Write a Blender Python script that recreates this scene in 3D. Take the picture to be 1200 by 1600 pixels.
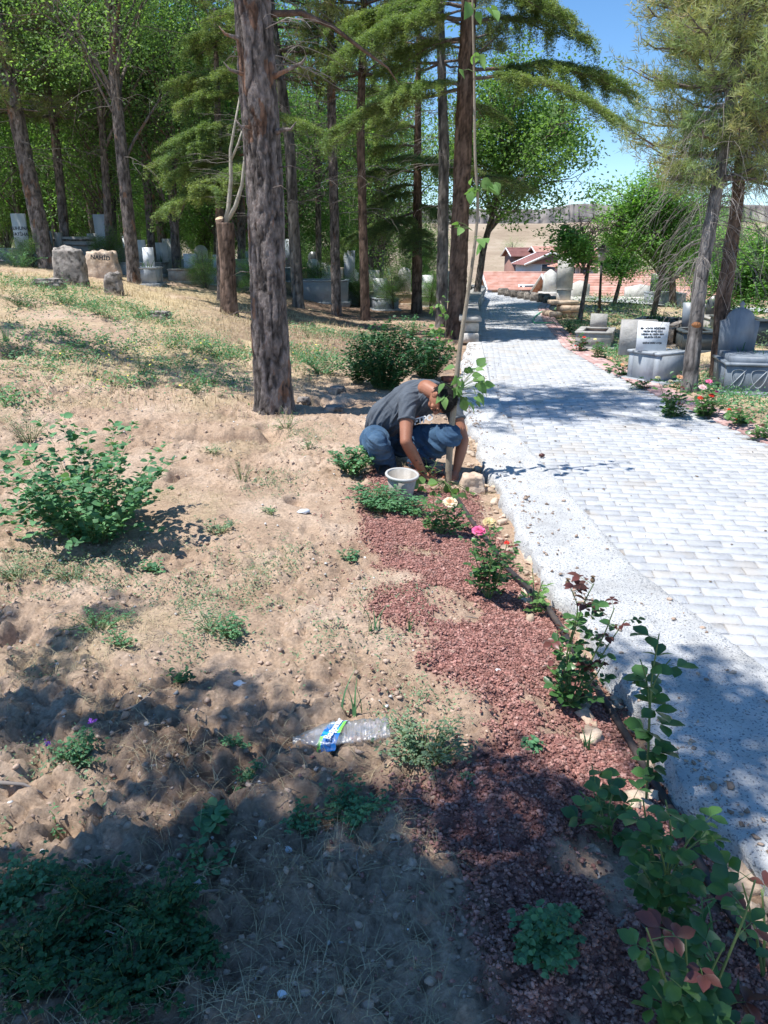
import bpy, bmesh, math, random
import numpy as np
from mathutils import Vector, Matrix, Quaternion, noise as mnoise
R = math.radians
random.seed(7)
rng = np.random.default_rng(11)
scene = bpy.context.scene
for o in list(bpy.data.objects): bpy.data.objects.remove(o)
COL = scene.collection

# ------------------------------------------------------------------ camera
CAMH = 1.6
PITCH = R(19.3)
FPX = 1155.0                      # focal length in photo pixels (1200 x 1600)
cam_d = bpy.data.cameras.new("camera")
cam = bpy.data.objects.new("camera", cam_d); COL.objects.link(cam)
cam.location = (0, 0, CAMH); cam.rotation_euler = (R(90) - PITCH, 0, 0)
cam_d.sensor_fit = 'VERTICAL'; cam_d.sensor_height = 36.0; cam_d.sensor_width = 27.0
cam_d.lens = 36.0 * FPX / 1600.0
cam_d.clip_start = 0.05; cam_d.clip_end = 3000
scene.camera = cam

# ------------------------------------------------------------------ light
SUN_EL = R(66.0)
SUN_DIR = Vector((-0.40, -0.12, 0)).normalized() * math.cos(SUN_EL) + Vector((0, 0, math.sin(SUN_EL)))   # towards the sun
world = bpy.data.worlds.new("World"); scene.world = world; world.use_nodes = True
wn = world.node_tree.nodes; wl = world.node_tree.links; wn.clear()
sky = wn.new('ShaderNodeTexSky'); sky.sky_type = 'NISHITA'; sky.sun_disc = False
sky.sun_elevation = SUN_EL; sky.sun_rotation = math.atan2(SUN_DIR.x, SUN_DIR.y)
sky.air_density = 1.0; sky.dust_density = 0.0; sky.ozone_density = 2.0; sky.altitude = 1800
bg = wn.new('ShaderNodeBackground'); bg.inputs[1].default_value = 0.138
wo = wn.new('ShaderNodeOutputWorld')
shs = wn.new('ShaderNodeHueSaturation'); shs.inputs['Saturation'].default_value = 1.2; shs.inputs['Hue'].default_value = .499; wl.new(sky.outputs[0], shs.inputs['Color']); wl.new(shs.outputs[0], bg.inputs[0]); wl.new(bg.outputs[0], wo.inputs[0])
sl = bpy.data.lights.new("sun", 'SUN'); sl.energy = 4.7; sl.angle = R(0.53); sl.color = (1.0, 0.965, 0.91)
sun = bpy.data.objects.new("sun", sl); COL.objects.link(sun)
sun.rotation_euler = SUN_DIR.to_track_quat('Z', 'Y').to_euler()
scene.view_settings.view_transform = 'Standard'; scene.view_settings.look = 'None'
scene.view_settings.exposure = 0.58; scene.view_settings.gamma = 1.0
scene.render.resolution_x = 768; scene.render.resolution_y = 1024
scene.render.engine = 'CYCLES'
try:
    scene.cycles.max_bounces = 6; scene.cycles.diffuse_bounces = 3; scene.cycles.transparent_max_bounces = 8
except Exception: pass

# ------------------------------------------------------------------ helpers: noise, terrain, rays
def _hash(ix, iy, seed):
    n = (ix.astype(np.int64) * 374761393 + iy.astype(np.int64) * 668265263 + seed * 974711) & 0x7fffffff
    n = ((n ^ (n >> 13)) * 1274126177) & 0x7fffffff
    n = (n ^ (n >> 16)) & 0xffff
    return n / 65535.0
def vnoise(x, y, seed=0):
    x = np.asarray(x, float); y = np.asarray(y, float)
    ix = np.floor(x); iy = np.floor(y); fx = x - ix; fy = y - iy
    fx = fx * fx * (3 - 2 * fx); fy = fy * fy * (3 - 2 * fy)
    a = _hash(ix, iy, seed); b = _hash(ix + 1, iy, seed); c = _hash(ix, iy + 1, seed); d = _hash(ix + 1, iy + 1, seed)
    return (a + (b - a) * fx) * (1 - fy) + (c + (d - c) * fx) * fy
def fbm(x, y, seed=0, octaves=4, gain=0.5):
    s = 0; amp = 1.0; tot = 0
    for k in range(octaves):
        s = s + amp * vnoise(np.asarray(x) * 2**k + 17.3 * k, np.asarray(y) * 2**k + 9.1 * k, seed + k); tot += amp; amp *= gain
    return s / tot
def worley(x, y, seed=0):
    """distances to the nearest and second nearest jittered cell points"""
    x = np.asarray(x, float); y = np.asarray(y, float); ix = np.floor(x); iy = np.floor(y); f1 = np.full(x.shape, 9.); f2 = np.full(x.shape, 9.); hh = np.zeros(x.shape)
    for a in (-1, 0, 1):
        for b in (-1, 0, 1):
            cx = ix + a; cy = iy + b; d = np.hypot(cx + _hash(cx, cy, seed) - x, cy + _hash(cx, cy, seed + 7) - y); h = _hash(cx, cy, seed + 13)
            nearer = d < f1; f2 = np.where(nearer, f1, np.minimum(f2, d)); hh = np.where(nearer, h, hh); f1 = np.where(nearer, d, f1)
    return f1, f2, hh
def sstep(a, b, x):
    t = np.clip((np.asarray(x, float) - a) / (b - a), 0, 1); return t * t * (3 - 2 * t)
# path edges (Y -> X)
PL_Y = [-3, 0, 1.6, 2.56, 3.54, 5.1, 6.7, 9.56, 13, 16, 19.3, 24, 27.3, 30, 33]
PL_X = [1.75, 1.75, 1.68, 1.50, 1.30, 1.25, 1.19, 1.36, 1.70, 1.98, 2.35, 3.05, 3.6, 3.7, 3.2]
PR_Y = [-3, 3, 5, 6.88, 8.63, 10.7, 13.3, 18, 23.2, 27, 30, 33]
PR_X = [4.0, 3.85, 3.72, 3.63, 3.53, 3.47, 3.52, 4.15, 5.0, 6.0, 6.6, 6.6]
CL_Y = [-3, 0, 1.54, 1.84, 2.5, 3.5, 5.3, 7.6, 9.56, 12, 13.9]
CL_X = [1.2, 1.15, 1.03, 0.95, 0.89, 0.83, 0.81, 0.82, 0.98, 1.28, 1.55]
def pl(y): return np.interp(y, PL_Y, PL_X)
def pr(y): return np.interp(y, PR_Y, PR_X)
def cl(y): return np.interp(y, CL_Y, CL_X)
def softplus(t, s=0.5): return s * np.log1p(np.exp(np.clip(np.asarray(t, float) / s, -40, 40)))
def base_h(x, y):
    x = np.asarray(x, float); y = np.asarray(y, float)
    k = 0.05 + 0.19 * sstep(3.5, 13, y)
    hl = k * softplus(-x - 1.0, 0.6)
    hl = 1.9 * (1 - np.exp(-hl / 1.9 * 1.15))
    r = softplus(x - (pr(y) + 0.6), 0.4)
    hr = -0.045 * np.minimum(r, 14)
    far = -6.0 * sstep(31, 62, y) * sstep(-14, -2, x + 0 * y)
    far = far - 1.5 * sstep(45, 90, y) * sstep(-2, -14, x)
    ridge = 21.0 * sstep(170, 430, y) + 4 * fbm(x / 60.0, y / 60.0, 5, 3) * sstep(120, 260, y)
    return hl + hr + far + ridge * sstep(120, 200, y)
PITS = []
def fine_h(x, y):
    """clods and hollows of dug soil"""
    near = 1 - sstep(14, 30, y)
    pathm = sstep(0.05, -0.25, x - (cl(np.minimum(y, 13.9)) if True else 0)) + sstep(0.0, 0.4, x - pr(y))
    pathm = np.clip(pathm, 0, 1)
    h = 0.10 * (fbm(x * 0.9, y * 0.9, 21, 3) - .5)
    m = fbm(x * 2.6, y * 2.6, 33, 4)
    h = h + 0.10 * (np.abs(m - .5) * 2) ** 0.8 * (fbm(x * .7, y * .7, 8, 2))
    cl_ = fbm(x * 9, y * 9, 44, 4, .6)
    rough = sstep(.35, .65, fbm(x * 1.1 + 4, y * 1.1, 51, 2)) * sstep(0.3, -0.5, x) + .8 * sstep(3.0, 2.2, y) * sstep(.9, .3, x)
    vx = fbm(x * 16, y * 16, 66, 3); crk = np.clip(1 - np.abs(vx - .5) * 9, 0, 1)
    h = h + (0.020 + 0.052 * rough + .03 * sstep(2.6, 2.0, y)) * (cl_ - .5) + 0.014 * (fbm(x * 30, y * 30, 61, 3) - .5) * (0.5 + rough) - .014 * crk * (.3 + rough)
    wx = x + .05 * (fbm(x * 12, y * 12, 3, 2) - .5); wy = y + .05 * (fbm(x * 12, y * 12, 4, 2) - .5)
    for sc, amp, sd in ((9.0, .019, 81), (22.0, .010, 82)):
        f1, f2, hc = worley(wx * sc, wy * sc, sd); h = h + amp * (.15 + .85 * np.minimum(rough, 1)) * (sstep(0, .35, f2 - f1) * (.35 + hc) - .45)
    for (qx, qy, qr, qd) in PITS: h = h - qd * sstep(1.0, .55, np.hypot(x - qx, (y - qy) * 1.2) / qr + .5 * (fbm(x * 14, y * 14, 6, 2) - .5))
    pit = sstep(.70, .80, fbm(x * 1.9 + 7, y * 1.9 + 3, 71, 3)) * sstep(0, -.8, x)
    h = h - 0.11 * pit
    return h * near * pathm
def terrain(x, y):
    x = np.asarray(x, float); y = np.asarray(y, float)
    h = base_h(x, y) + fine_h(x, y)
    # gentle fall towards the foot of the concrete strip, and a flat bed under the paving
    t = sstep(.55, .0, np.abs(x - cl(np.minimum(y, 13.9)) + .12)) * (y < 14.5)
    h = h - 0.05 * t
    inpath = sstep(-0.10, -0.02, -(np.maximum((cl(np.minimum(y, 13.9)) + .14) - x, x - (pr(y) - .12)))*-1 * -1) if False else None
    lo = np.where(y < 14, cl(np.minimum(y, 13.9)) + .10, pl(y) - .25)
    ins = np.clip(np.minimum((x - lo) / .06, ((pr(y) - .03) - x) / .06), 0, 1) * (y < 33)
    h = h * (1 - ins) + (-0.08) * ins
    return h
CP, SP = math.cos(PITCH), math.sin(PITCH)
def ray(px, py):
    u = (px - 600) / FPX; v = (800 - py) / FPX
    return Vector((u, CP + v * SP, -SP + v * CP))
def atY(px, py, Y):
    d = ray(px, py); t = Y / d.y
    return Vector((d.x * t, Y, CAMH + d.z * t))
def hit(px, py, fun=None, tmax=400):
    """where the ray through a photo pixel meets the ground"""
    fun = fun or base_h; d = ray(px, py); t = 0.5
    while t < tmax:
        p = d * t
        if CAMH + p.z <= float(fun(p.x, p.y)): break
        t *= 1.01
    a, b = t / 1.01, t
    for _ in range(18):
        m = (a + b) / 2; p = d * m
        if CAMH + p.z <= float(fun(p.x, p.y)): b = m
        else: a = m
    p = d * b
    return Vector((p.x, p.y, CAMH + p.z))
def fhit(px, py):
    """foot on the crest at the left, where the ray only grazes the ground"""
    p = hit(px, py)
    if p.y > 20 and px < 260: p = atY(px, py, 17.5 + (412 - py) * .07)
    p.z = float(terrain(p.x, p.y)); return p
def gz(x, y): return float(terrain(x, y))
def ghit(px, py):
    p = hit(px, py); p.z = gz(p.x, p.y); return p
def ppm(p):
    """photo pixels per metre at a point"""
    return FPX / (p.y * CP - (p.z - CAMH) * SP)

for a_, b_, w_, d_ in ((245, 858, 34, .07), (200, 668, 26, .07), (70, 615, 20, .06), (20, 990, 60, .10), (55, 985, 22, .07), (140, 968, 40, .05), (110, 1300, 40, .06), (400, 770, 24, .04), (500, 630, 70, .10), (150, 1290, 30, .06)):
    q_ = hit(a_, b_); PITS.append((q_.x, q_.y, w_ / ppm(q_), d_))

# ------------------------------------------------------------------ helpers: objects
def tag(o, label=None, cat=None, group=None, kind=None):
    if label: o["label"] = label
    if cat: o["category"] = cat
    if group: o["group"] = group
    if kind: o["kind"] = kind
    return o
def empty(name, loc, label=None, cat=None, group=None):
    o = bpy.data.objects.new(name, None); COL.objects.link(o); o.location = loc
    o.empty_display_size = .2
    return tag(o, label, cat, group)
class MB:
    """collects verts / polygons / per-vertex tint, linked as ONE mesh object"""
    def __init__(s): s.V = []; s.F = []; s.T = []; s.n = 0; s.mi = []
    def add(s, V, F, tint=1.0, mi=0):
        V = np.asarray(V, float).reshape(-1, 3); F = np.asarray(F)
        s.V.append(V); s.F.append((F + s.n, mi)); s.n += len(V)
        t = np.asarray(tint, float); s.T.append(np.full(len(V), float(t)) if t.ndim == 0 else t)
    def build(s, name, mats, parent=None, smooth=False, origin=None, local=False, attrs=None):
        V = np.concatenate(s.V) if s.V else np.zeros((0, 3))
        off = np.zeros(3)
        if parent is not None and not local:
            p = parent; off = np.array(p.location)
            while p.parent is not None: p = p.parent; off = off + np.array(p.location)
        if origin is not None: off = off + np.array(origin)
        V = V - off
        me = bpy.data.meshes.new(name)
        loops = []; starts = []; tot = []; mis = []; c = 0
        for F, mi in s.F:
            if F.size == 0: continue
            k = F.shape[1]; loops.append(F.reshape(-1)); m = F.shape[0]
            starts.append(c + np.arange(m) * k); tot.append(np.full(m, k)); mis.append(np.full(m, mi)); c += m * k
        loops = np.concatenate(loops); starts = np.concatenate(starts); tot = np.concatenate(tot); mis = np.concatenate(mis)
        me.vertices.add(len(V)); me.vertices.foreach_set('co', V.astype(np.float32).ravel())
        me.loops.add(len(loops)); me.loops.foreach_set('vertex_index', loops.astype(np.int32))
        me.polygons.add(len(starts)); me.polygons.foreach_set('loop_start', starts.astype(np.int32))
        try: me.polygons.foreach_set('loop_total', tot.astype(np.int32))
        except Exception: pass
        me.polygons.foreach_set('material_index', mis.astype(np.int32))
        if smooth: me.polygons.foreach_set('use_smooth', np.ones(len(starts), bool))
        a = me.attributes.new('tint', 'FLOAT', 'POINT'); a.data.foreach_set('value', np.concatenate(s.T).astype(np.float32))
        for an, av in (attrs or {}).items():
            a = me.attributes.new(an, 'FLOAT', 'POINT'); a.data.foreach_set('value', np.asarray(av).astype(np.float32))
        me.update(calc_edges=True)
        for m in (mats if isinstance(mats, (list, tuple)) else [mats]): me.materials.append(m)
        o = bpy.data.objects.new(name, me); COL.objects.link(o)
        if parent is not None: o.parent = parent
        if origin is not None: o.location = origin
        return o
    def box(s, c, size, rz=0.0, tint=1.0, taper=1.0, mi=0, bev=0.0):
        hx, hy, hz = size[0] / 2, size[1] / 2, size[2] / 2
        b = min(bev, hx * .9, hy * .9, hz * .9)
        ca, sa = math.cos(rz), math.sin(rz)
        if b <= 0:
            V = [(sx * hx * (taper if sz > 0 else 1), sy * hy * (taper if sz > 0 else 1), sz * hz) for sz in (-1, 1) for sy in (-1, 1) for sx in (-1, 1)]
            F = [(0, 2, 3, 1), (4, 5, 7, 6), (0, 1, 5, 4), (1, 3, 7, 5), (3, 2, 6, 7), (2, 0, 4, 6)]
        else:
            V = []; F = []
            def ring(x, y, z, t=1):
                i = len(V); V.extend([(-x * t, -y * t, z), (x * t, -y * t, z), (x * t, y * t, z), (-x * t, y * t, z)]); return i
            rs = [ring(hx - b, hy - b, -hz), ring(hx, hy, -hz + b), ring(hx, hy, hz - b, taper), ring(hx - b, hy - b, hz, taper)]
            F.append((rs[0] + 3, rs[0] + 2, rs[0] + 1, rs[0])); F.append((rs[3], rs[3] + 1, rs[3] + 2, rs[3] + 3))
            for a, bb in zip(rs, rs[1:]):
                for k in range(4): F.append((a + k, a + (k + 1) % 4, bb + (k + 1) % 4, bb + k))
        V = np.array(V); W = V.copy()
        W[:, 0] = V[:, 0] * ca - V[:, 1] * sa + c[0]; W[:, 1] = V[:, 0] * sa + V[:, 1] * ca + c[1]; W[:, 2] = V[:, 2] + c[2]
        s.add(W, np.array(F), tint, mi); return s
    def tube(s, pts, rad, seg=6, tint=1.0, cap=True, mi=0):
        P = np.array([tuple(p) for p in pts], float); n = len(P)
        r = np.full(n, rad, float) if np.ndim(rad) == 0 else np.asarray(rad, float)
        T = np.gradient(P, axis=0); T /= (np.linalg.norm(T, axis=1)[:, None] + 1e-9)
        ref = np.array([0, 0, 1.0]) if abs(T[0][2]) < .9 else np.array([1.0, 0, 0])
        V = np.zeros((n, seg, 3)); a = np.linspace(0, 2 * np.pi, seg, endpoint=False)
        for i in range(n):
            u = np.cross(T[i], ref); u /= (np.linalg.norm(u) + 1e-9); w = np.cross(u, T[i]); ref = w
            V[i] = P[i] + r[i] * (np.cos(a)[:, None] * u + np.sin(a)[:, None] * w)
        idx = np.arange(n * seg).reshape(n, seg)
        F = np.stack([idx[:-1], np.roll(idx[:-1], -1, 1), np.roll(idx[1:], -1, 1), idx[1:]], -1).reshape(-1, 4)
        s.add(V.reshape(-1, 3), F, tint, mi)
        if cap:
            s.F.append((idx[0][::-1][None] + s.n - n * seg, mi)); s.F.append((idx[-1][None] + s.n - n * seg, mi))
        return s
    def lathe(s, prof, c, seg=24, tint=1.0, mi=0, axis=None):
        a = np.linspace(0, 2 * np.pi, seg, endpoint=False); n = len(prof)
        V = np.array([[(r * math.cos(t), r * math.sin(t), z) for t in a] for r, z in prof]).reshape(-1, 3)
        if axis is not None:
            q = Vector((0, 0, 1)).rotation_difference(Vector(axis)); M3 = np.array(q.to_matrix()); V = V @ M3.T
        idx = np.arange(n * seg).reshape(n, seg)
        F = np.stack([idx[:-1], np.roll(idx[:-1], -1, 1), np.roll(idx[1:], -1, 1), idx[1:]], -1).reshape(-1, 4)
        s.add(V + np.array(c), F, tint, mi); return s
    def prism(s, poly, c, depth, rz=0.0, tint=1.0, mi=0):
        """outline in local x,z extruded along local y"""
        n = len(poly); ca, sa = math.cos(rz), math.sin(rz); V = []
        for y in (-depth / 2, depth / 2):
            for x, z in poly: V.append((x * ca - y * sa + c[0], x * sa + y * ca + c[1], z + c[2]))
        s.add(V, np.array([list(range(n))]), tint, mi); b = s.n - 2 * n
        s.F.append((np.array([[b + n + k for k in range(n)][::-1]]), mi))
        s.F.append((np.array([(b + k, b + n + k, b + n + (k + 1) % n, b + (k + 1) % n) for k in range(n)]), mi))
        return s

# ------------------------------------------------------------------ helpers: materials
def lin(c):
    return tuple(((v / 255) / 12.92 if v / 255 <= .04045 else (((v / 255) + .055) / 1.055) ** 2.4) for v in c)
def mat(name, cols, scale=5.0, rough=0.85, bump=0.0, bscale=None, stretch=(1, 1, 1), detail=6, spec=0.3, tint=True,
        trans=0.0, sub_cols=None, sub_scale=40, sub_amt=0.4, voro=False, contrast=(.3, .7)):
    """cols: list of linear RGB stops over a noise; tint attribute multiplies (natural variation of the thing itself)"""
    m = bpy.data.materials.new(name); m.use_nodes = True; nt = m.node_tree; N = nt.nodes; L = nt.links; N.clear()
    out = N.new('ShaderNodeOutputMaterial'); b = N.new('ShaderNodeBsdfPrincipled')
    b.inputs['Roughness'].default_value = rough; b.inputs['Specular IOR Level'].default_value = spec
    tc = N.new('ShaderNodeTexCoord'); mp = N.new('ShaderNodeMapping'); mp.inputs['Scale'].default_value = stretch
    L.new(tc.outputs['Object'], mp.inputs[0])
    ns = N.new('ShaderNodeTexNoise'); ns.inputs['Scale'].default_value = scale; ns.inputs['Detail'].default_value = detail; ns.inputs['Roughness'].default_value = .62
    L.new(mp.outputs[0], ns.inputs[0])
    cr = N.new('ShaderNodeValToRGB'); e = cr.color_ramp.elements
    n = len(cols); lo, hi = contrast
    e[0].position = lo; e[0].color = (*cols[0], 1); e[1].position = hi; e[1].color = (*cols[-1], 1)
    for k in range(1, n - 1):
        x = e.new(lo + (hi - lo) * k / (n - 1)); x.color = (*cols[k], 1)
    L.new(ns.outputs[0], cr.inputs[0]); col = cr.outputs[0]
    if sub_cols:
        n2 = N.new('ShaderNodeTexNoise'); n2.inputs['Scale'].default_value = sub_scale; n2.inputs['Detail'].default_value = 4; L.new(mp.outputs[0], n2.inputs[0])
        r2 = N.new('ShaderNodeValToRGB'); r2.color_ramp.elements[0].position = .5 - sub_amt * .2; r2.color_ramp.elements[1].position = .62
        L.new(n2.outputs[0], r2.inputs[0])
        mx = N.new('ShaderNodeMix'); mx.data_type = 'RGBA'; L.new(r2.outputs[0], mx.inputs[0]); L.new(col, mx.inputs[6]); mx.inputs[7].default_value = (*sub_cols, 1); col = mx.outputs[2]
    if tint:
        at = N.new('ShaderNodeAttribute'); at.attribute_name = 'tint'
        hs = N.new('ShaderNodeHueSaturation'); L.new(at.outputs['Fac'], hs.inputs['Value']); L.new(col, hs.inputs['Color'])
        # hue drifts a little with the tint, towards yellow for the pale leaves
        mr = N.new('ShaderNodeMapRange'); mr.inputs[1].default_value = .5; mr.inputs[2].default_value = 1.5
        mr.inputs[3].default_value = .515 if trans > 0 else .5; mr.inputs[4].default_value = .48 if trans > 0 else .5
        L.new(at.outputs['Fac'], mr.inputs[0]); L.new(mr.outputs[0], hs.inputs['Hue']); col = hs.outputs[0]
    L.new(col, b.inputs['Base Color'])
    if bump > 0:
        bs = N.new('ShaderNodeTexVoronoi' if voro else 'ShaderNodeTexNoise'); bs.inputs['Scale'].default_value = bscale or scale * 3
        if not voro: bs.inputs['Detail'].default_value = 8; bs.inputs['Roughness'].default_value = .65
        L.new(mp.outputs[0], bs.inputs[0])
        bp = N.new('ShaderNodeBump'); bp.inputs['Strength'].default_value = min(1, bump); bp.inputs['Distance'].default_value = .02 * max(1, bump)
        L.new(bs.outputs[0], bp.inputs['Height']); L.new(bp.outputs[0], b.inputs['Normal'])
    if trans > 0:
        tr = N.new('ShaderNodeBsdfTranslucent'); g = N.new('ShaderNodeMix'); g.data_type = 'RGBA'; g.blend_type = 'MULTIPLY'; g.inputs[0].default_value = 1
        L.new(col, g.inputs[6]); g.inputs[7].default_value = (1.35, 1.5, .6, 1); L.new(g.outputs[2], tr.inputs[0])
        ms = N.new('ShaderNodeMixShader'); ms.inputs[0].default_value = trans
        L.new(b.outputs[0], ms.inputs[1]); L.new(tr.outputs[0], ms.inputs[2]); L.new(ms.outputs[0], out.inputs[0])
    else: L.new(b.outputs[0], out.inputs[0])
    return m
def C(*c): return tuple(c)
MT = {}
MT['bark'] = mat('bark', [C(.05, .04, .037), C(.13, .11, .10), C(.24, .205, .19), C(.15, .10, .08)], 16, .95, 2.2, 34, (1, 1, .38), sub_cols=C(.22, .13, .09), sub_scale=5, sub_amt=-.5)
MT['bark_grey'] = mat('bark_grey', [C(.05, .045, .045), C(.16, .145, .135), C(.27, .25, .235)], 8, .95, 1.2, 24, (1, 1, .2))
MT['bark_brown'] = mat('bark_brown', [C(.05, .032, .024), C(.15, .10, .075), C(.24, .165, .13)], 9, .95, 1.2, 30, (1, 1, .25))
MT['dead'] = mat('dead_twig', [C(.16, .135, .12), C(.32, .29, .27)], 6, .9)
MT['bare'] = mat('bare_limb', [C(.28, .25, .20), C(.42, .39, .33)], 9, .8, .3)
MT['cutwood'] = mat('cut_wood', [C(.50, .36, .22), C(.66, .52, .36)], 14, .8, .2, 60)
MT['leaf'] = mat('leaf_green', [C(.10, .19, .075), C(.17, .29, .11), C(.24, .37, .155)], 1.2, .6, trans=.5)
MT['leaf_bright'] = mat('leaf_bright', [C(.09, .21, .07), C(.16, .33, .10), C(.24, .40, .14)], 1.2, .5, trans=.45)
MT['leaf_dark'] = mat('leaf_dark', [C(.08, .16, .065), C(.15, .25, .10)], 1.2, .6, trans=.48)
MT['cedar'] = mat('cedar_needles', [C(.10, .17, .075), C(.19, .27, .105), C(.29, .34, .14)], 1.5, .7, trans=.3)
MT['pine'] = mat('pine_needles', [C(.08, .13, .05), C(.15, .19, .075), C(.24, .22, .10)], .9, .7, trans=.3)
MT['pine_brown'] = mat('pine_browned', [C(.17, .27, .12), C(.30, .35, .16), C(.46, .38, .21)], .8, .7, trans=.3, contrast=(.38, .62))
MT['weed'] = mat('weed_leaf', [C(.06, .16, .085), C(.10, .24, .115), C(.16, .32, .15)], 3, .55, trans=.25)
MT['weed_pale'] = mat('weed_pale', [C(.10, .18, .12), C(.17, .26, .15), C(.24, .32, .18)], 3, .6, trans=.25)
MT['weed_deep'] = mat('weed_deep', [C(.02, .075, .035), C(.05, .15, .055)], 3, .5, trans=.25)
MT['rose_leaf'] = mat('rose_leaf', [C(.03, .085, .035), C(.065, .16, .05), C(.10, .22, .06)], 9, .35, trans=.25, spec=.5)
MT['rose_red_leaf'] = mat('rose_young_leaf', [C(.09, .035, .03), C(.16, .06, .045)], 9, .4, trans=.25, spec=.5)
MT['sap_leaf'] = mat('sapling_leaf', [C(.11, .23, .07), C(.19, .33, .11)], 7, .5, trans=.35)
MT['stem'] = mat('stem_green', [C(.10, .16, .05), C(.16, .22, .08)], 9, .6)
MT['stem_brown'] = mat('stem_brown', [C(.14, .09, .05), C(.24, .17, .11)], 9, .7)
MT['sap_bark'] = mat('sapling_bark', [C(.22, .18, .13), C(.36, .31, .24)], 16, .8, .4, 50, (1, 1, .4))
MT['straw'] = mat('straw', [C(.42, .33, .19), C(.62, .52, .33)], 3, .8)
MT['stone'] = mat('stone', [C(.16, .14, .12), C(.32, .28, .25), C(.46, .42, .37)], 5, .9, 1.0, 14, sub_cols=C(.10, .09, .08), sub_scale=9, sub_amt=0)
MT['stone_tan'] = mat('stone_tan', [C(.36, .26, .19), C(.58, .45, .34), C(.70, .58, .46)], 5, .9, 1.0, 16)
MT['stone_white'] = mat('stone_white', [C(.45, .44, .42), C(.68, .67, .64)], 6, .8, .5, 20)
MT['marble_white'] = mat('marble_white', [C(.60, .63, .66), C(.80, .82, .84)], 2.2, .35, spec=.5)
MT['marble_grey'] = mat('marble_grey', [C(.24, .265, .29), C(.38, .41, .44), C(.30, .33, .36)], 3.5, .45, .15, 30, (1, 1, .5), spec=.5)
MT['marble_blue'] = mat('marble_blue', [C(.11, .135, .165), C(.19, .22, .26), C(.28, .32, .36)], 3, .4, .15, 30, (1.6, 1.6, .5), spec=.5)
MT['marble_dark'] = mat('marble_dark', [C(.04, .048, .052), C(.09, .105, .11)], 3, .35, spec=.5)
MT['concrete_old'] = mat('old_concrete', [C(.20, .19, .18), C(.36, .35, .33), C(.48, .46, .44)], 4, .9, .7, 18)
MT['ink'] = mat('ink', [C(.03, .035, .04)] * 2, 3, .6, tint=False)
MT['white_paint'] = mat('white_paint', [C(.70, .70, .70), C(.82, .82, .82)], 5, .6, tint=False)
# ================================================================== SETTING
# ---- ground: one sheet, fine near the camera, reaching the far ridge
def ground_axes():
    xs = [-4.2]
    while xs[-1] < 1.3: xs.append(xs[-1] + .0145)
    while xs[-1] < 9: xs.append(xs[-1] + .045)
    while xs[-1] < 600: xs.append(xs[-1] + max(.05, (xs[-1] - 8) * .07 + .05))
    left = [-4.2]
    while left[-1] > -16: left.append(left[-1] - .045)
    while left[-1] > -600: left.append(left[-1] - max(.05, (-left[-1] - 15) * .08 + .05))
    xs = left[1:][::-1] + xs
    ys = [.35]
    while ys[-1] < 45: ys.append(ys[-1] + max(.012, .0042 * ys[-1]))
    while ys[-1] < 1500: ys.append(ys[-1] * 1.02)
    back = [.35]
    while back[-1] > -60: back.append(back[-1] - max(.05, (-back[-1]) * .15))
    ys = back[1:][::-1] + ys
    return np.array(xs), np.array(ys)
# red volcanic gravel bed: outline given on the ground
RED_PX = [(600, 735), (560, 775), (568, 830), (590, 880), (645, 905), (600, 945), (650, 985), (630, 1035), (690, 1080), (752, 1115), (735, 1190),
          (640, 1255), (650, 1330), (720, 1400), (770, 1500), (780, 1640), (1290, 1640), (1210, 1480), (1130, 1370), (1060, 1260), (1010, 1180), (960, 1080), (905, 1000),
          (850, 945), (800, 880), (760, 820), (735, 775), (700, 740)]
RED = [hit(a, b).xy for a, b in RED_PX]
def poly_sd(x, y, poly):
    x = np.asarray(x, float); y = np.asarray(y, float)
    d = np.full(x.shape, 1e9); ins = np.zeros(x.shape, bool); n = len(poly)
    for i in range(n):
        ax, ay = poly[i]; bx, by = poly[(i + 1) % n]
        ex, ey = bx - ax, by - ay; wx, wy = x - ax, y - ay
        t = np.clip((wx * ex + wy * ey) / (ex * ex + ey * ey + 1e-12), 0, 1)
        d = np.minimum(d, np.hypot(wx - ex * t, wy - ey * t))
        c = ((ay > y) != (by > y)) & (x < (bx - ax) * (y - ay) / (by - ay + 1e-12) + ax)
        ins ^= c
    return np.where(ins, -d, d)
def red_mask(x, y):
    sd = poly_sd(x, y, RED)
    n = fbm(np.asarray(x) * 4.5, np.asarray(y) * 4.5, 90, 4) - .5
    m = sstep(.09, -.10, sd + n * .30)
    holes = sstep(.62, .72, fbm(np.asarray(x) * 3.1, np.asarray(y) * 3.1, 95, 4))
    return m * (1 - .9 * holes)
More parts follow.
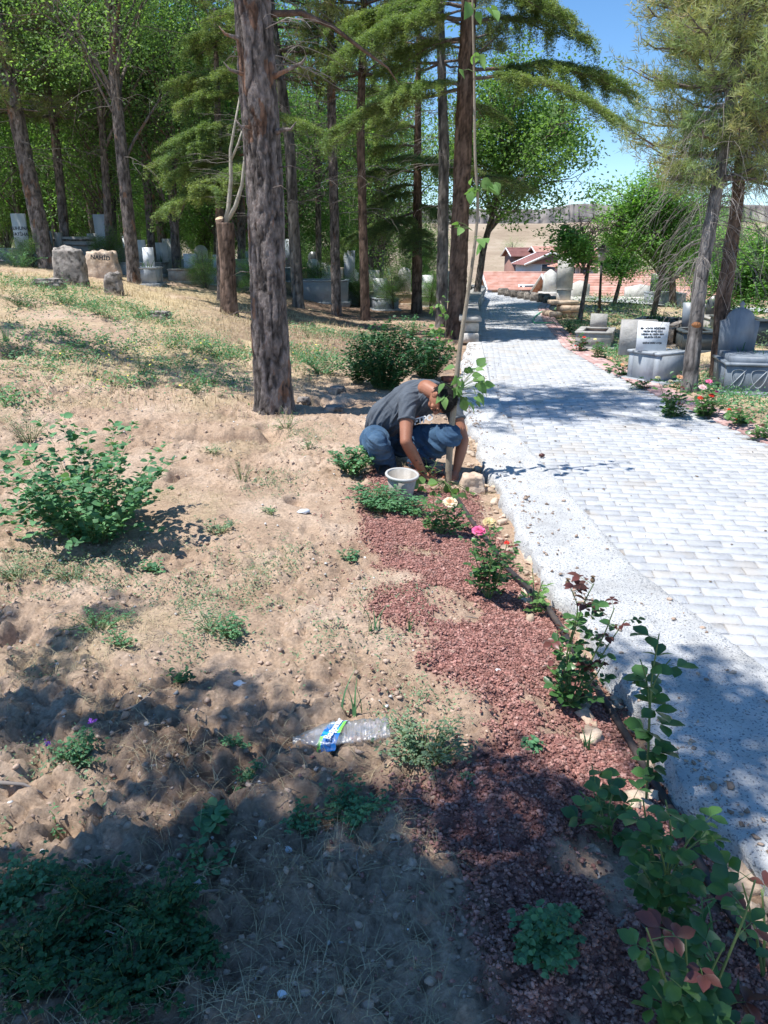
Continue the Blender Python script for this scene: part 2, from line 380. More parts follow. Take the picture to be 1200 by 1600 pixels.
def ground_material():
    m = bpy.data.materials.new('soil'); m.use_nodes = True; nt = m.node_tree; N = nt.nodes; L = nt.links; N.clear()
    out = N.new('ShaderNodeOutputMaterial'); b = N.new('ShaderNodeBsdfPrincipled'); b.inputs['Roughness'].default_value = .97; b.inputs['Specular IOR Level'].default_value = .1
    L.new(b.outputs[0], out.inputs[0]); tc = N.new('ShaderNodeTexCoord')
    def noise(s, d=6, r=.6):
        n = N.new('ShaderNodeTexNoise'); n.inputs['Scale'].default_value = s; n.inputs['Detail'].default_value = d; n.inputs['Roughness'].default_value = r
        L.new(tc.outputs['Object'], n.inputs[0]); return n.outputs[0]
    def ramp(src, stops):
        r = N.new('ShaderNodeValToRGB'); e = r.color_ramp.elements
        e[0].position, e[0].color = stops[0][0], (*stops[0][1], 1); e[1].position, e[1].color = stops[-1][0], (*stops[-1][1], 1)
        for p, c in stops[1:-1]: x = e.new(p); x.color = (*c, 1)
        L.new(src, r.inputs[0]); return r.outputs[0]
    def mix(f, a, c, mode='MIX'):
        x = N.new('ShaderNodeMix'); x.data_type = 'RGBA'; x.blend_type = mode
        if isinstance(f, float): x.inputs[0].default_value = f
        else: L.new(f, x.inputs[0])
        L.new(a, x.inputs[6])
        if isinstance(c, tuple): x.inputs[7].default_value = (*c, 1)
        else: L.new(c, x.inputs[7])
        return x.outputs[2]
    soil = ramp(noise(2.2), [(.3, C(.38, .265, .185)), (.5, C(.52, .38, .275)), (.7, C(.64, .495, .38))])
    fine = ramp(noise(60, 5, .7), [(.35, C(.62, .62, .62)), (.6, C(1, 1, 1)), (.75, C(1.25, 1.2, 1.15))])
    soil = mix(1.0, soil, fine, 'MULTIPLY')
    def attr(n):
        a = N.new('ShaderNodeAttribute'); a.attribute_name = n; return a.outputs['Fac']
    straw = ramp(noise(25, 6, .7), [(.3, C(.30, .22, .13)), (.5, C(.52, .41, .25)), (.7, C(.62, .52, .35))])
    col = mix(attr('straw'), soil, straw)
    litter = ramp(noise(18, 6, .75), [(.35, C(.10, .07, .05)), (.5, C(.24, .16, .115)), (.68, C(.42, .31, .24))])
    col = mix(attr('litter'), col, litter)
    redc = ramp(noise(75, 5, .7), [(.32, C(.18, .075, .065)), (.5, C(.33, .155, .135)), (.68, C(.46, .26, .23))])
    col = mix(attr('red'), col, redc)
    hillc = ramp(noise(.03, 8, .65), [(.35, C(.27, .205, .145)), (.5, C(.37, .29, .21)), (.62, C(.46, .38, .29)), (.72, C(.26, .25, .17))])
    scrub = ramp(noise(.9, 5, .8), [(.55, C(1, 1, 1)), (.62, C(.62, .68, .55)), (.7, C(.4, .48, .35))])
    hillc = mix(.75, hillc, scrub, 'MULTIPLY')
    col = mix(attr('hill'), col, hillc)
    L.new(col, b.inputs['Base Color'])
    bp = N.new('ShaderNodeBump'); bp.inputs['Strength'].default_value = 1.0; bp.inputs['Distance'].default_value = .011
    L.new(noise(70, 10, .8), bp.inputs['Height']); L.new(bp.outputs[0], b.inputs['Normal'])
    return m
xs, ys = ground_axes()
GX, GY = np.meshgrid(xs, ys)
GZ = terrain(GX, GY)
rm = red_mask(GX, GY); rm = rm * (GY < 9)
GZ = GZ + rm * .012
idx = np.arange(GX.size).reshape(GX.shape)
F = np.stack([idx[:-1, :-1], idx[:-1, 1:], idx[1:, 1:], idx[1:, :-1]], -1).reshape(-1, 4)
n1 = fbm(GX * .5, GY * .5, 120, 4); n2 = fbm(GX * 1.7, GY * 1.7, 130, 4)
straw = np.clip(sstep(7, 11, GY) * sstep(.30, .55, n1 + .25 * (n2 - .5)) * sstep(24, 17, GY) + .35 * sstep(.55, .7, n2), 0, 1) * sstep(-.1, -1.6, GX) + \
    sstep(.2, .8, GX - pr(GY)) * sstep(.35, .6, n2) * .9
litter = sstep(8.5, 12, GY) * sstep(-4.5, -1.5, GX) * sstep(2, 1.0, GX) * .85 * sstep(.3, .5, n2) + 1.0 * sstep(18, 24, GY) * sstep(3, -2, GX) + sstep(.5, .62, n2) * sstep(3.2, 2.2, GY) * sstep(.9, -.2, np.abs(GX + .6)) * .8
hillm = sstep(34, 60, GY) * sstep(-8, 2, GX + 0 * GY + (GY > 110) * 500)
g = MB(); g.add(np.stack([GX, GY, GZ], -1).reshape(-1, 3), F)
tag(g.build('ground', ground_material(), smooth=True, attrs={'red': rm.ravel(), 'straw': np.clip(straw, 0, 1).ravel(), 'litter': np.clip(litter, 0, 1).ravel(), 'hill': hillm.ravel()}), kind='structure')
del GX, GY, GZ, g, F, idx

# ---- paving of grey interlocking blocks, one mesh; red edging course beside it
MT['paver'] = mat('grey_paver', [C(.40, .41, .425), C(.50, .51, .525), C(.59, .595, .61)], 9.0, .88, .6, 90, sub_cols=C(.50, .48, .455), sub_scale=2.1, sub_amt=-.35)
MT['paver_red'] = mat('red_edging_paver', [C(.40, .22, .20), C(.52, .34, .32), C(.60, .46, .44)], 5, .85, .5, 80)
MT['joint'] = mat('joint_sand', [C(.20, .19, .18), C(.36, .33, .30)], 20, .95)
pv = MB(); kb = MB()
pw, ph = .192, .096
ang = R(-7.0); ca, sa = math.cos(ang), math.sin(ang)
rows = int(40 / ph)
for j in range(-20, rows):
    for i in range(-6, 44):
        u = (i + (.5 if j % 2 else 0)) * pw; v = j * ph - 2
        cx = u * ca - v * sa * -1 * -1 + 0.0; cy = u * sa + v * ca
        cx = u * ca - v * sa
        if not (-.5 < cy < 32.5): continue
        if cx < pl(cy) - .03 or cx > pr(cy) - .345: continue
        if cy > 12 and False: continue
        g_ = .003
        nx = 4; pts = []
        us = np.linspace(-pw / 2 + g_, pw / 2 - g_, nx + 1)
        def wav(uu): return .007 * math.sin(2 * math.pi * uu / pw * 2)
        top = [(x, ph / 2 - g_ + wav(u + x)) for x in us[::-1]]; bot = [(x, -ph / 2 + g_ + wav(u + x)) for x in us]
        o8 = bot + top; h = .028 + random.uniform(-.0012, .0012); tn = random.choice([.92, .96, 1, 1, 1.03, 1.05]) * random.uniform(.96, 1.04) * (1.22 if random.random() < .035 else 1)
        tx, ty = random.uniform(-.012, .012), random.uniform(-.012, .012)
        V = []
        for sc, z in ((1, h - .03), (1, h - .004), (.965, h)):
            for x, y in o8:
                X, Y = x * sc, y * (sc if sc == 1 else .94)
                V.append((cx + X * ca - Y * sa, cy + X * sa + Y * ca, z + X * tx + Y * ty))
        n = len(o8)
        pv.add(V, np.array([(k + a * n, (k + 1) % n + a * n, (k + 1) % n + (a + 1) * n, k + (a + 1) * n) for a in (0, 1) for k in range(n)]), tn)
        pv.F.append((np.array([[pv.n - n + k for k in range(n)]]), 0))
Y = -.5
while Y < 31:
    for off in (.275, .17, .065):
        x = pr(Y) - off; dx = (pr(Y + .2) - pr(Y)) / .2
        kb.box((x, Y + (.1 if off > .1 else 0), .024 + random.uniform(-.001, .001)), (.099, .198, .03), math.atan2(-dx, 1), random.uniform(.8, 1.25), bev=.004)
    Y += .2025
tag(pv.build('path_paving', MT['paver']), kind='structure')
tag(kb.build('path_red_edging', MT['paver_red']), kind='structure')
jb = MB(); yy = np.linspace(-.6, 32.6, 120)
V = []; 
for y in yy: V += [(pl(y) + .02, y, .018), (pr(y) - .02, y, .018)]
i2 = np.arange(len(yy) - 1) * 2
jb.add(V, np.stack([i2, i2 + 1, i2 + 3, i2 + 2], -1)); tag(jb.build('path_bed', MT['joint']), kind='structure')

# ---- rough white concrete strip along the paving
def strip(name, matl, y0, y1, lf, rf, ztop, n, label, cat, thick=.16, rough=.012, seed=3, gap=0):
    s = MB(); ysx = np.linspace(y0, y1, n); m = 14
    lj = (fbm(ysx * 2.2, ysx * 0, seed, 4) - .5) * .10 + (fbm(ysx * 14, ysx * 0 + 3, seed, 3) - .5) * .035
    rows_ = []
    for k, y in enumerate(ysx):
        l = lf(y) + lj[k]; r = rf(y); row = [(l - .01, -thick), (l - .004 + .02 * math.sin(y * 9), -thick * .4), (l, -.012), (l + .012, 0)]
        for q in range(1, m): 
            x = l + .012 + (r - l - .02) * q / m; row.append((x, 0))
        row += [(r - .006, 0), (r, -.008), (r, -thick)]
        rows_.append([(x, y, ztop + z) for x, z in row])
    V = np.array(rows_); w = V.shape[1]
    top = V[:, 3:-3, :]; V[:, 3:-3, 2] += (fbm(top[..., 0] * 12, top[..., 1] * 12, seed + 5, 3) - .5) * rough * 1.6 - .012 * sstep(.60, .72, fbm(top[..., 0] * 9, top[..., 1] * 9, seed + 6, 3))
    V[:, :3, 0] += (fbm(V[:, :3, 1] * 20, V[:, :3, 2] * 20, seed + 9, 3) - .5) * .05
    V = V.reshape(-1, 3); ix = np.arange(len(V)).reshape(n, w)
    s.add(V, np.stack([ix[:-1, :-1], ix[:-1, 1:], ix[1:, 1:], ix[1:, :-1]], -1).reshape(-1, 4))
    for e in (ix[0], ix[-1][::-1]): s.F.append((e[None], 0))
    return tag(s.build(name, matl), label, cat)
MT['conc'] = mat('white_concrete', [C(.54, .535, .52), C(.69, .69, .68), C(.76, .76, .75)], 3.5, .95, 1.0, 110, sub_cols=C(.28, .29, .31), sub_scale=105, sub_amt=-.40)
strip('concrete_kerb', MT['conc'], -1.2, 13.9, cl, lambda y: float(pl(y)) + .012, .052, 900, 'rough white concrete kerb strip along the left side of the paving', 'kerb')
# ---- low stone wall continuing beside the path
ws = empty('stone_wall', (1.8, 14.5, 0), 'low grey stone wall along the far left edge of the path', 'wall')
s1 = MB(); s2 = MB()
Y = 14.4
while Y < 29.5:
    for layer in range(2):
        ln = random.uniform(.3, .5); x = float(pl(Y)) - .20; dx = (pl(Y + .5) - pl(Y)) / .5
        s1.box((x + random.uniform(-.012, .012), Y + layer * .11, .09 + layer * .19), (.34, ln - .012, .18), math.atan2(-dx, 1), random.uniform(.75, 1.25), bev=.02)
    s2.box((x, Y, .43), (.42, .42, .075), math.atan2(-dx, 1), random.uniform(.9, 1.1), bev=.012)
    Y += .42
s1.build('masonry', mat('pale_masonry', [C(.30, .28, .25), C(.46, .43, .39), C(.56, .53, .49)], 5, .9, 1.0, 14), ws); s2.build('coping', MT['concrete_old'], ws)

# ---- lower road on the right (below the cemetery)
rd = MB(); V = []
rx = np.linspace(5.9, 40, 60)
for x in rx:
    yc = 27.5 - (x - 6.5) * .33 + 1.2 * math.sin(x * .15)
    V += [(x, yc - 1.3, float(base_h(x, yc - 1.3)) + .05), (x, yc + 1.3, float(base_h(x, yc + 1.3)) + .05)]
i2 = np.arange(len(rx) - 1) * 2
rd.add(V, np.stack([i2, i2 + 2, i2 + 3, i2 + 1], -1))
tag(rd.build('road', mat('road', [C(.40, .41, .42), C(.55, .55, .55)], 4, .9, .3, 40)), kind='structure')

# ---- cliff band on the ridge
cf = MB(); n = 900; xx = np.linspace(-260, 420, n); lv = np.linspace(0, 1, 14); V = []
top_y = 432
for k, x in enumerate(xx):
    a = float(fbm(x / 9, 0, 200, 4)); b2 = float(fbm(x / 45, 3, 210, 3)); sp = abs(float(fbm(x / 3.2, 8, 215, 3)) - .5)
    g0 = float(base_h(x, top_y)) - 2.2; H = 7.5 + 5.5 * b2 + 2 * a
    for t in lv:
        y = top_y + 5 * t + 10 * (a - .5) * (1 - t * .4) + 9 * sp + 3 * (float(fbm(x / 6, t * 3, 220, 3)) - .5)
        V.append((x, y, g0 + H * t + (1.2 * (a - .5) if t > .9 else 0)))
    V.append((x, top_y + 60, g0 + H * 1.02))
ix = np.arange(len(V)).reshape(n, 15)
cf.add(V, np.stack([ix[:-1, :-1], ix[1:, :-1], ix[1:, 1:], ix[:-1, 1:]], -1).reshape(-1, 4))
tag(cf.build('hill_cliff', mat('cliff', [C(.09, .085, .09), C(.24, .22, .21), C(.42, .38, .34)], .12, .95, 1.0, .5, (1.4, 1, .35)), smooth=False), kind='structure')

# ================================================================== loose ground: stones, clods, straw
def ico(sub=1):
    bm = bmesh.new(); bmesh.ops.create_icosphere(bm, subdivisions=sub, radius=1); bm.verts.ensure_lookup_table()
    V = np.array([v.co[:] for v in bm.verts]); F = np.array([[v.index for v in f.verts] for f in bm.faces]); bm.free(); return V, F
ICV, ICF = ico(1); IC2V, IC2F = ico(2)
def scatter_rocks(name, P, size, matl, label, seed=1, flat=.7, tint=(.65, 1.35), sub=1):
    r = np.random.default_rng(seed); n = len(P); base, BF = (ICV, ICF) if sub == 1 else (IC2V, IC2F)
    var = [base * (1 + .95 * (r.random((len(base), 1)) - .5)) * (1 + .3 * (r.random((1, 3)) - .5)) for _ in range(12)]
    var = np.array(var)[r.integers(0, 12, n)]
    a = r.random(n) * 6.283; s = np.asarray(size)[:, None]
    sx = (.75 + .5 * r.random((n, 1))); V = var * np.concatenate([sx, 1 / sx, flat * (.7 + .6 * r.random((n, 1)))], 1)[:, None, :]
    ca_, sa_ = np.cos(a)[:, None], np.sin(a)[:, None]
    X = V[..., 0] * ca_ - V[..., 1] * sa_; Yy = V[..., 0] * sa_ + V[..., 1] * ca_
    V = np.stack([X, Yy, V[..., 2]], -1) * s[:, None, :] + P[:, None, :]
    F = (BF[None] + (np.arange(n) * len(base))[:, None, None]).reshape(-1, 3)
    t = np.repeat(tint[0] + (tint[1] - tint[0]) * r.random(n), len(base))
    m = MB(); m.add(V.reshape(-1, 3), F, t); o = m.build(name, matl); tag(o, label, None, None, 'stuff'); o['category'] = name.replace('_', ' ')
    return o
def sample(n, x0, x1, y0, y1, dens, seed, ybias=1.0):
    r = np.random.default_rng(seed); out = []; tot = 0
    while tot < n:
        x = x0 + (x1 - x0) * r.random(60000); y = y0 + (y1 - y0) * r.random(60000) ** ybias
        k = r.random(60000) < dens(x, y); p = np.stack([x[k], y[k]], -1); out.append(p); tot += len(p)
    return np.concatenate(out)[:n]
MT['lava'] = mat('red_lava_gravel', [C(.20, .088, .07), C(.35, .175, .145), C(.48, .30, .255)], 30, .95, .5, 120)
P = sample(62000, -.6, 1.2, .9, 6.4, lambda x, y: (red_mask(x, y) ** 1.3 + .012 * sstep(.5, .1, poly_sd(x, y, RED))) * sstep(.03, -.02, x - cl(y)), 5, 1.15)
P3 = np.column_stack([P, terrain(P[:, 0], P[:, 1]) + .014])
scatter_rocks('red_gravel', P3, .0022 + .0052 * rng.random(len(P)) ** 2.2, MT['lava'], 'red volcanic gravel spread in a band along the rose bed', 4, .8, (.5, 1.5))
MT['clod'] = mat('soil_clod', [C(.38, .27, .20), C(.52, .385, .295), C(.62, .48, .385)], 12, .97, .8, 50)
def cd(x, y):
    return (1 - red_mask(x, y) * .93) * (.12 + sstep(.42, .65, fbm(x * 1.1 + 4, y * 1.1, 51, 2)) + .7 * sstep(3.0, 2.2, y)) * (x < cl(y) - .03)
P = sample(34000, -4.2, 1.1, .9, 10, cd, 6, 1.5)
P3 = np.column_stack([P, terrain(P[:, 0], P[:, 1]) + .002])
scatter_rocks('soil_clods', P3, .002 + .014 * rng.random(len(P)) ** 9, MT['clod'], 'crumbs and clods of dry tan soil over the dug ground', 8, .7, (.8, 1.15))
P = sample(900, -3.5, 1.1, .9, 9, lambda x, y: .5 * (x < cl(y)) * (1 - .6 * red_mask(x, y)), 9, 1.3)
P3 = np.column_stack([P, terrain(P[:, 0], P[:, 1]) + .008])
scatter_rocks('pale_pebbles', P3, .003 + .009 * rng.random(len(P)) ** 3, MT['stone_white'], 'small pale pebbles and stone chips scattered over the soil', 18, .6)
P = sample(500, -.2, 1.2, 1.0, 13, lambda x, y: sstep(.16, .02, np.abs(x - cl(y) + .05)), 10, 1.2)
P3 = np.column_stack([P, terrain(P[:, 0], P[:, 1]) + .01])
scatter_rocks('kerb_rubble', P3, .006 + .035 * rng.random(len(P)) ** 3, MT['stone_tan'], 'broken mortar and rubble lying at the foot of the concrete kerb', 19, .7, (.75, 1.2), 2)

P = sample(1500, .75, 2.2, 1.2, 13.5, lambda x, y: (x > cl(y) + .02) * (x < pl(y) - .02) * (.08 + sstep(.22, .0, x - cl(y))) * (.3 + sstep(.5, .7, fbm(x * 3, y * 3, 77, 3))), 29, 1.2)
scatter_rocks('kerb_grit', np.column_stack([P, 0 * P[:, 0] + .056]), .0022 + .011 * rng.random(len(P)) ** 4, MT['clod'], 'crumbs of soil and grit spilled over the concrete kerb', 39, .6, (.5, 1.1))
P = sample(420, 1.2, 3.6, 1.8, 18, lambda x, y: (x > pl(y)) * (x < pr(y) - .1) * (.25 + sstep(.5, .1, x - pl(y)) + sstep(.6, .1, pr(y) - x)), 49, 1.1)
scatter_rocks('path_debris', np.column_stack([P, 0 * P[:, 0] + .034]), .003 + .010 * rng.random(len(P)) ** 3, mat('debris', [C(.10, .07, .045), C(.24, .17, .11)], 9, .9), 'bits of bark, leaf and soil lying on the paving', 59, .35, (.6, 1.3))

def blades(P, h, w, r, bend=.5, k=3):
    """thin curved blades: returns V,F"""
    n = len(P); a = r.random(n) * 6.283; b = bend * (.3 + r.random(n)); hh = h * (.5 + r.random(n)); V = []
    d = np.stack([np.cos(a), np.sin(a), np.zeros(n)], -1); s = np.stack([-np.sin(a), np.cos(a), np.zeros(n)], -1)
    for i in range(k + 1):
        t = i / k; c = P + d * (hh * b * t * t)[:, None] + np.array([0, 0, 1.]) * (hh * t * (1 - .35 * b * t))[:, None]
        ww = w * (1 - t) + .0003
        V += [c - s * ww / 2, c + s * ww / 2]
    V = np.stack(V, 1); m = V.shape[1]
    f = np.array([[2 * i, 2 * i + 1, 2 * i + 3, 2 * i + 2] for i in range(k)])
    F = (f[None] + (np.arange(n) * m)[:, None, None]).reshape(-1, 4)
    return V.reshape(-1, 3), F, m
def grass_stuff(name, P, h, w, matl, label, seed, bend=.6, tint=(.7, 1.3)):
    r = np.random.default_rng(seed); V, F, m = blades(P, h, w, r, bend)
    b = MB(); b.add(V, F, np.repeat(tint[0] + (tint[1] - tint[0]) * r.random(len(P)), m))
    o = b.build(name, matl); tag(o, label, 'grass', None, 'stuff'); return o
def strawd(x, y): return sstep(.30, .52, fbm(x * .5, y * .5, 120, 4) + .25 * (fbm(x * 1.7, y * 1.7, 130, 4) - .5))
P = sample(26000, -12, -.2, 7.0, 17, lambda x, y: strawd(x, y) * sstep(-.2, -1.2, x), 31, .9)
grass_stuff('dry_grass', np.column_stack([P, terrain(P[:, 0], P[:, 1])]), .11, .006, MT['straw'], 'dry straw coloured grass covering the slope below the trees', 41, 1.0)
P = sample(15000, -3.6, .8, 1.0, 7.5, lambda x, y: sstep(.5, .68, fbm(x * 1.7, y * 1.7, 130, 4)) * (1 - red_mask(x, y)), 32, 1.2)
grass_stuff('straw_litter', np.column_stack([P, terrain(P[:, 0], P[:, 1]) + .002]), .035, .002, MT['straw'], 'short broken straws lying on the bare soil', 42, 2.2, (.5, 1.0))
P = sample(9000, 3.7, 12, 5.0, 22, lambda x, y: (x > pr(y) + .08) * sstep(.4, .6, fbm(x * 1.2, y * 1.2, 140, 3)), 33, 1.0)
grass_stuff('dry_grass', np.column_stack([P, terrain(P[:, 0], P[:, 1])]), .09, .006, MT['straw'], 'thin dry grass between the graves right of the path', 43, 1.0)
# fallen needles and dead twigs
tw = MB(); r = np.random.default_rng(77)
P = sample(1500, -4, 1.6, 1.0, 16, lambda x, y: .2 + sstep(2.6, 1.6, y) * .5 + sstep(8, 12, y), 34, 1.0)
for x, y in P:
    if x > cl(min(y, 13.8)) - .05: continue
    a = r.random() * 6.28; l = (.03 + .12 * r.random() ** 2) * (1 if y < 7 else 2); z = gz(x, y) + .005
    k = r.normal(0, .25)
    pts = [(x, y, z), (x + l * .5 * math.cos(a), y + l * .5 * math.sin(a), z + .008), (x + l * math.cos(a + k), y + l * math.sin(a + k), gz(x + l * math.cos(a), y + l * math.sin(a)) + .004)]
    tw.tube(pts, [.0022, .0018, .001], 4, r.uniform(.5, 1.3), False)
tag(tw.build('twig_litter', MT['dead']), 'dry twigs and bits of dead stem littering the soil', 'twigs', None, 'stuff')
# ================================================================== TREES
def bark_tube(mb, pts, rad, seg=28, per=.05, ridge=.10, seed=0, flare=True, tint=1.0):
    """trunk with furrowed bark, flaring at the foot"""
    P = np.array([tuple(p) for p in pts], float)
    L_ = np.r_[0, np.cumsum(np.linalg.norm(np.diff(P, axis=0), axis=1))]
    n = max(4, int(L_[-1] / per)); t = np.linspace(0, L_[-1], n)
    Q = np.stack([np.interp(t, L_, P[:, k]) for k in range(3)], -1); r = np.interp(t, L_, rad)
    for _ in range(6): Q[1:-1] = (Q[:-2] + Q[2:] + 2 * Q[1:-1]) / 4
    if flare: r = r * (1 + .32 * np.exp(-t / .16))
    a = np.linspace(0, 2 * np.pi, seg, endpoint=False)
    T = np.gradient(Q, axis=0); T /= np.linalg.norm(T, axis=1)[:, None]
    u = np.cross(T, [0, 1, .01]); u /= np.linalg.norm(u, axis=1)[:, None]; w = np.cross(T, u)
    rr = np.mean(rad)
    ca_, sa_ = np.cos(a), np.sin(a)
    # periodic noise: sample on a cylinder unrolled twice with blend
    A = a[None] * np.ones((n, 1)); Z = t[:, None] * np.ones((1, seg))
    k = max(3, 22 * rr / .2)
    f1 = fbm(A / 6.283 * k, Z * 3.8, seed, 3); f2 = fbm((A / 6.283 + 1) * k, Z * 3.8, seed, 3); bl = (A / 6.283) ** 6
    f = f1 * (1 - bl) + f2 * bl
    fur = 1 - np.abs(f - .5) * 4; fur = np.clip(fur, 0, 1) ** 2
    lump = fbm(ca_[None] * 1.2 + 5 + Z * 0, Z * 1.4 + sa_[None] * 1.2, seed + 9, 3) - .5
    fine = fbm(A / 6.283 * k * 3, Z * 30, seed + 5, 3) - .5; fine = fine * (1 - bl)
    d = 1 - ridge * fur + .14 * lump + ridge * .7 * fine
    V = Q[:, None] + (r[:, None] * d)[..., None] * (ca_[None, :, None] * u[:, None] + sa_[None, :, None] * w[:, None])
    idx = np.arange(n * seg).reshape(n, seg)
    F = np.stack([idx[:-1], np.roll(idx[:-1], -1, 1), np.roll(idx[1:], -1, 1), idx[1:]], -1).reshape(-1, 4)
    tn = (tint * (1.22 - .80 * fur + .9 * fine)).reshape(-1)
    mb.add(V.reshape(-1, 3), F, tn); mb.F.append((idx[-1][None] + mb.n - n * seg, 0)); return Q
def leaf_quads(mb, cen, n_per, spread, size, r, up=.35, aspect=.55, flat=.7, tint=None, tvar=.35, droop=0):
    """rhombic leaves scattered round clump centres"""
    cen = np.asarray(cen, float); n = len(cen) * n_per
    c = np.repeat(cen, n_per, 0) + r.normal(0, 1, (n, 3)) * np.array([spread, spread, spread * flat])
    nrm = r.normal(0, 1, (n, 3)); nrm[:, 2] = np.abs(nrm[:, 2]) + up; nrm /= np.linalg.norm(nrm, axis=1)[:, None]
    d = r.normal(0, 1, (n, 3)); d[:, 2] -= droop; d -= (d * nrm).sum(1)[:, None] * nrm; d /= np.linalg.norm(d, axis=1)[:, None]
    s = np.cross(nrm, d); L_ = size * (.6 + .8 * r.random(n))[:, None]; W = L_ * aspect
    V = np.stack([c - d * L_ / 2, c + s * W / 2 - d * L_ * .06, c + d * L_ / 2, c - s * W / 2 - d * L_ * .06], 1)
    F = np.arange(n * 4).reshape(n, 4)
    base = (1 + tvar * (r.random(len(cen)) - .5) * 2) if tint is None else tint
    t = np.repeat(base, n_per) * (1 + .25 * (r.random(n) - .5))
    mb.add(V.reshape(-1, 3), F, np.repeat(t, 4))
def curve(a, b, sag=0.0, n=8, wob=.0, r=None):
    a = np.array(a, float); b = np.array(b, float); t = np.linspace(0, 1, n)[:, None]
    P = a + (b - a) * t; P[:, 2] += (sag * 4 * t * (1 - t))[:, 0]
    if wob and r is not None:
        w = r.normal(0, wob, (n, 3)); w[0] = 0; P += w * np.minimum(t * 2, 1)
    return P
def broad_crown(r, trunk_top, trunk_low, cen, rad, nl=14, nt=9, nleaf=34, lsize=.08, spread=.22, up=.35, holes=.0, droop=0, sub=2, tv=.35):
    """limbs leaving the trunk, twigs, leaf clumps in an ellipsoid crown"""
    br = MB(); lf = MB(); cen = np.array(cen, float); rad = np.array(rad, float); cl_ = []; tt = np.array(trunk_top, float); tl = np.array(trunk_low, float)
    for i in range(nl):
        th = r.random() * 6.283; ph = math.acos(1 - 1.75 * r.random()); q = .45 + .62 * r.random()
        e = cen + rad * q * np.array([math.cos(th) * math.sin(ph), math.sin(th) * math.sin(ph), math.cos(ph)])
        f = np.clip((e[2] - tl[2]) / max(.1, tt[2] - tl[2]) - .25 - .2 * r.random(), 0, .95); s = tl + (tt - tl) * f
        P = curve(s, e, .12 * np.linalg.norm(e - s), 8, .06 * np.linalg.norm(e - s) / 3, r)
        rr = .012 + .009 * np.linalg.norm(e - s); br.tube(P, np.linspace(rr, .006, 8), 5, 1, False)
        for j in range(nt):
            f = .35 + .65 * r.random() ; k = f * 7; i0 = int(min(6, k)); p0 = P[i0] + (P[i0 + 1] - P[i0]) * (k - i0)
            e2 = p0 + r.normal(0, 1, 3) * rad * .24 + (e - s) * .08
            Q = curve(p0, e2, .05, 4, .03, r); br.tube(Q, np.linspace(.010, .003, 4), 3, 1, False)
            for q2 in range(sub): cl_.append(e2 + r.normal(0, .12, 3) - (q2 * .35) * (e2 - p0))
    cl_ = np.array(cl_)
    if holes: cl_ = cl_[vnoise(cl_[:, 0] * .9 + cl_[:, 2] * .7, cl_[:, 1] * .9 + cl_[:, 2] * .5, 3) > holes]
    leaf_quads(lf, cl_, nleaf, spread, lsize, r, up, droop=droop, tvar=tv)
    return br, lf, cl_
def pine_needles(lf, tips, dirs, r, n_per=26, L_=.11, w=.007, tint=None):
    """bottle-brush tufts of long needles round a twig tip"""
    tips = np.asarray(tips, float); n = len(tips) * n_per
    d0 = np.repeat(np.asarray(dirs, float), n_per, 0); u = r.random(n)[:, None]
    c = np.repeat(tips, n_per, 0) - d0 * u * .16
    d = d0 * .75 + r.normal(0, .62, (n, 3)); d /= np.linalg.norm(d, axis=1)[:, None]
    s = np.cross(d, r.normal(0, 1, (n, 3))); s /= np.linalg.norm(s, axis=1)[:, None]; l = L_ * (.7 + .6 * r.random(n))[:, None]
    V = np.stack([c, c + s * w / 2 + d * l * .4, c + d * l, c - s * w / 2 + d * l * .4], 1)
    t = (1 + .3 * (r.random(len(tips)) - .5) * 2) if tint is None else tint
    lf.add(V.reshape(-1, 3), np.arange(n * 4).reshape(n, 4), np.repeat(np.repeat(t, n_per), 4))
def pine_crown(r, axis_pts, z0, z1, rad, n_wh=11, per=5, dens=1.0, n_per=22, L_=.12, w=.010, cone=.45):
    """whorls of limbs with needle tufts between heights z0..z1 round the axis"""
    br = MB(); lf = MB(); A = np.array([tuple(p) for p in axis_pts], float); tips = []; dirs = []
    def ax(z): return np.array([np.interp(z, A[:, 2], A[:, 0]), np.interp(z, A[:, 2], A[:, 1]), z])
    for k in range(n_wh):
        z = z0 + (z1 - z0) * (k + r.random() * .6) / n_wh; f = (z - z0) / (z1 - z0)
        R0 = rad * (1 - cone * f) * (.75 + .4 * r.random()) * (.6 + .4 * min(1, f * 5 + .3))
        a0 = r.random() * 6.28
        for i in range(per):
            a = a0 + 6.283 * i / per + r.normal(0, .25); l = R0 * (.7 + .4 * r.random())
            s = ax(z); e = s + np.array([math.cos(a) * l, math.sin(a) * l, l * (.10 + .25 * f) + r.normal(0, .1)])
            P = curve(s, e, -.07 * l, 8, .02 * l, r); br.tube(P, np.linspace(.014 + .011 * l, .006, 8), 5, 1, False)
            m = int(9 * l * dens) + 3
            for j in range(m):
                q = .25 + .75 * r.random(); kk = q * 7; i0 = int(min(6, kk)); p0 = P[i0] + (P[i0 + 1] - P[i0]) * (kk - i0)
                side = np.array([-math.sin(a), math.cos(a), 0]) * (1 if r.random() < .5 else -1)
                out = np.array([math.cos(a), math.sin(a), 0]); l2 = .30 * l * (1.15 - q * .7) * (.5 + r.random())
                dd = side * .8 + out * .6 + np.array([0, 0, .15 + .3 * r.random()]); e2 = p0 + dd * l2
                br.tube(np.array([p0, (p0 + e2) / 2 - [0, 0, .03], e2]), [.006, .004, .003], 3, 1, False)
                for g_ in range(3):
                    t = e2 - dd * l2 * g_ * .28 + r.normal(0, .07, 3); dv = dd / np.linalg.norm(dd) + r.normal(0, .35, 3) + [0, 0, .35]; dv /= np.linalg.norm(dv)
                    tips.append(t); dirs.append(dv)
    pine_needles(lf, tips, dirs, r, n_per, L_, w)
    return br, lf
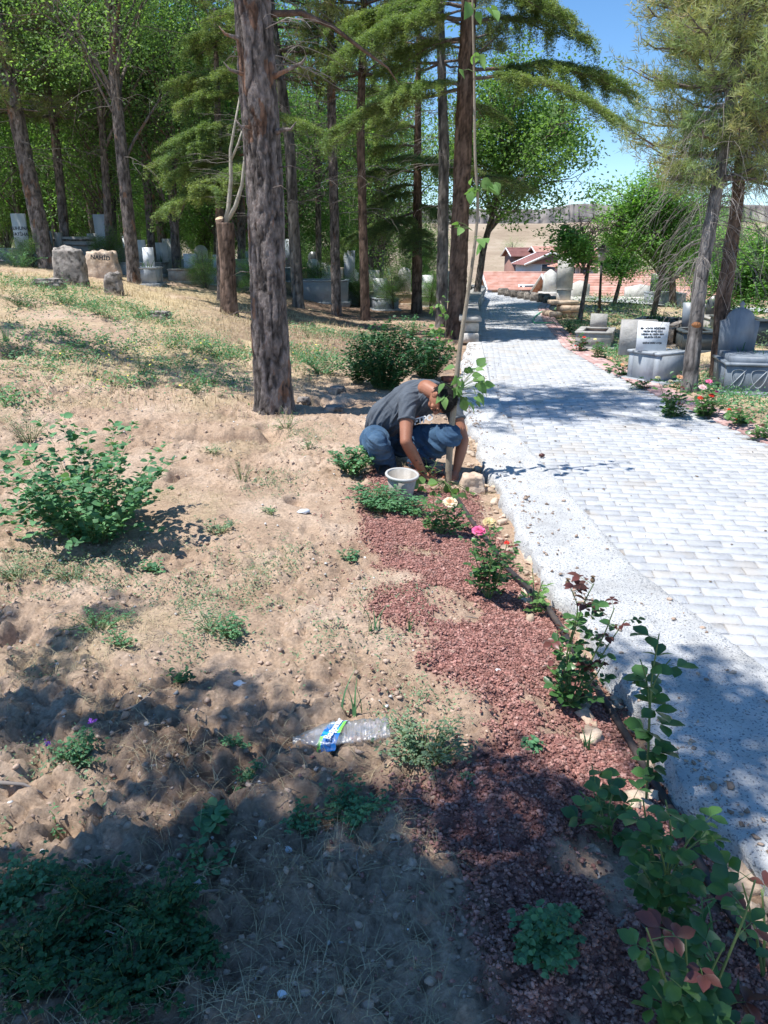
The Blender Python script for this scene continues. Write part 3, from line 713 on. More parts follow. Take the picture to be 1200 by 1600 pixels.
def dead_twigs(r, axis_pts, z0, z1, n, L_=1.0, droop=.5, thick=.008, fork=4, side=None):
    br = MB(); A = np.array([tuple(p) for p in axis_pts], float)
    for k in range(n):
        z = z0 + (z1 - z0) * r.random(); s = np.array([np.interp(z, A[:, 2], A[:, 0]), np.interp(z, A[:, 2], A[:, 1]), z])
        a = r.random() * 6.283 if side is None else side + r.normal(0, .7); l = L_ * (.4 + .9 * r.random())
        m = 9; t = np.linspace(0, 1, m)[:, None]; d = np.array([math.cos(a), math.sin(a), .25 * r.random()])
        P = s + d * l * t; P[:, 2] -= (droop * l * t ** 2)[:, 0]; P += np.cumsum(r.normal(0, .018 * l, (m, 3)), 0) * np.minimum(1, t * 3)
        br.tube(P, np.linspace(thick, thick * .3, m), 4, r.uniform(.7, 1.3), False)
        for f in range(fork):
            i = r.integers(1, m - 1); l2 = l * (.25 + .35 * r.random()); a2 = a + r.choice([-1, 1]) * (.4 + .8 * r.random())
            d2 = np.array([math.cos(a2), math.sin(a2), -.1 + .3 * r.random()]); m2 = 6; t2 = np.linspace(0, 1, m2)[:, None]
            Q = P[i] + d2 * l2 * t2; Q[:, 2] -= (droop * 1.3 * l2 * t2 ** 2)[:, 0]; Q += np.cumsum(r.normal(0, .02 * l2, (m2, 3)), 0) * np.minimum(1, t2 * 3)
            br.tube(Q, np.linspace(thick * .55, thick * .2, m2), 3, r.uniform(.7, 1.3), False)
    return br
def cedar_limb(br, lf, r, s, e, width=1.0, sag=.12, droop=.30, dens=1.0, fsize=.045, rad0=.035, per=26):
    """a long flat limb: side branchlets in one plane, short needle tufts on top, tips hanging"""
    s = np.array(s, float); e = np.array(e, float); l = np.linalg.norm(e - s); n = 14; t = np.linspace(0, 1, n)[:, None]
    P = s + (e - s) * t; P[:, 2] += (sag * l * 4 * t * (1 - t))[:, 0] * .5; P[:, 2] -= (droop * .3 * l * t ** 4)[:, 0]
    P[1:] += np.cumsum(r.normal(0, .006 * l, (n - 1, 3)), 0)
    br.tube(P, np.linspace(rad0, .005, n), 6, 1, False)
    out = (e - s) / l; out[2] = 0; out /= np.linalg.norm(out); side = np.array([-out[1], out[0], 0]); C_ = []
    m = int(42 * l * dens)
    for j in range(m):
        q = .16 + .84 * r.random() ** .85; k = q * (n - 1); i0 = int(min(n - 2, k)); p0 = P[i0] + (P[i0 + 1] - P[i0]) * (k - i0)
        w = width * (math.sin(min(1, q * 1.25) * math.pi * .62) ** .8) * (.35 + .75 * r.random()) * (1.1 - .45 * q)
        sg = 1 if r.random() < .5 else -1; dd = side * sg * .85 + out * (.45 + .3 * r.random())
        m2 = max(3, int(w / .05)); tt = np.linspace(0, 1, m2)[:, None]; Q = p0 + dd * w * tt; Q[:, 2] -= (droop * w * tt ** 2.2)[:, 0] - .03 * r.random()
        br.tube(Q[::max(1, m2 // 4)] if m2 > 6 else Q, .0045, 3, .8, False)
        C_.append(Q[1:] + r.normal(0, .012, (m2 - 1, 3)))
        if r.random() < .4:   # hanging tip
            h = .08 + .22 * r.random(); tt = np.linspace(0, 1, 5)[:, None]; Q2 = Q[-1] + np.array([0, 0, -1]) * h * tt + dd * .05 * tt; C_.append(Q2)
    C_.append(P[4:]); C_ = np.concatenate(C_)
    leaf_quads(lf, C_, per, .034, fsize, r, up=1.2, aspect=.26, flat=.5, tvar=.3)
def tree(name, label, base, cat='tree', group=None):
    return empty(name, tuple(base), label, cat, group)
def dup_tree(root, loc, rz, sc, label=None, group=None):
    c = root.copy(); COL.objects.link(c); c.location = loc; c.rotation_euler = (0, 0, rz); c.scale = sc if hasattr(sc, '__len__') else (sc, sc, sc)
    if label: c['label'] = label
    if group: c['group'] = group
    for ch in root.children:
        d = ch.copy(); COL.objects.link(d); d.parent = c
    return c
def trunk_pts(px_list, Y0, dY=0):
    """trunk axis from photo pixels, all close to one distance"""
    out = []
    for k, (a, b) in enumerate(px_list): out.append(atY(a, b, Y0 + dY * k))
    return out

# ---- the big foreground pine
b0 = ghit(430, 645)
r = np.random.default_rng(3)
bp = tree('pine_tree', 'large foreground pine with furrowed grey-brown bark, rising from the dug soil', b0)
ax = [Vector((b0.x, b0.y, b0.z - .1)), Vector((b0.x - .01, b0.y, 1.0)), Vector((b0.x + .005, b0.y + .02, 2.2)), Vector((b0.x - .02, b0.y, 3.8)), Vector((b0.x - .1, b0.y - .1, 6.5)), Vector((b0.x - .1, b0.y - .3, 9.5))]
m = MB(); bark_tube(m, ax, [.192, .182, .172, .165, .12, .03], 150, .011, .10, 5); m.build('trunk', MT['bark'], bp, True)
br, lf = pine_crown(r, ax, 5.4, 9.4, 1.7, 8, 5, .7)
for a, b in ((20, 512), (60, 525), (110, 540), (160, 552), (200, 560), (0, 545), (60, 550), (260, 578), (300, 588), (350, 600), (390, 608), (330, 575), (480, 600), (520, 610), (500, 632), (460, 645), (550, 622), (430, 600), (300, 560), (540, 600), (250, 600)):  # unseen boughs above the frame, added so their shade falls on these spots
    g0 = hit(a, b); h = r.uniform(5.0, 6.0); c = g0 + SUN_DIR * (h / SUN_DIR.z); s = Vector((b0.x, b0.y, c.z - .3)); P = curve(s, c, -.1, 8, .04, r); br.tube(P, np.linspace(.035, .006, 8), 5, 1, False)
    T = [np.array(c) + r.normal(0, .16, 3) for _ in range(14)] + [P[k] + r.normal(0, .08, 3) for k in (5, 6, 7)]; pine_needles(lf, T, [(lambda v: v / np.linalg.norm(v))(r.normal(0, 1, 3) + [0, 0, .5]) for _ in T], r, 40, .13, .013)
br.build('branches', MT['bark'], bp); lf.build('crown', MT['pine'], bp)
st = MB()
for (a, b, dx, dz, l) in ((386, 118, -1, .25, .14), (437, 115, 1, .35, .20), (390, 200, -1, .1, .07), (440, 203, 1, 0, .09), (372, 60, -1, .2, .10)):
    p = atY(a, b, b0.y - .1); e = Vector((p.x + dx * l, p.y - .05, p.z + dz * l)); st.tube([Vector((b0.x + dx * .1, b0.y, p.z - .02)), p, e, e + Vector((dx * .05, 0, .06))], [.03, .02, .012, .003], 7, 1.3)
for k in range(16):
    a = r.random() * 6.28; z = 1.0 + r.random() * 3; l = .1 + .25 * r.random(); s = Vector((b0.x + .16 * math.cos(a), b0.y + .16 * math.sin(a), z))
    st.tube([s, s + Vector((math.cos(a) * l * .6, math.sin(a) * l * .6, .01)), s + Vector((math.cos(a) * l, math.sin(a) * l, -.06 * r.random()))], [.006, .004, .0015], 4, 1)
st.build('branch_stubs', MT['bark'], bp)
# the long bare limb arching to the right at the top
lm = MB(); Q = [atY(a, b, b0.y + .1 * i) for i, (a, b) in enumerate([(420, 22), (470, 20), (520, 42), (570, 80), (606, 106), (622, 130)])]
lm.tube(Q, [.030, .026, .02, .015, .010, .004], 6, 1); lm.build('bare_limb', MT['bark_brown'], bp)
db = dead_twigs(r, [Vector((b0.x, b0.y, 2.2)), Vector((b0.x, b0.y, 5))], 2.9, 4.6, 16, 1.0, .3, .006, 5); db.build('dead_twigs', MT['dead'], bp)

# ---- cut-back tree with two bare regrown limbs, and its thin neighbour
p = ghit(358, 492); r = np.random.default_rng(5)
ct = tree('cut_tree', 'sawn-off tree stump with a pale cut face and two bare grey limbs growing up', p)
m = MB(); top = atY(352, 348, p.y); ax = [p - Vector((0, 0, .1)), p + (top - p) * .5 + Vector((.01, 0, 0)), top]
bark_tube(m, ax, [.165, .15, .155], 40, .03, .08, 15); m.build('trunk', MT['bark_brown'], ct, True)
m = MB(); cf_ = atY(343, 342, p.y - .02); m.tube([atY(350, 375, p.y), atY(345, 350, p.y), cf_], [.10, .085, .08], 18); st_ = m.build('cut_stub', MT['bark_brown'], ct)
m = MB(); m.tube([cf_ - Vector((0, 0, .01)), cf_ + Vector((-.004, -.01, .008))], [.078, .074], 18); m.build('cut_face', MT['cutwood'], ct)
m = MB()
def pxt(lst, Y): return [atY(a, b, Y) for a, b in lst]
for lst, r0 in (([(352, 350), (357, 325), (361, 280), (360, 235), (366, 200), (375, 150)], .05), ([(352, 350), (368, 322), (378, 290), (382, 250), (384, 230)], .05), ([(361, 250), (372, 225), (378, 205)], .025)):
    m.tube(pxt(lst, p.y), np.linspace(r0, .015, len(lst)), 8, 1)
m.build('bare_limbs', MT['bare'], ct)
dead_twigs(r, pxt([(361, 280), (375, 150)], p.y), 2.2, 4.0, 22, .7, .1, .004, 6).build('dead_twigs', MT['dead'], ct)
p = ghit(346, 470)
ct2 = tree('bare_trunk', 'thin dark bare trunk standing just behind the sawn-off tree', p)
m = MB(); top = atY(340, 190, p.y); bark_tube(m, [p - Vector((0, 0, .1)), top, top + Vector((.1, 0, 2))], [.10, .075, .03], 18, .06, .08, 16); m.build('trunk', MT['bark'], ct2, True)
dead_twigs(r, [p, top + Vector((0, 0, 2))], 2.2, 5.5, 24, .8, .3, .005, 5).build('dead_twigs', MT['dead'], ct2)

# ---- standing trunks one can tell apart: pixels of foot and of a higher point, width in px
TR = [
 ((72, 392), (22, 165), 27, 'pine', 'thick dark leaning pine at the far left above the green weeds', 'bark'),
 ((98, 358), (85, 200), 15, 'pine', 'slim dark pine trunk to the left of the tall white headstone', 'bark'),
 ((207, 412), (178, 110), 20, 'broad', 'tall nearly black trunk right of the broken stones', 'bark'),
 ((168, 372), (160, 200), 13, 'broad', 'half-lit trunk immediately right of the tall white headstone', 'bark'),
 ((232, 352), (222, 180), 13, 'broad', 'dark tree with low dense leaves, next right of the black trunk', 'bark'),
 ((298, 388), (290, 230), 12, 'broad', 'slender tree behind the long blue-grey grave kerb', 'bark_grey'),
 ((392, 420), (398, 250), 10, 'broad', 'dark thin tree close behind the cut stump', 'bark'),
 ((466, 482), (452, 220), 19, 'deadpine', 'pale ragged-barked pine just right of the big foreground pine', 'bark_grey'),
 ((526, 492), (519, 200), 16, 'deadpine', 'straight brown pine left of the pair in the middle, beside the blue-grey box grave', 'bark'),
 ((571, 500), (563, 200), 15, 'deadpine', 'straight reddish-brown pine just left of the low cedar boughs', 'bark_brown'),
 ((498, 450), (497, 300), 10, 'broad', 'nearly black narrow trunk between the dark headstones', 'bark'),
 ((690, 512), (694, 240), 19, 'deadpine', 'grey fluted trunk just left of the tall cedar at the path', 'bark_grey'),
]
for k, (f, t, w, kind, lab, bk) in enumerate(TR):
    r = np.random.default_rng(100 + k); p = fhit(*f); R0 = w / ppm(p) / 2
    t3 = atY(t[0], t[1], p.y + .2); d = (t3 - p); top = p + d * ((8.5 + r.random() * 2) / d.z) if d.z > 1 else p + Vector((0, 0, 9))
    root = tree('pine_tree' if 'pine' in kind else 'broadleaf_tree', lab, p)
    mid = p + d * 1.0; mid2 = mid + (top - mid) * .5 + Vector((r.normal(0, .15), 0, 0)); ax = [p - Vector((0, 0, .1)), mid, mid2, top]
    m = MB(); bark_tube(m, ax, [R0, R0 * .85, R0 * .6, .03], 26, .05, .12, 30 + k); m.build('trunk', MT[bk], root, True)
    if kind == 'broad':
        br, lf, _ = broad_crown(r, top, p + (top - p) * .28, p + (top - p) * .66 + Vector((0, 0, .2)), (2.7, 2.7, 3.2), 16, 10, 50, .065, .25)
        br.build('branches', MT[bk], root); lf.build('crown', MT['leaf'], root)
    else:
        br, lf = pine_crown(r, [p] + ax[1:], 4.6 if kind == 'pine' else 5.2, top.z, 2.2, 9, 5, .8)
        br.build('branches', MT['bark'], root); lf.build('crown', MT['pine'], root)
    dead_twigs(r, [p] + ax[1:], p.z + 2.3, p.z + 6.0, 16 if kind == 'broad' else 34, 1.3, .35, .007, 5).build('dead_twigs', MT['dead'], root)

# ---- cedars
def cedar(label, foot, top_px, w, limbs, Y=None, seed=0, bark='bark_brown', H=8.0, extra=True):
    r = np.random.default_rng(seed); p = hit(*foot) if Y is None else atY(foot[0], foot[1], Y); p.z = gz(p.x, p.y); R0 = w / ppm(p) / 2
    t3 = atY(top_px[0], top_px[1], p.y); top = p + (t3 - p) * (H / max(.5, (t3 - p).z)) if (t3 - p).z > 0 else p + Vector((0, 0, H))
    root = tree('cedar_tree', label, p); m = MB(); bark_tube(m, [p - Vector((0, 0, .1)), t3, t3 + (top - t3) * .6, top], [R0, R0 * .82, R0 * .5, .03], 44, .03, .10, seed)
    m.build('trunk', MT[bark], root, True); br = MB(); lf = MB()
    for (z_px, tip, dY, wd) in limbs:
        s = atY(np.interp(z_px, [top_px[1], foot[1]], [top_px[0], foot[0]]), z_px, p.y); e = atY(tip[0], tip[1], p.y + dY)
        cedar_limb(br, lf, r, s, e, wd)
    if extra:                                   # the limbs that point away from the camera or above the frame
        for k in range(extra):
            z = 2.2 + (H - 2.6) * (k + .5) / extra; a = r.uniform(.15, 2.9); l = (2.3 - 1.5 * (z / H)) * (.8 + .4 * r.random())
            s = Vector((np.interp(z, [p.z, t3.z, top.z], [p.x, t3.x, top.x]), p.y, z)); cedar_limb(br, lf, r, s, s + Vector((math.cos(a) * l, math.sin(a) * l, .05)), .8, dens=.7, per=18)
    br.build('branches', MT['bark'], root); lf.build('crown', MT['cedar'], root); return root
cedar('tall cedar with red-brown trunk at the path edge, its boughs reaching over the path', (712, 528), (728, 120), 30,
      [(108, (988, 132), -.3, 1.0), (122, (945, 180), -1.2, .8), (-20, (912, 50), -.4, .8), (-60, (860, 20), .6, .8), (30, (536, 72), -.5, 1.0), (10, (560, 20), .3, 1.0), (60, (610, 110), .8, .7),
       (135, (600, 150), -.8, 1.0), (140, (525, 205), .2, 1.0), (-40, (640, 20), -.9, .8), (-80, (780, -60), -.5, .8)], seed=21, H=9, extra=5)
cedar('smaller cedar with low drooping yellow-green boughs left of the tall cedar', (651, 490), (652, 330), 17,
      [(330, (525, 395), -.9, .9), (300, (585, 330), -.9, .9), (290, (600, 300), -.2, .9), (340, (600, 365), -1.3, .8), (270, (560, 275), .3, .9), (320, (700, 345), -.8, .7), (250, (620, 250), -.9, .9), (230, (585, 235), .2, .8), (240, (700, 270), -.9, .7), (355, (655, 390), -1.4, .7), (200, (590, 190), -.3, .9)], seed=22, H=7.5, extra=5, bark='bark_brown')
cedar('pale cedar with hanging boughs half hidden behind the big foreground pine', (404, 440), (402, 200), 15,
      [(290, (262, 318), -.8, .7), (240, (270, 268), -.4, .7), (200, (268, 205), -.8, .7), (150, (290, 150), -.3, .7), (110, (330, 110), -.6, .7), (250, (330, 285), -1.4, .7), (60, (300, 60), 0, .7), (180, (480, 190), -.4, .7), (30, (340, 20), -.8, .7), (270, (285, 300), -.2, .7), (220, (262, 238), -1.0, .7), (130, (275, 120), .2, .7)], Y=16.5, seed=23, H=9, extra=3)

# ---- leafy tree overhanging the far path (dark green against the sky)
r = np.random.default_rng(55); p = atY(742, 456, 24); p.z = gz(p.x, p.y)
bt = tree('broadleaf_tree', 'leafy tree with a dark slanting trunk behind the stone wall, overhanging the far path', p)
cen = atY(806, 225, 23.5); ax = [p - Vector((0, 0, .1)), atY(756, 385, 24), atY(780, 300, 24), Vector((cen.x, cen.y, cen.z + 1.6))]
m = MB(); bark_tube(m, ax, [.12, .10, .08, .03], 20, .06, .1, 56); m.build('trunk', MT['bark'], bt, True)
br, lf, _ = broad_crown(r, ax[-1], ax[1], cen, (125 / ppm(cen), 2.4, 118 / ppm(cen)), 44, 11, 46, .10, .21, holes=.36)
br.build('branches', MT['bark'], bt); lf.build('crown', MT['leaf'], bt)

# ---- prototypes for the shaded grove; all are copies of three grown trees
protos = []
for k in range(4):
    r = np.random.default_rng(300 + k); H = 8.5
    root = tree('broadleaf_tree', '', (0, 0, 0)); top = Vector((r.normal(0, .4), r.normal(0, .4), H)); ax = [Vector((0, 0, -.2)), Vector((r.normal(0, .1), 0, 2.5)), Vector((top.x * .5, top.y * .5, 5)), top]
    m = MB(); bark_tube(m, ax, [.14, .12, .08, .02], 12, .15, .1, 60 + k); m.build('trunk', MT['bark' if k % 2 else 'bark_grey'], root, True)
    br, lf, _ = broad_crown(r, top, Vector((0, 0, 1.2)), (0, 0, 4.9), (2.9, 2.9, 3.6), 24, 10, 52, .085, .29)
    br.build('branches', MT['bark'], root); lf.build('crown', MT[['leaf', 'leaf_bright', 'leaf', 'leaf_dark'][k]], root)
    dead_twigs(r, ax, 1.8, 5.5, 12, 1.4, .3, .008, 4).build('dead_twigs', MT['dead'], root)
    protos.append(root)
r = np.random.default_rng(8); used = set(); k = 0
grove = []
for row, (Y, x0, x1, st_) in enumerate(((20.5, -15, -5.5, 4.0), (24, -17, -2.0, 4.0), (28, -20, 0.2, 3.8), (33, -24, 1.8, 3.3), (39, -28, 1.6, 3.6), (47, -33, 1.2, 4.2), (56, -38, 0, 5))):
    x = x0 + r.random() * 2
    while x < x1:
        xx = x + r.normal(0, .6); yy = Y + r.normal(0, .8); q = int(r.integers(0, 4)); s = r.uniform(.85, 1.2) * (1.15 if Y > 36 else 1)
        grove.append((xx, yy, q, s, row)); x += st_
LM = [(-60, 'beyond the left edge'), (60, 'behind the far-left leaning pine'), (140, 'behind the tall pale headstone'), (207, 'behind the nearly black trunk'), (280, 'behind the long blue-grey kerb'), (350, 'behind the sawn-off tree'), (425, 'behind the big foreground pine'), (480, 'behind the ragged pale pine'), (526, 'behind the straight brown pine'), (571, 'behind the reddish-brown pine'), (640, 'behind the low cedar boughs'), (720, 'behind the tall cedar')]
under = []
for Y_, x0_, x1_ in ((34, -20, 1.5), (38, -22, 2.2), (44, -30, 1.8), (62, -46, 0), (74, -52, -1)):
    x = x0_
    while x < x1_: under.append((x + r.normal(0, .5), Y_ + r.normal(0, .8), int(r.integers(0, 4)), r.uniform(.38, .62) * (1 if Y_ < 50 else 1.9))); x += 2.6 if Y_ < 50 else 3.6
for xx, yy, q, s, row in grove:
    loc = (xx, yy, gz(xx, yy)); px_ = 600 + FPX * xx / (yy * CP); rk = ['front', 'second', 'third', 'fourth', 'fifth', 'sixth', 'hindmost'][row]
    lab = ['mid-green', 'bright green', 'mid-green', 'dark green'][q] + ' leafy tree of the ' + rk + ' rank, ' + min(LM, key=lambda z: abs(z[0] - px_))[1]
    if q not in used: used.add(q); o = protos[q]; o.location = loc; o.rotation_euler = (0, 0, r.random() * 6.28); o.scale = (s, s, s); o['label'] = lab; o['group'] = 'trees of the shaded grove'
    else: dup_tree(protos[q], loc, r.random() * 6.28, s, lab, 'trees of the shaded grove')

for xx, yy, q, s in under:
    px_ = 600 + FPX * xx / (yy * CP); big = s > .7
    dup_tree(protos[q], (xx, yy, gz(xx, yy) - 1.3 * s), r.random() * 6.28, s, ('background tree closing the view, ' if big else ['low leafy', 'bright low leafy', 'low leafy', 'dark low leafy'][q] + ' tree among the graves, ') + ('farther off, ' if yy > 40 else '') + min(LM, key=lambda z: abs(z[0] - px_))[1], 'undergrowth trees of the shaded grove')

def ellip_(m, c, R3): m.add(IC2V * np.array(R3) * (1 + .2 * (np.random.default_rng(1).random((len(IC2V), 1)) - .5)) + np.array(c), IC2F)
# ---- right side: two leaning pines with browned needles
RP = [((1076, 612), (1128, 250), 24, 'bark_grey', 'front grey-barked pine with an orange scar, leaning right beside the path', 5, 3.2),
      ((1122, 600), (1150, 330), 26, 'bark_brown', 'second, browner pine right behind the scarred one, near the ornate grave', 6, 3.6)]
for k, (f, t, w, bk, lab, nw, rad) in enumerate(RP):
    r = np.random.default_rng(400 + k); p = hit(*f); p.z = gz(p.x, p.y); R0 = w / ppm(p) / 2; t3 = atY(t[0], t[1], p.y + .5)
    root = tree('pine_tree', lab, p); d = t3 - p; top = p + d * (9.0 / d.z); top.x = min(top.x, p.x + 2.4)
    ax = [p - Vector((0, 0, .1)), p + d * .5 + Vector((-.05, 0, 0)), t3, t3 + (top - t3) * .5, top]
    m = MB(); bark_tube(m, ax, [R0, R0 * .9, R0 * .75, R0 * .5, .03], 44, .025, .12, 70 + k); m.build('trunk', MT[bk], root, True)
    if k == 0:
        m = MB(); q = atY(1088, 508, p.y - .1); ellip_(m, (q.x + .015, q.y + .03, q.z), (.055, .05, .035)); m.build('resin_scar', mat('resin', [C(.22, .08, .03), C(.40, .19, .08)], 30, .6, .5, 80), root)
    br, lf = pine_crown(r, ax, 2.4, 8.6, 1.12 + .6 * k, 20, 6, 1.15, 22, .10, .008, .15)
    br.build('branches', MT['bark'], root); lf.build('crown', MT['pine_brown'], root)
    dead_twigs(r, ax, 1.5, 3.6, 60, .75, .9, .006, 7).build('dead_twigs', MT['dead'], root)
# more pines further right/back so the brown crown closes to the frame edge
for k, (x, y) in enumerate(((7.3, 12.0), (9.4, 15.5))):
    r = np.random.default_rng(430 + k); p = Vector((x, y, gz(x, y))); root = tree('pine_tree', ['browned pine at the right edge of the picture, behind the ornate grave', 'farther browned pine at the right edge, near the lower road'][k], p)
    ax = [p - Vector((0, 0, .1)), p + Vector((.1, 0, 4)), p + Vector((.2, 0, 10))]; m = MB(); bark_tube(m, ax, [.15, .11, .02], 24, .06, .1, 80 + k); m.build('trunk', MT['bark'], root, True)
    br, lf = pine_crown(r, ax, 3.0, 10, 3.2, 14, 6, 1.0, 26, .14, .013, .5); br.build('branches', MT['bark'], root); lf.build('crown', MT['pine_brown'], root)
    dead_twigs(r, ax, 1.8, 4.5, 16, 1.2, .6, .007, 5).build('dead_twigs', MT['dead'], root)
# acacias: feathery bright green
AC = [((905, 505), (922, 400), 8, (908, 372), (44, 34), 'young feathery acacia on a thin leaning trunk beside the stone pillar', 26),
      ((1018, 500), (1042, 400), 10, (1012, 345), (90, 68), 'wide bright green acacia behind the white headstone', 46),
      ((1052, 480), (1050, 400), 12, (1080, 405), (75, 62), 'acacia with a dark forked trunk right of the wide one, by the small dark headstone', 40),
      ((958, 478), (985, 380), 7, (975, 400), (42, 36), 'light green low acacia crown beside the lamp post at the lower road', 24),
      ((1160, 520), (1165, 420), 10, (1172, 430), (62, 60), 'low green tree at the right edge behind the grey arched headstone', 34),
      ((800, 452), (800, 400), 6, (800, 392), (24, 28), 'small thin young tree at the end of the path', 12)]
for k, (f, t, w, cc_, rp, lab, nl) in enumerate(AC):
    r = np.random.default_rng(500 + k); p = hit(*f); p.z = gz(p.x, p.y); R0 = w / ppm(p) / 2; t3 = atY(t[0], t[1], p.y); cen = atY(cc_[0], cc_[1], p.y); s_ = 1 / ppm(cen); rad = (rp[0] * s_, rp[0] * s_, rp[1] * s_)
    root = tree('acacia_tree', lab, p); d = t3 - p; top = Vector((cen.x, cen.y, cen.z + rad[2] * .5)); ax = [p - Vector((0, 0, .1)), p + d * .6, t3, top]
    m = MB(); bark_tube(m, ax, [R0, R0 * .8, R0 * .6, .02], 16, .06, .1, 90 + k); m.build('trunk', MT['bark'], root, True)
    br, lf, _ = broad_crown(r, top, p + d * .55, cen, rad, nl, 9, 30, .08, .15 * max(.7, rad[0] / 1.6), .9, tv=.25, holes=.33)
    br.build('branches', MT['bark'], root); lf.build('crown', MT['leaf_bright'], root)
# the slopes right of the lower road: loose ranks of the same broadleaf kind
r = np.random.default_rng(12)
for q_, (x, y, s, q) in enumerate(((12, 30, .55, 1), (15.5, 26, .6, 1), (19, 31, .6, 2), (14, 21, .6, 1), (17, 38, .6, 0), (23, 36, .7, 1))):
    dup_tree(protos[q], (x, y, gz(x, y) - .3), r.random() * 6.28, s, ['small', 'rounded', 'bushy', 'low', 'far', 'farthest'][q_] + ' green tree beyond the lower road, ' + ['behind the lamp post', 'behind the wide acacia', 'behind the scarred pine', 'right of the wide acacia', 'behind the house roofs', 'at the right edge'][q_], 'trees beyond the lower road')

# ---- the tree whose shade falls on the foreground: it stands left of and behind the camera
r = np.random.default_rng(66); p = Vector((-3.4, -1.9, gz(-3.4, -1.9)))
sh = tree('pine_tree', 'pine beside the photographer whose boughs shade the foreground soil', p)
ax = [p - Vector((0, 0, .1)), p + Vector((.1, .1, 4)), p + Vector((.2, .2, 9))]
m = MB(); bark_tube(m, ax, [.20, .16, .04], 24, .06, .1, 97); m.build('trunk', MT['bark'], sh, True)
br = MB(); lf = MB(); cc = []
SHADE = [(60, 1560, 1.0), (200, 1500, 1.0), (330, 1560, 1), (120, 1400, .7), (460, 1500, 1), (560, 1580, 1), (600, 1470, 1), (330, 1430, 1), (230, 1420, 1), (700, 1500, .8), (720, 1350, 1), (820, 1300, 1), (900, 1530, 1), (980, 1470, .8), (800, 1540, 1),
 (960, 1330, .9), (1060, 1560, .9), (1150, 1580, .7), (620, 1360, .9), (900, 1250, .8), (760, 1240, .7), (400, 1190, .55), (300, 1230, .55), (360, 1290, .6), (430, 1130, .5), (330, 1120, .3), (80, 1120, .8), (150, 1150, .7), (20, 1130, .8), (230, 1110, .5), (200, 1180, .4),
 (50, 1060, .4), (330, 1060, .3), (130, 960, .4), (20, 950, .3), (160, 985, .25), (1100, 1130, 1.0), (1160, 1090, .9), (1060, 1080, .6), (1180, 1180, .8), (1120, 1210, .7), (1000, 1060, .35), (1150, 1270, .5), (1090, 1300, .3), (1190, 1130, 1), (240, 1540, 1), (30, 1470, .8), (400, 1570, 1), (660, 1560, 1), (540, 1430, .9), (780, 1410, .7),
 (520, 1530, 1), (380, 1500, 1), (90, 1600, 1), (250, 1600, 1), (450, 1600, 1), (620, 1600, 1), (760, 1600, 1), (900, 1600, 1), (1020, 1600, 1), (700, 1430, .9), (640, 1400, .8), (400, 1350, .8), (300, 1330, .25), (260, 1290, .3), (900, 1390, .7), (1020, 1420, .5), (460, 1240, .4)]
for a, b, dn in SHADE:
    g0 = hit(a, b); h = r.uniform(4.2, 6.2); c = g0 + SUN_DIR * (h / SUN_DIR.z); s = Vector((np.interp(c.z, [0, 9], [p.x, p.x + .2]), p.y, c.z - .5))
    P = curve(s, c, .1, 8, .05, r); br.tube(P, np.linspace(.022, .004, 8), 5, 1, False)
    sc_ = .15 if b > 1280 else .05
    if b < 1100 and a < 900: dn *= .5
    if b > 1280 and r.random() < (.12 if a < 330 or a > 860 else .42): continue
    for q in range(int((4 if b > 1280 else 2) * dn) + 1): cc.append(np.array(c) + r.normal(0, 1, 3) * [sc_, sc_, .25])
leaf_quads(lf, cc, 62, .075, .075, r, .6)
br.build('branches', MT['bark'], sh); lf.build('crown', MT['leaf'], sh)
# ================================================================== PLANTS
PROF = {'oval': [0, .62, 1, .8, 0], 'heart': [.25, 1, .95, .55, 0], 'lance': [0, .7, 1, .7, 0], 'round': [.1, .8, 1, .85, .05]}
def real_leaves(mb, B, D, Nn, L_, asp=.6, shape='oval', fold=.25, curl=.25, tint=None, r=None, tvar=.3):
    B = np.asarray(B, float).reshape(-1, 3); D = np.asarray(D, float).reshape(-1, 3); Nn = np.asarray(Nn, float).reshape(-1, 3); n = len(B)
    L_ = np.broadcast_to(np.asarray(L_, float), (n,))
    D = D / (np.linalg.norm(D, axis=1)[:, None] + 1e-9); Nn = Nn - (Nn * D).sum(1)[:, None] * D; Nn /= (np.linalg.norm(Nn, axis=1)[:, None] + 1e-9); S = np.cross(D, Nn)
    w = PROF[shape]; u = np.linspace(0, 1, 5); V = []
    for k in range(5):
        mid = B + D * (L_ * u[k])[:, None] - Nn * (L_ * curl * u[k] ** 2)[:, None]; ww = (L_ * asp * .5 * w[k])[:, None]
        V += [mid - S * ww + Nn * ww * fold * 1.0, mid, mid + S * ww + Nn * ww * fold]
    V = np.stack(V, 1)
    f = np.array([q for k in range(4) for q in ((3 * k, 3 * k + 1, 3 * k + 4, 3 * k + 3), (3 * k + 1, 3 * k + 2, 3 * k + 5, 3 * k + 4))])
    F = (f[None] + (np.arange(n) * 15)[:, None, None]).reshape(-1, 4)
    t = (1 + tvar * (r.random(n) - .5) * 2) if tint is None else np.broadcast_to(tint, (n,))
    mb.add(V.reshape(-1, 3), F, np.repeat(t, 15))
def plant(name, label, foot, cat='weed', group=None): return empty(name, tuple(foot), label, cat, group)
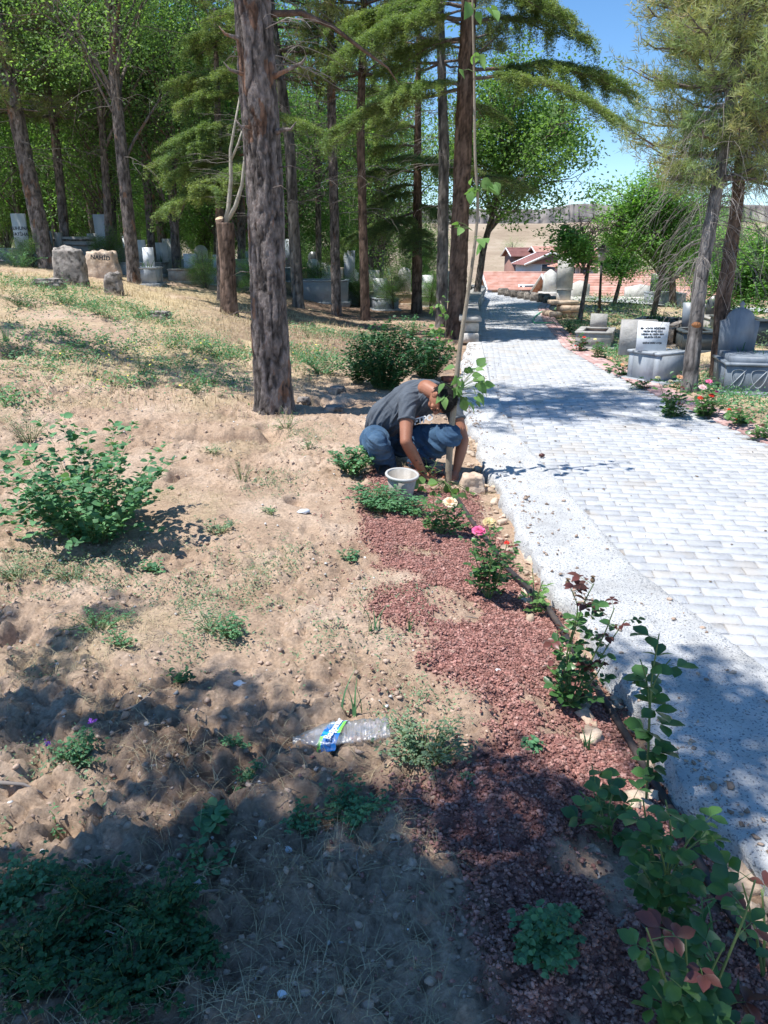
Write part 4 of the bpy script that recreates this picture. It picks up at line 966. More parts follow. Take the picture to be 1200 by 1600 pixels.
def low_weed(lf, st, foot, w, h, r, nst=14, lsize=.016, shape='oval', asp=.6, trif=True, node=.022, lean=1.0):
    """branching low stems set with small (trifoliate) leaves"""
    B, D, N_, Ls = [], [], [], []
    for k in range(nst):
        a = r.random() * 6.283; q = math.sqrt(r.random()) * w; mh = .45 if lsize < .04 else .12; l = math.hypot(q * lean, h * (1 - .35 * q / max(w, 1e-3)) * (.5 + .6 * r.random()))
        s = np.array(foot) + np.array([math.cos(a), math.sin(a), 0]) * q * .25; s[2] = gz(s[0], s[1])
        e = np.array(foot) + np.array([math.cos(a) * q, math.sin(a) * q, 0]); e[2] = gz(e[0], e[1]) + h * (1 - .4 * q / max(w, 1e-3)) * (mh + (1.05 - mh) * r.random())
        n = max(4, int(np.linalg.norm(e - s) / node)); P = curve(s, e, .12 * np.linalg.norm(e - s), n, .004, r); st.tube(P, np.linspace(.0022, .0009, n), 3, 1, False)
        for i in range(1, n):
            for _ in range(2):
                aa = r.random() * 6.283; d = np.array([math.cos(aa), math.sin(aa), .25 + .5 * r.random()]); pb = P[i] + d * lsize * .8
                nn = r.normal(0, .35, 3) + [0, 0, 1]
                if trif:
                    for da in (-.9, 0, .9): B.append(pb); D.append([math.cos(aa + da), math.sin(aa + da), .15]); N_.append(nn); Ls.append(lsize * r.uniform(.7, 1.25))
                else: B.append(P[i] + d * lsize * .3); D.append(d); N_.append(nn); Ls.append(lsize * r.uniform(.6, 1.3))
    real_leaves(lf, B, D, N_, np.array(Ls), asp, shape, r=r)
#  px x, px y(foot), half width px, height px, stems, leaf m, shape, asp, trif, material, label
W = [
 (150, 838, 150, 215, 95, .041, 'round', .85, False, 'weed', 'big bushy round-leaved weed on the left side of the dug soil'),
 (548, 746, 46, 50, 60, .027, 'round', .8, False, 'weed', 'fresh green round-leaved weed on the left of the crouching man'),
 (596, 796, 50, 44, 52, .025, 'lance', .42, True, 'weed', 'green weed with cut leaves in front of the bucket'),
 (642, 806, 30, 34, 28, .024, 'lance', .42, True, 'weed', 'small cut-leaved weed between the bucket and the first rose'),
 (665, 1188, 78, 66, 64, .011, 'oval', .5, True, 'weed_pale', 'pale alfalfa clump touching the right end of the crushed bottle'),
 (548, 1276, 66, 34, 42, .013, 'oval', .55, True, 'weed', 'low alfalfa patch just below the crushed bottle'),
 (472, 1300, 26, 30, 14, .012, 'oval', .55, True, 'weed', 'small weed left of the low alfalfa patch'),
 (128, 1196, 44, 52, 34, .012, 'oval', .55, True, 'weed', 'clover-like weed with two purple flowers on the left in half shade'),
 (368, 1176, 28, 24, 16, .011, 'oval', .5, True, 'weed', 'little green weed up and left of the shaded hollow'),
 (388, 1218, 28, 22, 14, .011, 'oval', .5, True, 'weed', 'little green weed directly under the other one near the bottle'),
 (338, 1300, 16, 34, 5, .040, 'round', .75, False, 'weed', 'single broad-leaved seedling on bare soil left of centre'),
 (318, 1352, 42, 30, 13, .024, 'oval', .5, False, 'weed', 'pale-stemmed trampled weed below the broad-leaved seedling'),
 (150, 985, 62, 42, 36, .011, 'lance', .35, True, 'weed', 'fine green weed in the shaded hollow on the left'),
 (190, 1018, 24, 34, 14, .012, 'oval', .5, True, 'weed', 'upright little weed at the right rim of the left hollow'),
 (362, 994, 34, 46, 26, .014, 'oval', .5, True, 'weed', 'bright green weed with pale feathery tops above centre left'),
 (330, 985, 46, 34, 20, .010, 'lance', .3, True, 'weed_pale', 'pale feathery weed left of the bright green one'),
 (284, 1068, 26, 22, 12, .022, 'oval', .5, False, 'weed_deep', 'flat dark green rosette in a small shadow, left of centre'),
 (342, 834, 34, 18, 18, .018, 'round', .7, False, 'weed_pale', 'grey-green low rosette right of the big bushy weed'),
 (424, 808, 18, 14, 10, .020, 'lance', .4, False, 'weed', 'small rosette on the open soil above centre'),
 (334, 712, 20, 16, 12, .026, 'lance', .4, False, 'weed_pale', 'star-shaped grey-green rosette near the big pine'),
 (548, 874, 15, 18, 9, .018, 'lance', .45, True, 'weed', 'tiny weed at the left edge of the red gravel'),
 (236, 892, 22, 14, 10, .024, 'round', .7, False, 'weed', 'tiny round-leaved weed below the big bushy weed'),
 (448, 672, 34, 34, 22, .020, 'lance', .3, False, 'weed', 'spiky weed at the right foot of the big pine'),
 (482, 706, 24, 26, 14, .022, 'lance', .35, False, 'weed', 'thistle-like weed between the big pine and the man'),
 (378, 756, 22, 44, 12, .016, 'lance', .25, False, 'weed_pale', 'yellowish thin upright weed below the big pine'),
 (48, 690, 40, 60, 26, .014, 'lance', .35, True, 'weed_pale', 'pale feathery weed at the left edge above the big bushy weed'),
 (30, 905, 46, 42, 26, .011, 'lance', .35, True, 'weed_pale', 'pale fine weed at the left edge below the big bushy weed'),
 (110, 905, 40, 36, 20, .011, 'lance', .35, True, 'weed_pale', 'pale fine weed right under the big bushy weed'),
 (840, 1512, 60, 74, 46, .017, 'oval', .7, True, 'weed', 'leafy green weed in the shade at the bottom, on the red gravel'),
 (886, 1452, 16, 22, 6, .018, 'oval', .7, True, 'weed', 'tiny seedling above the leafy weed on the red gravel'),
 (828, 1168, 11, 22, 5, .018, 'oval', .7, True, 'weed', 'tiny seedling alone in the middle of the red gravel'),
 (738, 1235, 14, 18, 6, .012, 'oval', .4, True, 'weed_pale', 'wispy seedling at the shade line on the red gravel'),
 (88, 1290, 12, 40, 4, .018, 'lance', .4, False, 'weed', 'thin upright seedling on the crumbly bank at the lower left'),
 (1045, 1400, 14, 26, 7, .012, 'lance', .4, False, 'weed', 'feathery seedling left of the hose at the lower right'),
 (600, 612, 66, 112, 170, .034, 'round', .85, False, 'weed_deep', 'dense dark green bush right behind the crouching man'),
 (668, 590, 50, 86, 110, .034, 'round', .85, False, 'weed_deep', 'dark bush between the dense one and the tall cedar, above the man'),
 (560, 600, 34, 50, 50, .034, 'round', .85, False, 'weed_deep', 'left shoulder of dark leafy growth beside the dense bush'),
 (506, 588, 46, 40, 40, .028, 'round', .7, False, 'weed', 'mid-green low bush left of the dense dark bush'),
 (640, 530, 26, 46, 34, .032, 'round', .8, False, 'weed', 'upright green bush behind the man, nearer the tall cedar'),
 (300, 548, 40, 22, 22, .028, 'oval', .5, False, 'weed', 'strip of green weed across the sunlit slope'),
 (345, 562, 40, 18, 20, .028, 'oval', .5, False, 'weed', 'lower end of the green weed strip on the slope'),
 (222, 582, 26, 34, 18, .026, 'oval', .5, False, 'weed_pale', 'yellow-green weed on the shadow line of the slope'),
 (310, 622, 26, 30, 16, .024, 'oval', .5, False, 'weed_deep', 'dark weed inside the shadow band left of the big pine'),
 (222, 498, 24, 26, 18, .03, 'oval', .5, False, 'weed', 'green weed on the dry slope below the broken stones'),
 (100, 478, 40, 30, 34, .03, 'oval', .5, False, 'weed', 'green weeds at the foot of the upright broken stone'),
 (30, 418, 50, 40, 44, .035, 'oval', .5, False, 'weed', 'rank green weeds at the left edge under the leaning pine'),
 (40, 482, 44, 30, 34, .03, 'oval', .5, False, 'weed_deep', 'dark green weeds at the left edge on the crest'),
 (160, 500, 40, 26, 30, .03, 'oval', .5, False, 'weed', 'green weeds right below the lettered tan stone'),
 (470, 560, 20, 16, 14, .024, 'oval', .6, False, 'weed', 'small round weed beside the big pine on the litter'),
 (485, 532, 26, 20, 18, .026, 'lance', .4, False, 'weed', 'pale green weed on the litter between the brown pines'),
 (35, 1410, 62, 62, 60, .014, 'oval', .6, True, 'weed', 'half-sunlit clover mass at the lower left edge'),
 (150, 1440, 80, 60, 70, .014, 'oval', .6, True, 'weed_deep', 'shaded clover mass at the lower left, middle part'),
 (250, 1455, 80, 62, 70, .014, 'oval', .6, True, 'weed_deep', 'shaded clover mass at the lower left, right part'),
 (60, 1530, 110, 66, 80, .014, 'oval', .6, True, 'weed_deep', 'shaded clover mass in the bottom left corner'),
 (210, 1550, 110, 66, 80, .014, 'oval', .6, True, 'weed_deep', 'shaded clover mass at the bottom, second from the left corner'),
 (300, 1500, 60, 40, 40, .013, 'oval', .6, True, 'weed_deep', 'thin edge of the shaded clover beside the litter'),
]
for k, (px, py, hw, hh, ns, ls, shp, asp, tri, mt, lab) in enumerate(W):
    r = np.random.default_rng(700 + k); f = ghit(px, py); s = ppm(f); root = plant('weed', lab, f); lf = MB(); st = MB()
    low_weed(lf, st, f, hw / s, hh / s * (1.0 if k else 1.05), r, ns, ls, shp, asp, tri, max(.022, ls * .8))
    st.build('stems', MT['stem'], root); lf.build('leaves', MT[mt], root)
    if 'purple' in lab:
        for (a, b) in ((143, 1127), (73, 1160)):
            q = atY(a, b, f.y); m = MB(); leaf_quads(m, [q], 14, .006, .012, r, tint=np.array([1.])); m.build('flower', mat('purple_petal', [C(.20, .06, .38), C(.30, .10, .5)], 5, .6), root)
# fine, low green ground cover nobody could count
MT['yellow'] = mat('yellow_petal', [C(.7, .6, .05), C(.85, .75, .12)], 5, .6)
def cover(name, n, x0, x1, y0, y1, dens, seed, lsize, matl, label, hgt=.03, yb=1.2, per=5):
    P = sample(n, x0, x1, y0, y1, dens, seed, yb); r = np.random.default_rng(seed); m = MB()
    c = np.column_stack([P, terrain(P[:, 0], P[:, 1]) + hgt * .4]); leaf_quads(m, c, per, hgt * .6, lsize, r, 1.0, .45, .8); o = m.build(name, matl); tag(o, label, 'ground cover', None, 'stuff')
def spots(lst, rad_k=1.0):
    G = [(hit(a, b), w) for a, b, w in lst]
    def f(x, y):
        d = np.zeros_like(x)
        for p, w in G: rr = w / ppm(p); d = np.maximum(d, np.exp(-(((x - p.x) / rr) ** 2 + ((y - p.y) / (rr * 1.6)) ** 2)))
        return d * sstep(.38, .6, fbm(x * 6, y * 6, 9, 3))
    return f
cover('fine_weeds', 2600, -3.2, .8, 1.2, 7.5, spots([(40, 880, 90), (160, 900, 90), (300, 930, 90), (400, 930, 60), (200, 960, 80), (350, 960, 70), (430, 890, 50), (590, 960, 60), (500, 1010, 40), (30, 620, 60), (90, 590, 50), (640, 1120, 60), (300, 1010, 40), (60, 1230, 60), (20, 1330, 70), (420, 760, 40), (470, 690, 40), (100, 1330, 60)]), 61, .014, MT['weed_pale'], 'thin pale green weeds spreading over the dug soil', .03)
cover('slope_weeds', 5000, -11, .3, 6.5, 15, spots([(30, 390, 60), (60, 450, 60), (140, 480, 60), (230, 500, 50), (180, 540, 50), (60, 540, 70), (300, 545, 60), (250, 575, 50), (100, 570, 60), (220, 600, 50), (330, 600, 50), (480, 560, 60), (520, 520, 60), (580, 530, 50), (430, 580, 40), (10, 620, 50), (380, 560, 50), (620, 500, 40)]), 62, .040, MT['weed'], 'patches of green weeds on the dry slope', .10)
cover('slope_flowers', 110, -8, .2, 5.0, 12, spots([(220, 590, 40), (140, 470, 60), (120, 590, 30), (200, 560, 60), (600, 520, 50), (500, 545, 50), (150, 620, 30), (300, 560, 60)]), 63, .035, MT['yellow'], 'tiny yellow flowers among the slope weeds', .14, per=2)
cover('bed_cover', 3000, 3.6, 9, 5.0, 22, lambda x, y: sstep(.0, .1, x - pr(y)) * sstep(1.2, .5, x - pr(y)) * sstep(.35, .6, fbm(x * 2.5, y * 2.5, 19, 3)), 64, .04, MT['weed'], 'low green and dry growth in the bed along the right edge of the path', .10)
cover('far_cover', 5000, 5, 20, 14, 40, lambda x, y: sstep(.0, .5, x - pr(y) - .3) * sstep(.42, .6, fbm(x * .8, y * .8, 29, 3)), 65, .09, MT['weed_pale'], 'scrubby growth around the lower road', .20)
# long-bladed tufts
def tuft(name, label, foot, n, h, w, matl, seed, bend=.5, cat='plant'):
    r = np.random.default_rng(seed); P = np.array(foot) + r.normal(0, 1, (n, 3)) * [w * 1.2, w * 1.2, 0]; V, F, m = blades(P, h, w, r, bend, 4)
    root = plant(name, label, foot, cat); b = MB(); b.add(V, F, np.repeat(.75 + .5 * r.random(n), m)); b.build('blades', matl, root)
for k, (a, b, n, h, w, lab, c) in enumerate([
 (552, 1115, 6, .16, .012, 'pair of flat green grass blades above the crushed bottle', 'grass tuft'), (582, 985, 9, .17, .011, 'leek-like tuft of green blades at the edge of the red gravel', 'grass tuft'),
 (640, 985, 8, .12, .005, 'thin grass blades right of the leek-like tuft', 'grass tuft'), (918, 1156, 8, .10, .008, 'dry and green grass tuft by the hose, middle right', 'grass tuft'),
 (1085, 1440, 7, .16, .016, 'broad green grass blades at the lower right between the roses', 'grass tuft'), (1130, 1535, 5, .16, .018, 'bright bent grass blade near the bottom right corner', 'grass tuft'),
 (10, 532, 14, .30, .012, 'pale tall grass tuft at the left edge on the slope', 'grass tuft'), (1003, 508, 26, .42, .03, 'iris leaves on the grave left of the white headstone', 'iris'),
 (388, 425, 16, .5, .03, 'yellow-green sword leaves by the white grave step behind the big pine', 'iris'), (620, 425, 12, .5, .03, 'sword leaves on the grave between the dark headstones', 'iris'),
 (192, 398, 16, .5, .035, 'sword leaves right of the broken grave, by the black trunk', 'iris'), (1193, 585, 20, .34, .02, 'dark spiky plant growing in the ornate grave', 'iris')]):
    if 'ornate' in lab: continue
    tuft('grass_tuft' if c == 'grass tuft' else 'iris_plant', lab, ghit(a, b), n, h, w, MT['weed'], 800 + k, .45, c)

# ---- roses
MT['cream'] = mat('cream_petal', [C(.80, .62, .42), C(.86, .76, .60)], 20, .55, trans=.25)
MT['pink'] = mat('pink_petal', [C(.72, .07, .25), C(.80, .22, .40)], 20, .5, trans=.25)
MT['palepink'] = mat('pale_pink_petal', [C(.78, .48, .55), C(.82, .62, .66)], 20, .5, trans=.25)
MT['redp'] = mat('red_petal', [C(.62, .03, .02), C(.75, .08, .04)], 20, .5, trans=.15)
MT['orange'] = mat('peach_petal', [C(.80, .38, .20), C(.84, .55, .36)], 20, .5, trans=.2)
MT['dryp'] = mat('withered_petal', [C(.42, .30, .14), C(.58, .46, .26)], 20, .8)
MT['yellowp'] = mat('pale_yellow_petal', [C(.78, .70, .35), C(.84, .78, .50)], 20, .5, trans=.2)
def bloom(c, rad, matl, root, r, up=(0, -.35, .9), open_=1.0, inner=None):
    """cupped petals in rings"""
    m = MB(); upv = Vector(up).normalized(); q = Vector((0, 0, 1)).rotation_difference(upv); c = Vector(c)
    for ring, (n, R_, tilt) in enumerate(((4, .38, 1.25), (5, .62, .95), (6, .85, .6), (6, 1.0, .25 * open_))):
        for k in range(n):
            a = 6.283 * (k + .5 * ring) / n + r.normal(0, .12); V = []
            for i in range(4):
                for j in range(5):
                    u = i / 3; v = (j / 4 - .5) * 2; wd = (.35 + .65 * math.sin(math.pi * (.2 + .62 * u))) * .52
                    rr = rad * R_ * (.12 + .88 * u * math.cos(tilt * .8)); z = rad * R_ * u * math.sin(tilt) * .95 - rad * .12 * (u ** 3) * (2 - tilt) + rad * .05 * r.normal()
                    aa = a + v * wd * (1.15 if u > .2 else .6); edge = -rad * .06 * abs(v) ** 2 * u
                    V.append(c + q @ Vector((math.cos(aa) * rr, math.sin(aa) * rr, z + edge)))
            F = np.array([(i * 5 + j, i * 5 + j + 1, (i + 1) * 5 + j + 1, (i + 1) * 5 + j) for i in range(3) for j in range(4)])
            m.add([tuple(v) for v in V], F, r.uniform(.85, 1.1) * (.8 if ring == 0 else 1), 1 if (inner is not None and ring < 2) else 0)
    return m.build('flower', [matl] + ([inner] if inner is not None else []), root, True)
def rose(label, foot_px, canes, ls=.032, step=.045, red=0.0, flowers=(), hips=(), seed=0, dens=1.0, nleaf=5, name='rose_bush', cat='rose', mat_='rose_leaf', shape='oval', asp=.68, depth=.10, foot=None, petl=.03):
    r = np.random.default_rng(seed); f = ghit(*foot_px) if foot is None else foot; root = plant(name, label, f, cat); st = MB(); lf = MB(); rl = MB()
    B, D, N_, Ls, isr = [], [], [], [], []
    for lst in canes:
        dy = r.normal(0, depth * .5); n0 = len(lst); Q = [np.array(f)] + [np.array(atY(a, b, f.y + dy * (i + 1) / n0 * (1 if i else .6))) for i, (a, b) in enumerate(lst)]
        Q = np.array(Q); L_ = np.r_[0, np.cumsum(np.linalg.norm(np.diff(Q, axis=0), axis=1))]; n = max(5, int(L_[-1] / .02)); t = np.linspace(0, L_[-1], n)
        P = np.stack([np.interp(t, L_, Q[:, k]) for k in range(3)], -1)
        for _ in range(3): P[1:-1] = (P[:-2] + P[2:] + 2 * P[1:-1]) / 4
        st.tube(P, np.linspace(.0042, .0018, n), 6, 1)
        for s in np.arange(.25 * L_[-1], L_[-1] + .001, step / dens):
            p = np.array([np.interp(s, t, P[:, k]) for k in range(3)]); a = r.random() * 6.283; d = np.array([math.cos(a), math.sin(a), .35 + .3 * r.random()]); d /= np.linalg.norm(d)
            pet = petl * (.8 + .6 * r.random()); E = p + d * pet * 1.5 - np.array([0, 0, .2 * pet]); st.tube([p, (p + E) / 2 + [0, 0, .003], E], [.0012, .001, .0008], 4, 1, False)
            sd = np.cross(d, [0, 0, 1]); nn = r.normal(0, .25, 3) + [0, -.15, 1]; top = s > .75 * L_[-1]; rd = r.random() < (red * (1.8 if top else .4)); sz = ls * (.75 + .5 * r.random())
            arr = [(1, 0, 1.15)] if nleaf == 1 else [(1, 0, 1.15), (.98, 1, 1.0), (.98, -1, 1.0)] + ([(.55, 1, .8), (.55, -1, .8)] if nleaf >= 5 else [])
            for u, sg, q in arr:
                B.append(p + (E - p) * u); D.append(d * (.35 if sg else 1) + sd * sg * .9 + r.normal(0, .12, 3)); N_.append(nn + r.normal(0, .15, 3)); Ls.append(sz * q); isr.append(rd)
    isr = np.array(isr); B, D, N_, Ls = map(np.array, (B, D, N_, Ls))
    if (~isr).any(): real_leaves(lf, B[~isr], D[~isr], N_[~isr], Ls[~isr], asp, shape, .2, .22, r=r); lf.build('leaves', MT[mat_], root, True)
    if isr.any(): real_leaves(rl, B[isr], D[isr], N_[isr], Ls[isr], .6, 'oval', .35, .3, r=r); rl.build('young_red_leaves', MT['rose_red_leaf'], root, True)
    st.build('canes', MT['stem'], root, True)
    for (a, b), mt, rad, inner in flowers:
        c = atY(a, b, f.y - .04); o = bloom(c, rad, MT[mt], root, r, inner=MT[inner] if inner else None)
    for (a, b) in hips:
        c = atY(a, b, f.y); m = MB(); m.lathe([(.001, -.010), (.006, -.006), (.009, .0), (.007, .008), (.003, .011), (.009, .016)], c, 10); m.build('dead_flower_head', MT['stem_brown'], root, True)
    return root
rose('rose bush with one large cream bloom, first from the sapling', (690, 836), [[(690, 800), (697, 780)], [(668, 810), (662, 792)], [(715, 815), (722, 800)], [(680, 800), (676, 778)], [(705, 830), (718, 822)], [(700, 800), (703, 790)], [(675, 825), (655, 812)], [(690, 815), (712, 805)]], .030, .030, 0, [((703, 785), 'cream', .046, 'orange')], seed=1, dens=1.5)
rose('rose bush with pink bloom, withered bloom and a red bud, beside the hose', (764, 930), [[(755, 870), (748, 832)], [(765, 870), (765, 822)], [(785, 880), (792, 850)], [(745, 880), (738, 850)], [(780, 900), (800, 860)], [(750, 915), (736, 905)], [(775, 915), (792, 900)], [(765, 900), (768, 868)], [(758, 895), (752, 880)]], .026, .028, .05, [((748, 829), 'pink', .034, None), ((765, 816), 'dryp', .034, 'yellowp'), ((792, 848), 'redp', .014, None)], seed=2, dens=1.5)
rose('small bright green rose shoot between the hose and the concrete', (838, 946), [[(834, 920), (832, 888)], [(842, 925), (848, 908)], [(830, 935), (824, 940)], [(840, 935), (850, 942)]], .030, .030, 0, seed=3, nleaf=3, mat_='sap_leaf')
rose('rose bush with two dead flower heads and reddish young leaves', (893, 1096), [[(885, 1020), (905, 950), (890, 915)], [(890, 1010), (910, 945), (928, 912)], [(920, 1040), (945, 990), (960, 950)], [(925, 1050), (955, 1000), (978, 968)], [(870, 1060), (855, 1040)], [(880, 1060), (862, 1075)], [(910, 1075), (930, 1060), (945, 1030)], [(900, 1060), (915, 1020)], [(890, 1085), (872, 1090)], [(905, 1085), (935, 1090)], [(880, 1040), (870, 985)]], .034, .045, .30, hips=((887, 911), (926, 907)), seed=4, dens=1.2)
rose('tall single-stemmed rose with a tuft of broad leaves, in front of the concrete', (1012, 1242), [[(1013, 1180), (1016, 1100), (1018, 1060), (1030, 990)], [(1014, 1150), (1015, 1090), (1008, 1050), (1000, 1030)], [(1015, 1100), (1022, 1060), (1048, 1030)]], .052, .075, .0, seed=5, nleaf=3, mat_='rose_leaf', depth=.04, petl=.018)
rose('dark-leaved rose on the red gravel, left of the hose', (955, 1300), [[(935, 1250), (925, 1195)], [(930, 1260), (905, 1235)], [(950, 1260), (965, 1215)], [(930, 1280), (905, 1290)], [(955, 1280), (990, 1255)], [(940, 1270), (925, 1230)]], .042, .060, 0, seed=6, nleaf=3)
rose('dense green rose leaning over the hose at the lower right', (1038, 1478), [[(1035, 1400), (1010, 1290), (1005, 1250)], [(1040, 1380), (1050, 1300), (1040, 1250)], [(1045, 1380), (1080, 1300), (1110, 1285)], [(1030, 1400), (1000, 1350)], [(1045, 1390), (1085, 1350)], [(1040, 1360), (1030, 1320)], [(1045, 1350), (1095, 1310)]], .036, .052, .02, seed=7, nleaf=5, dens=1.15)
rose('large shaded rose in the bottom right corner with dark and wine-red leaves', (1080, 1640), [[(1050, 1560), (1010, 1450)], [(1075, 1550), (1070, 1450)], [(1090, 1560), (1130, 1480)], [(1060, 1600), (1020, 1540)], [(1100, 1590), (1160, 1560)], [(1085, 1580), (1090, 1500)], [(1110, 1560), (1165, 1430), (1180, 1375)], [(1070, 1590), (1045, 1500)]], .044, .066, .14, seed=8, nleaf=5)
rose('small rose with wine-red leaves against the hose at the right edge', (1200, 1500), [[(1180, 1450), (1160, 1380)], [(1195, 1440), (1190, 1390)]], .036, .06, .5, seed=9, nleaf=3)
# roses in the bed right of the path
for k, (a, b, w, h, fl, lab) in enumerate([
 (1050, 655, 26, 44, [((1028, 590), 'yellowp', .04, None), ((1048, 596), 'cream', .04, None), ((1062, 589), 'orange', .05, None), ((1058, 600), 'orange', .04, None)], 'rose with yellow and peach blooms at the left foot of the scarred pine'),
 (1104, 655, 28, 44, [((1098, 605), 'palepink', .06, None), ((1108, 596), 'pink', .05, None), ((1095, 622), 'redp', .045, None), ((1112, 618), 'redp', .045, None), ((1120, 612), 'pink', .03, None)], 'rose with red and pale pink blooms between the two right-hand pines'),
 (905, 552, 26, 34, [((913, 527), 'redp', .045, None), ((899, 540), 'redp', .03, None)], 'reddish rose shrub on the inner bend of the path edge'),
 (935, 562, 22, 30, [((930, 530), 'yellowp', .04, None)], 'rose shrub with one yellow bloom beside the path bend'),
 (975, 590, 24, 24, [((972, 570), 'orange', .05, None), ((955, 560), 'orange', .03, None)], 'low rose in front of the white headstone grave'),
 (1160, 668, 30, 30, [((1140, 640), 'redp', .03, None), ((1153, 654), 'redp', .04, None)], 'low weedy rose at the right end of the path edge'),
 (672, 560, 24, 46, [((682, 528), 'pink', .05, None)], 'rose shrub with one dark pink bloom near the foot of the tall cedar'),
 (1005, 610, 22, 20, [], 'leafless-looking brown shrub in front of the white headstone grave'),
 (890, 520, 18, 22, [], 'small green shrub by the stone pillar at the path edge'),
 (1190, 690, 20, 26, [], 'green shrub at the right frame edge next to the red edging')]):
    r = np.random.default_rng(900 + k); canes = []
    for q in range(11): x = r.normal(0, w * .5); canes.append([(a + x * .5, b - h * .5 * r.random()), (a + x, b - h * (.5 + .5 * r.random()))])
    fl = [(c_, m_, q_ * .72, i_) for c_, m_, q_, i_ in fl]
    for c, *_ in fl: canes.append([((a + c[0]) / 2, (b + c[1]) / 2), (c[0], c[1] + 3)])
    rose(lab, (a, b), canes, .050, .055, .25 if 'reddish' in lab or 'brown' in lab else .08, fl, seed=900 + k, nleaf=3, depth=.3)
# withered little shrub by the man's hands
rose('withered brown seedling by the hands of the man', (668, 752), [[(655, 735), (645, 722)], [(668, 735), (665, 715)], [(675, 735), (685, 718)], [(662, 742), (650, 738)], [(672, 742), (690, 735)]], .022, .02, 1.0, seed=31, nleaf=3)

# ---- the sapling the man is planting
sp = ghit(700, 752); sap = plant('sapling', 'tall thin sapling with broad pale leaves being planted by the man', sp, 'sapling')
P = [sp - Vector((0, 0, .05))] + [atY(a, b, sp.y + d) for a, b, d in ((703, 690, 0), (712, 610, .02), (716, 560, .03), (728, 480, .04), (740, 400, .04), (748, 320, .03), (742, 250, .02), (741, 120, .02), (738, 0, .02), (738, -60, .02))]
m = MB(); Pn = np.array([tuple(p) for p in P]); L_ = np.r_[0, np.cumsum(np.linalg.norm(np.diff(Pn, axis=0), axis=1))]; t = np.linspace(0, L_[-1], 90); Q = np.stack([np.interp(t, L_, Pn[:, k]) for k in range(3)], -1)
for _ in range(8): Q[1:-1] = (Q[:-2] + Q[2:] + 2 * Q[1:-1]) / 4
rr = np.interp(t, [0, .6, 1.6, 3.4], [.026, .021, .011, .005]) * (1 + .06 * np.sin(t * 60) ** 8); m.tube(Q, rr, 12, 1); m.build('trunk', MT['sap_bark'], sap, True)
lf = MB(); st = MB(); r = np.random.default_rng(41); B, D, N_, Ls = [], [], [], []
def sap_cluster(cx, cy, n, wx, wy, sz, Yo=0.0, anchor=None):
    s = np.array(atY(*(anchor or (cx, cy)), sp.y + Yo))
    for k in range(n):
        q = np.array(atY(cx + r.uniform(-wx, wx), cy + r.uniform(-wy, wy), sp.y + Yo + r.normal(0, .05))); d = q - s; d[2] -= .04
        st.tube([s, (s + q) / 2 + [0, 0, .01], q], [.002, .0016, .0012], 4, 1, False)
        B.append(q); D.append(d * 6 + r.normal(0, .4, 3) + [0, 0, -.45]); N_.append(r.normal(0, .4, 3) + [0, -.35, .8]); Ls.append(sz * r.uniform(.75, 1.25))
sap_cluster(728, 590, 26, 30, 20, .078, anchor=(716, 610)); sap_cluster(706, 612, 9, 16, 16, .075, anchor=(713, 615)); sap_cluster(735, 620, 8, 22, 10, .08, anchor=(714, 618))
sap_cluster(757, 288, 14, 22, 11, .085, anchor=(747, 300)); sap_cluster(724, 108, 1, 2, 2, .09, anchor=(740, 112)); sap_cluster(748, 86, 2, 5, 8, .085, anchor=(741, 95)); sap_cluster(752, 12, 6, 20, 8, .09, anchor=(739, 15))
sap_cluster(716, 352, 4, 9, 9, .07, anchor=(738, 360)); sap_cluster(757, 380, 3, 10, 8, .075, anchor=(741, 370)); sap_cluster(683, 764, 22, 32, 15, .080, -.30, anchor=(694, 752)); sap_cluster(722, 768, 6, 20, 8, .055, -.28, anchor=(700, 752))
real_leaves(lf, B, D, N_, np.array(Ls), .72, 'heart', .22, .3, r=r, tvar=.22); lf.build('leaves', MT['sap_leaf'], sap, True); st.build('leaf_stalks', MT['stem'], sap)
# second sapling against the tall cedar
f2 = ghit(697, 545); s2 = plant('sapling', 'young vine-like sapling growing up against the trunk of the tall cedar', f2, 'sapling'); lf = MB(); st = MB(); B, D, N_, Ls = [], [], [], []
Q = [f2] + [atY(a, b, f2.y) for a, b in ((696, 500), (688, 470))]; st.tube(Q, [.01, .007, .004], 6)
for k in range(60):
    c = [(685, 478), (694, 525), (700, 545), (683, 520)][k % 4]; q = np.array(atY(c[0] + r.uniform(-14, 14), c[1] + r.uniform(-14, 14), f2.y + r.normal(0, .12))); B.append(q); D.append(r.normal(0, .6, 3) + [0, 0, -.6]); N_.append(r.normal(0, .4, 3) + [0, -.3, .8]); Ls.append(.11 * r.uniform(.7, 1.2))
real_leaves(lf, B, D, N_, np.array(Ls), .75, 'heart', .2, .3, r=r); lf.build('leaves', MT['sap_leaf'], s2, True); st.build('trunk', MT['sap_bark'], s2)
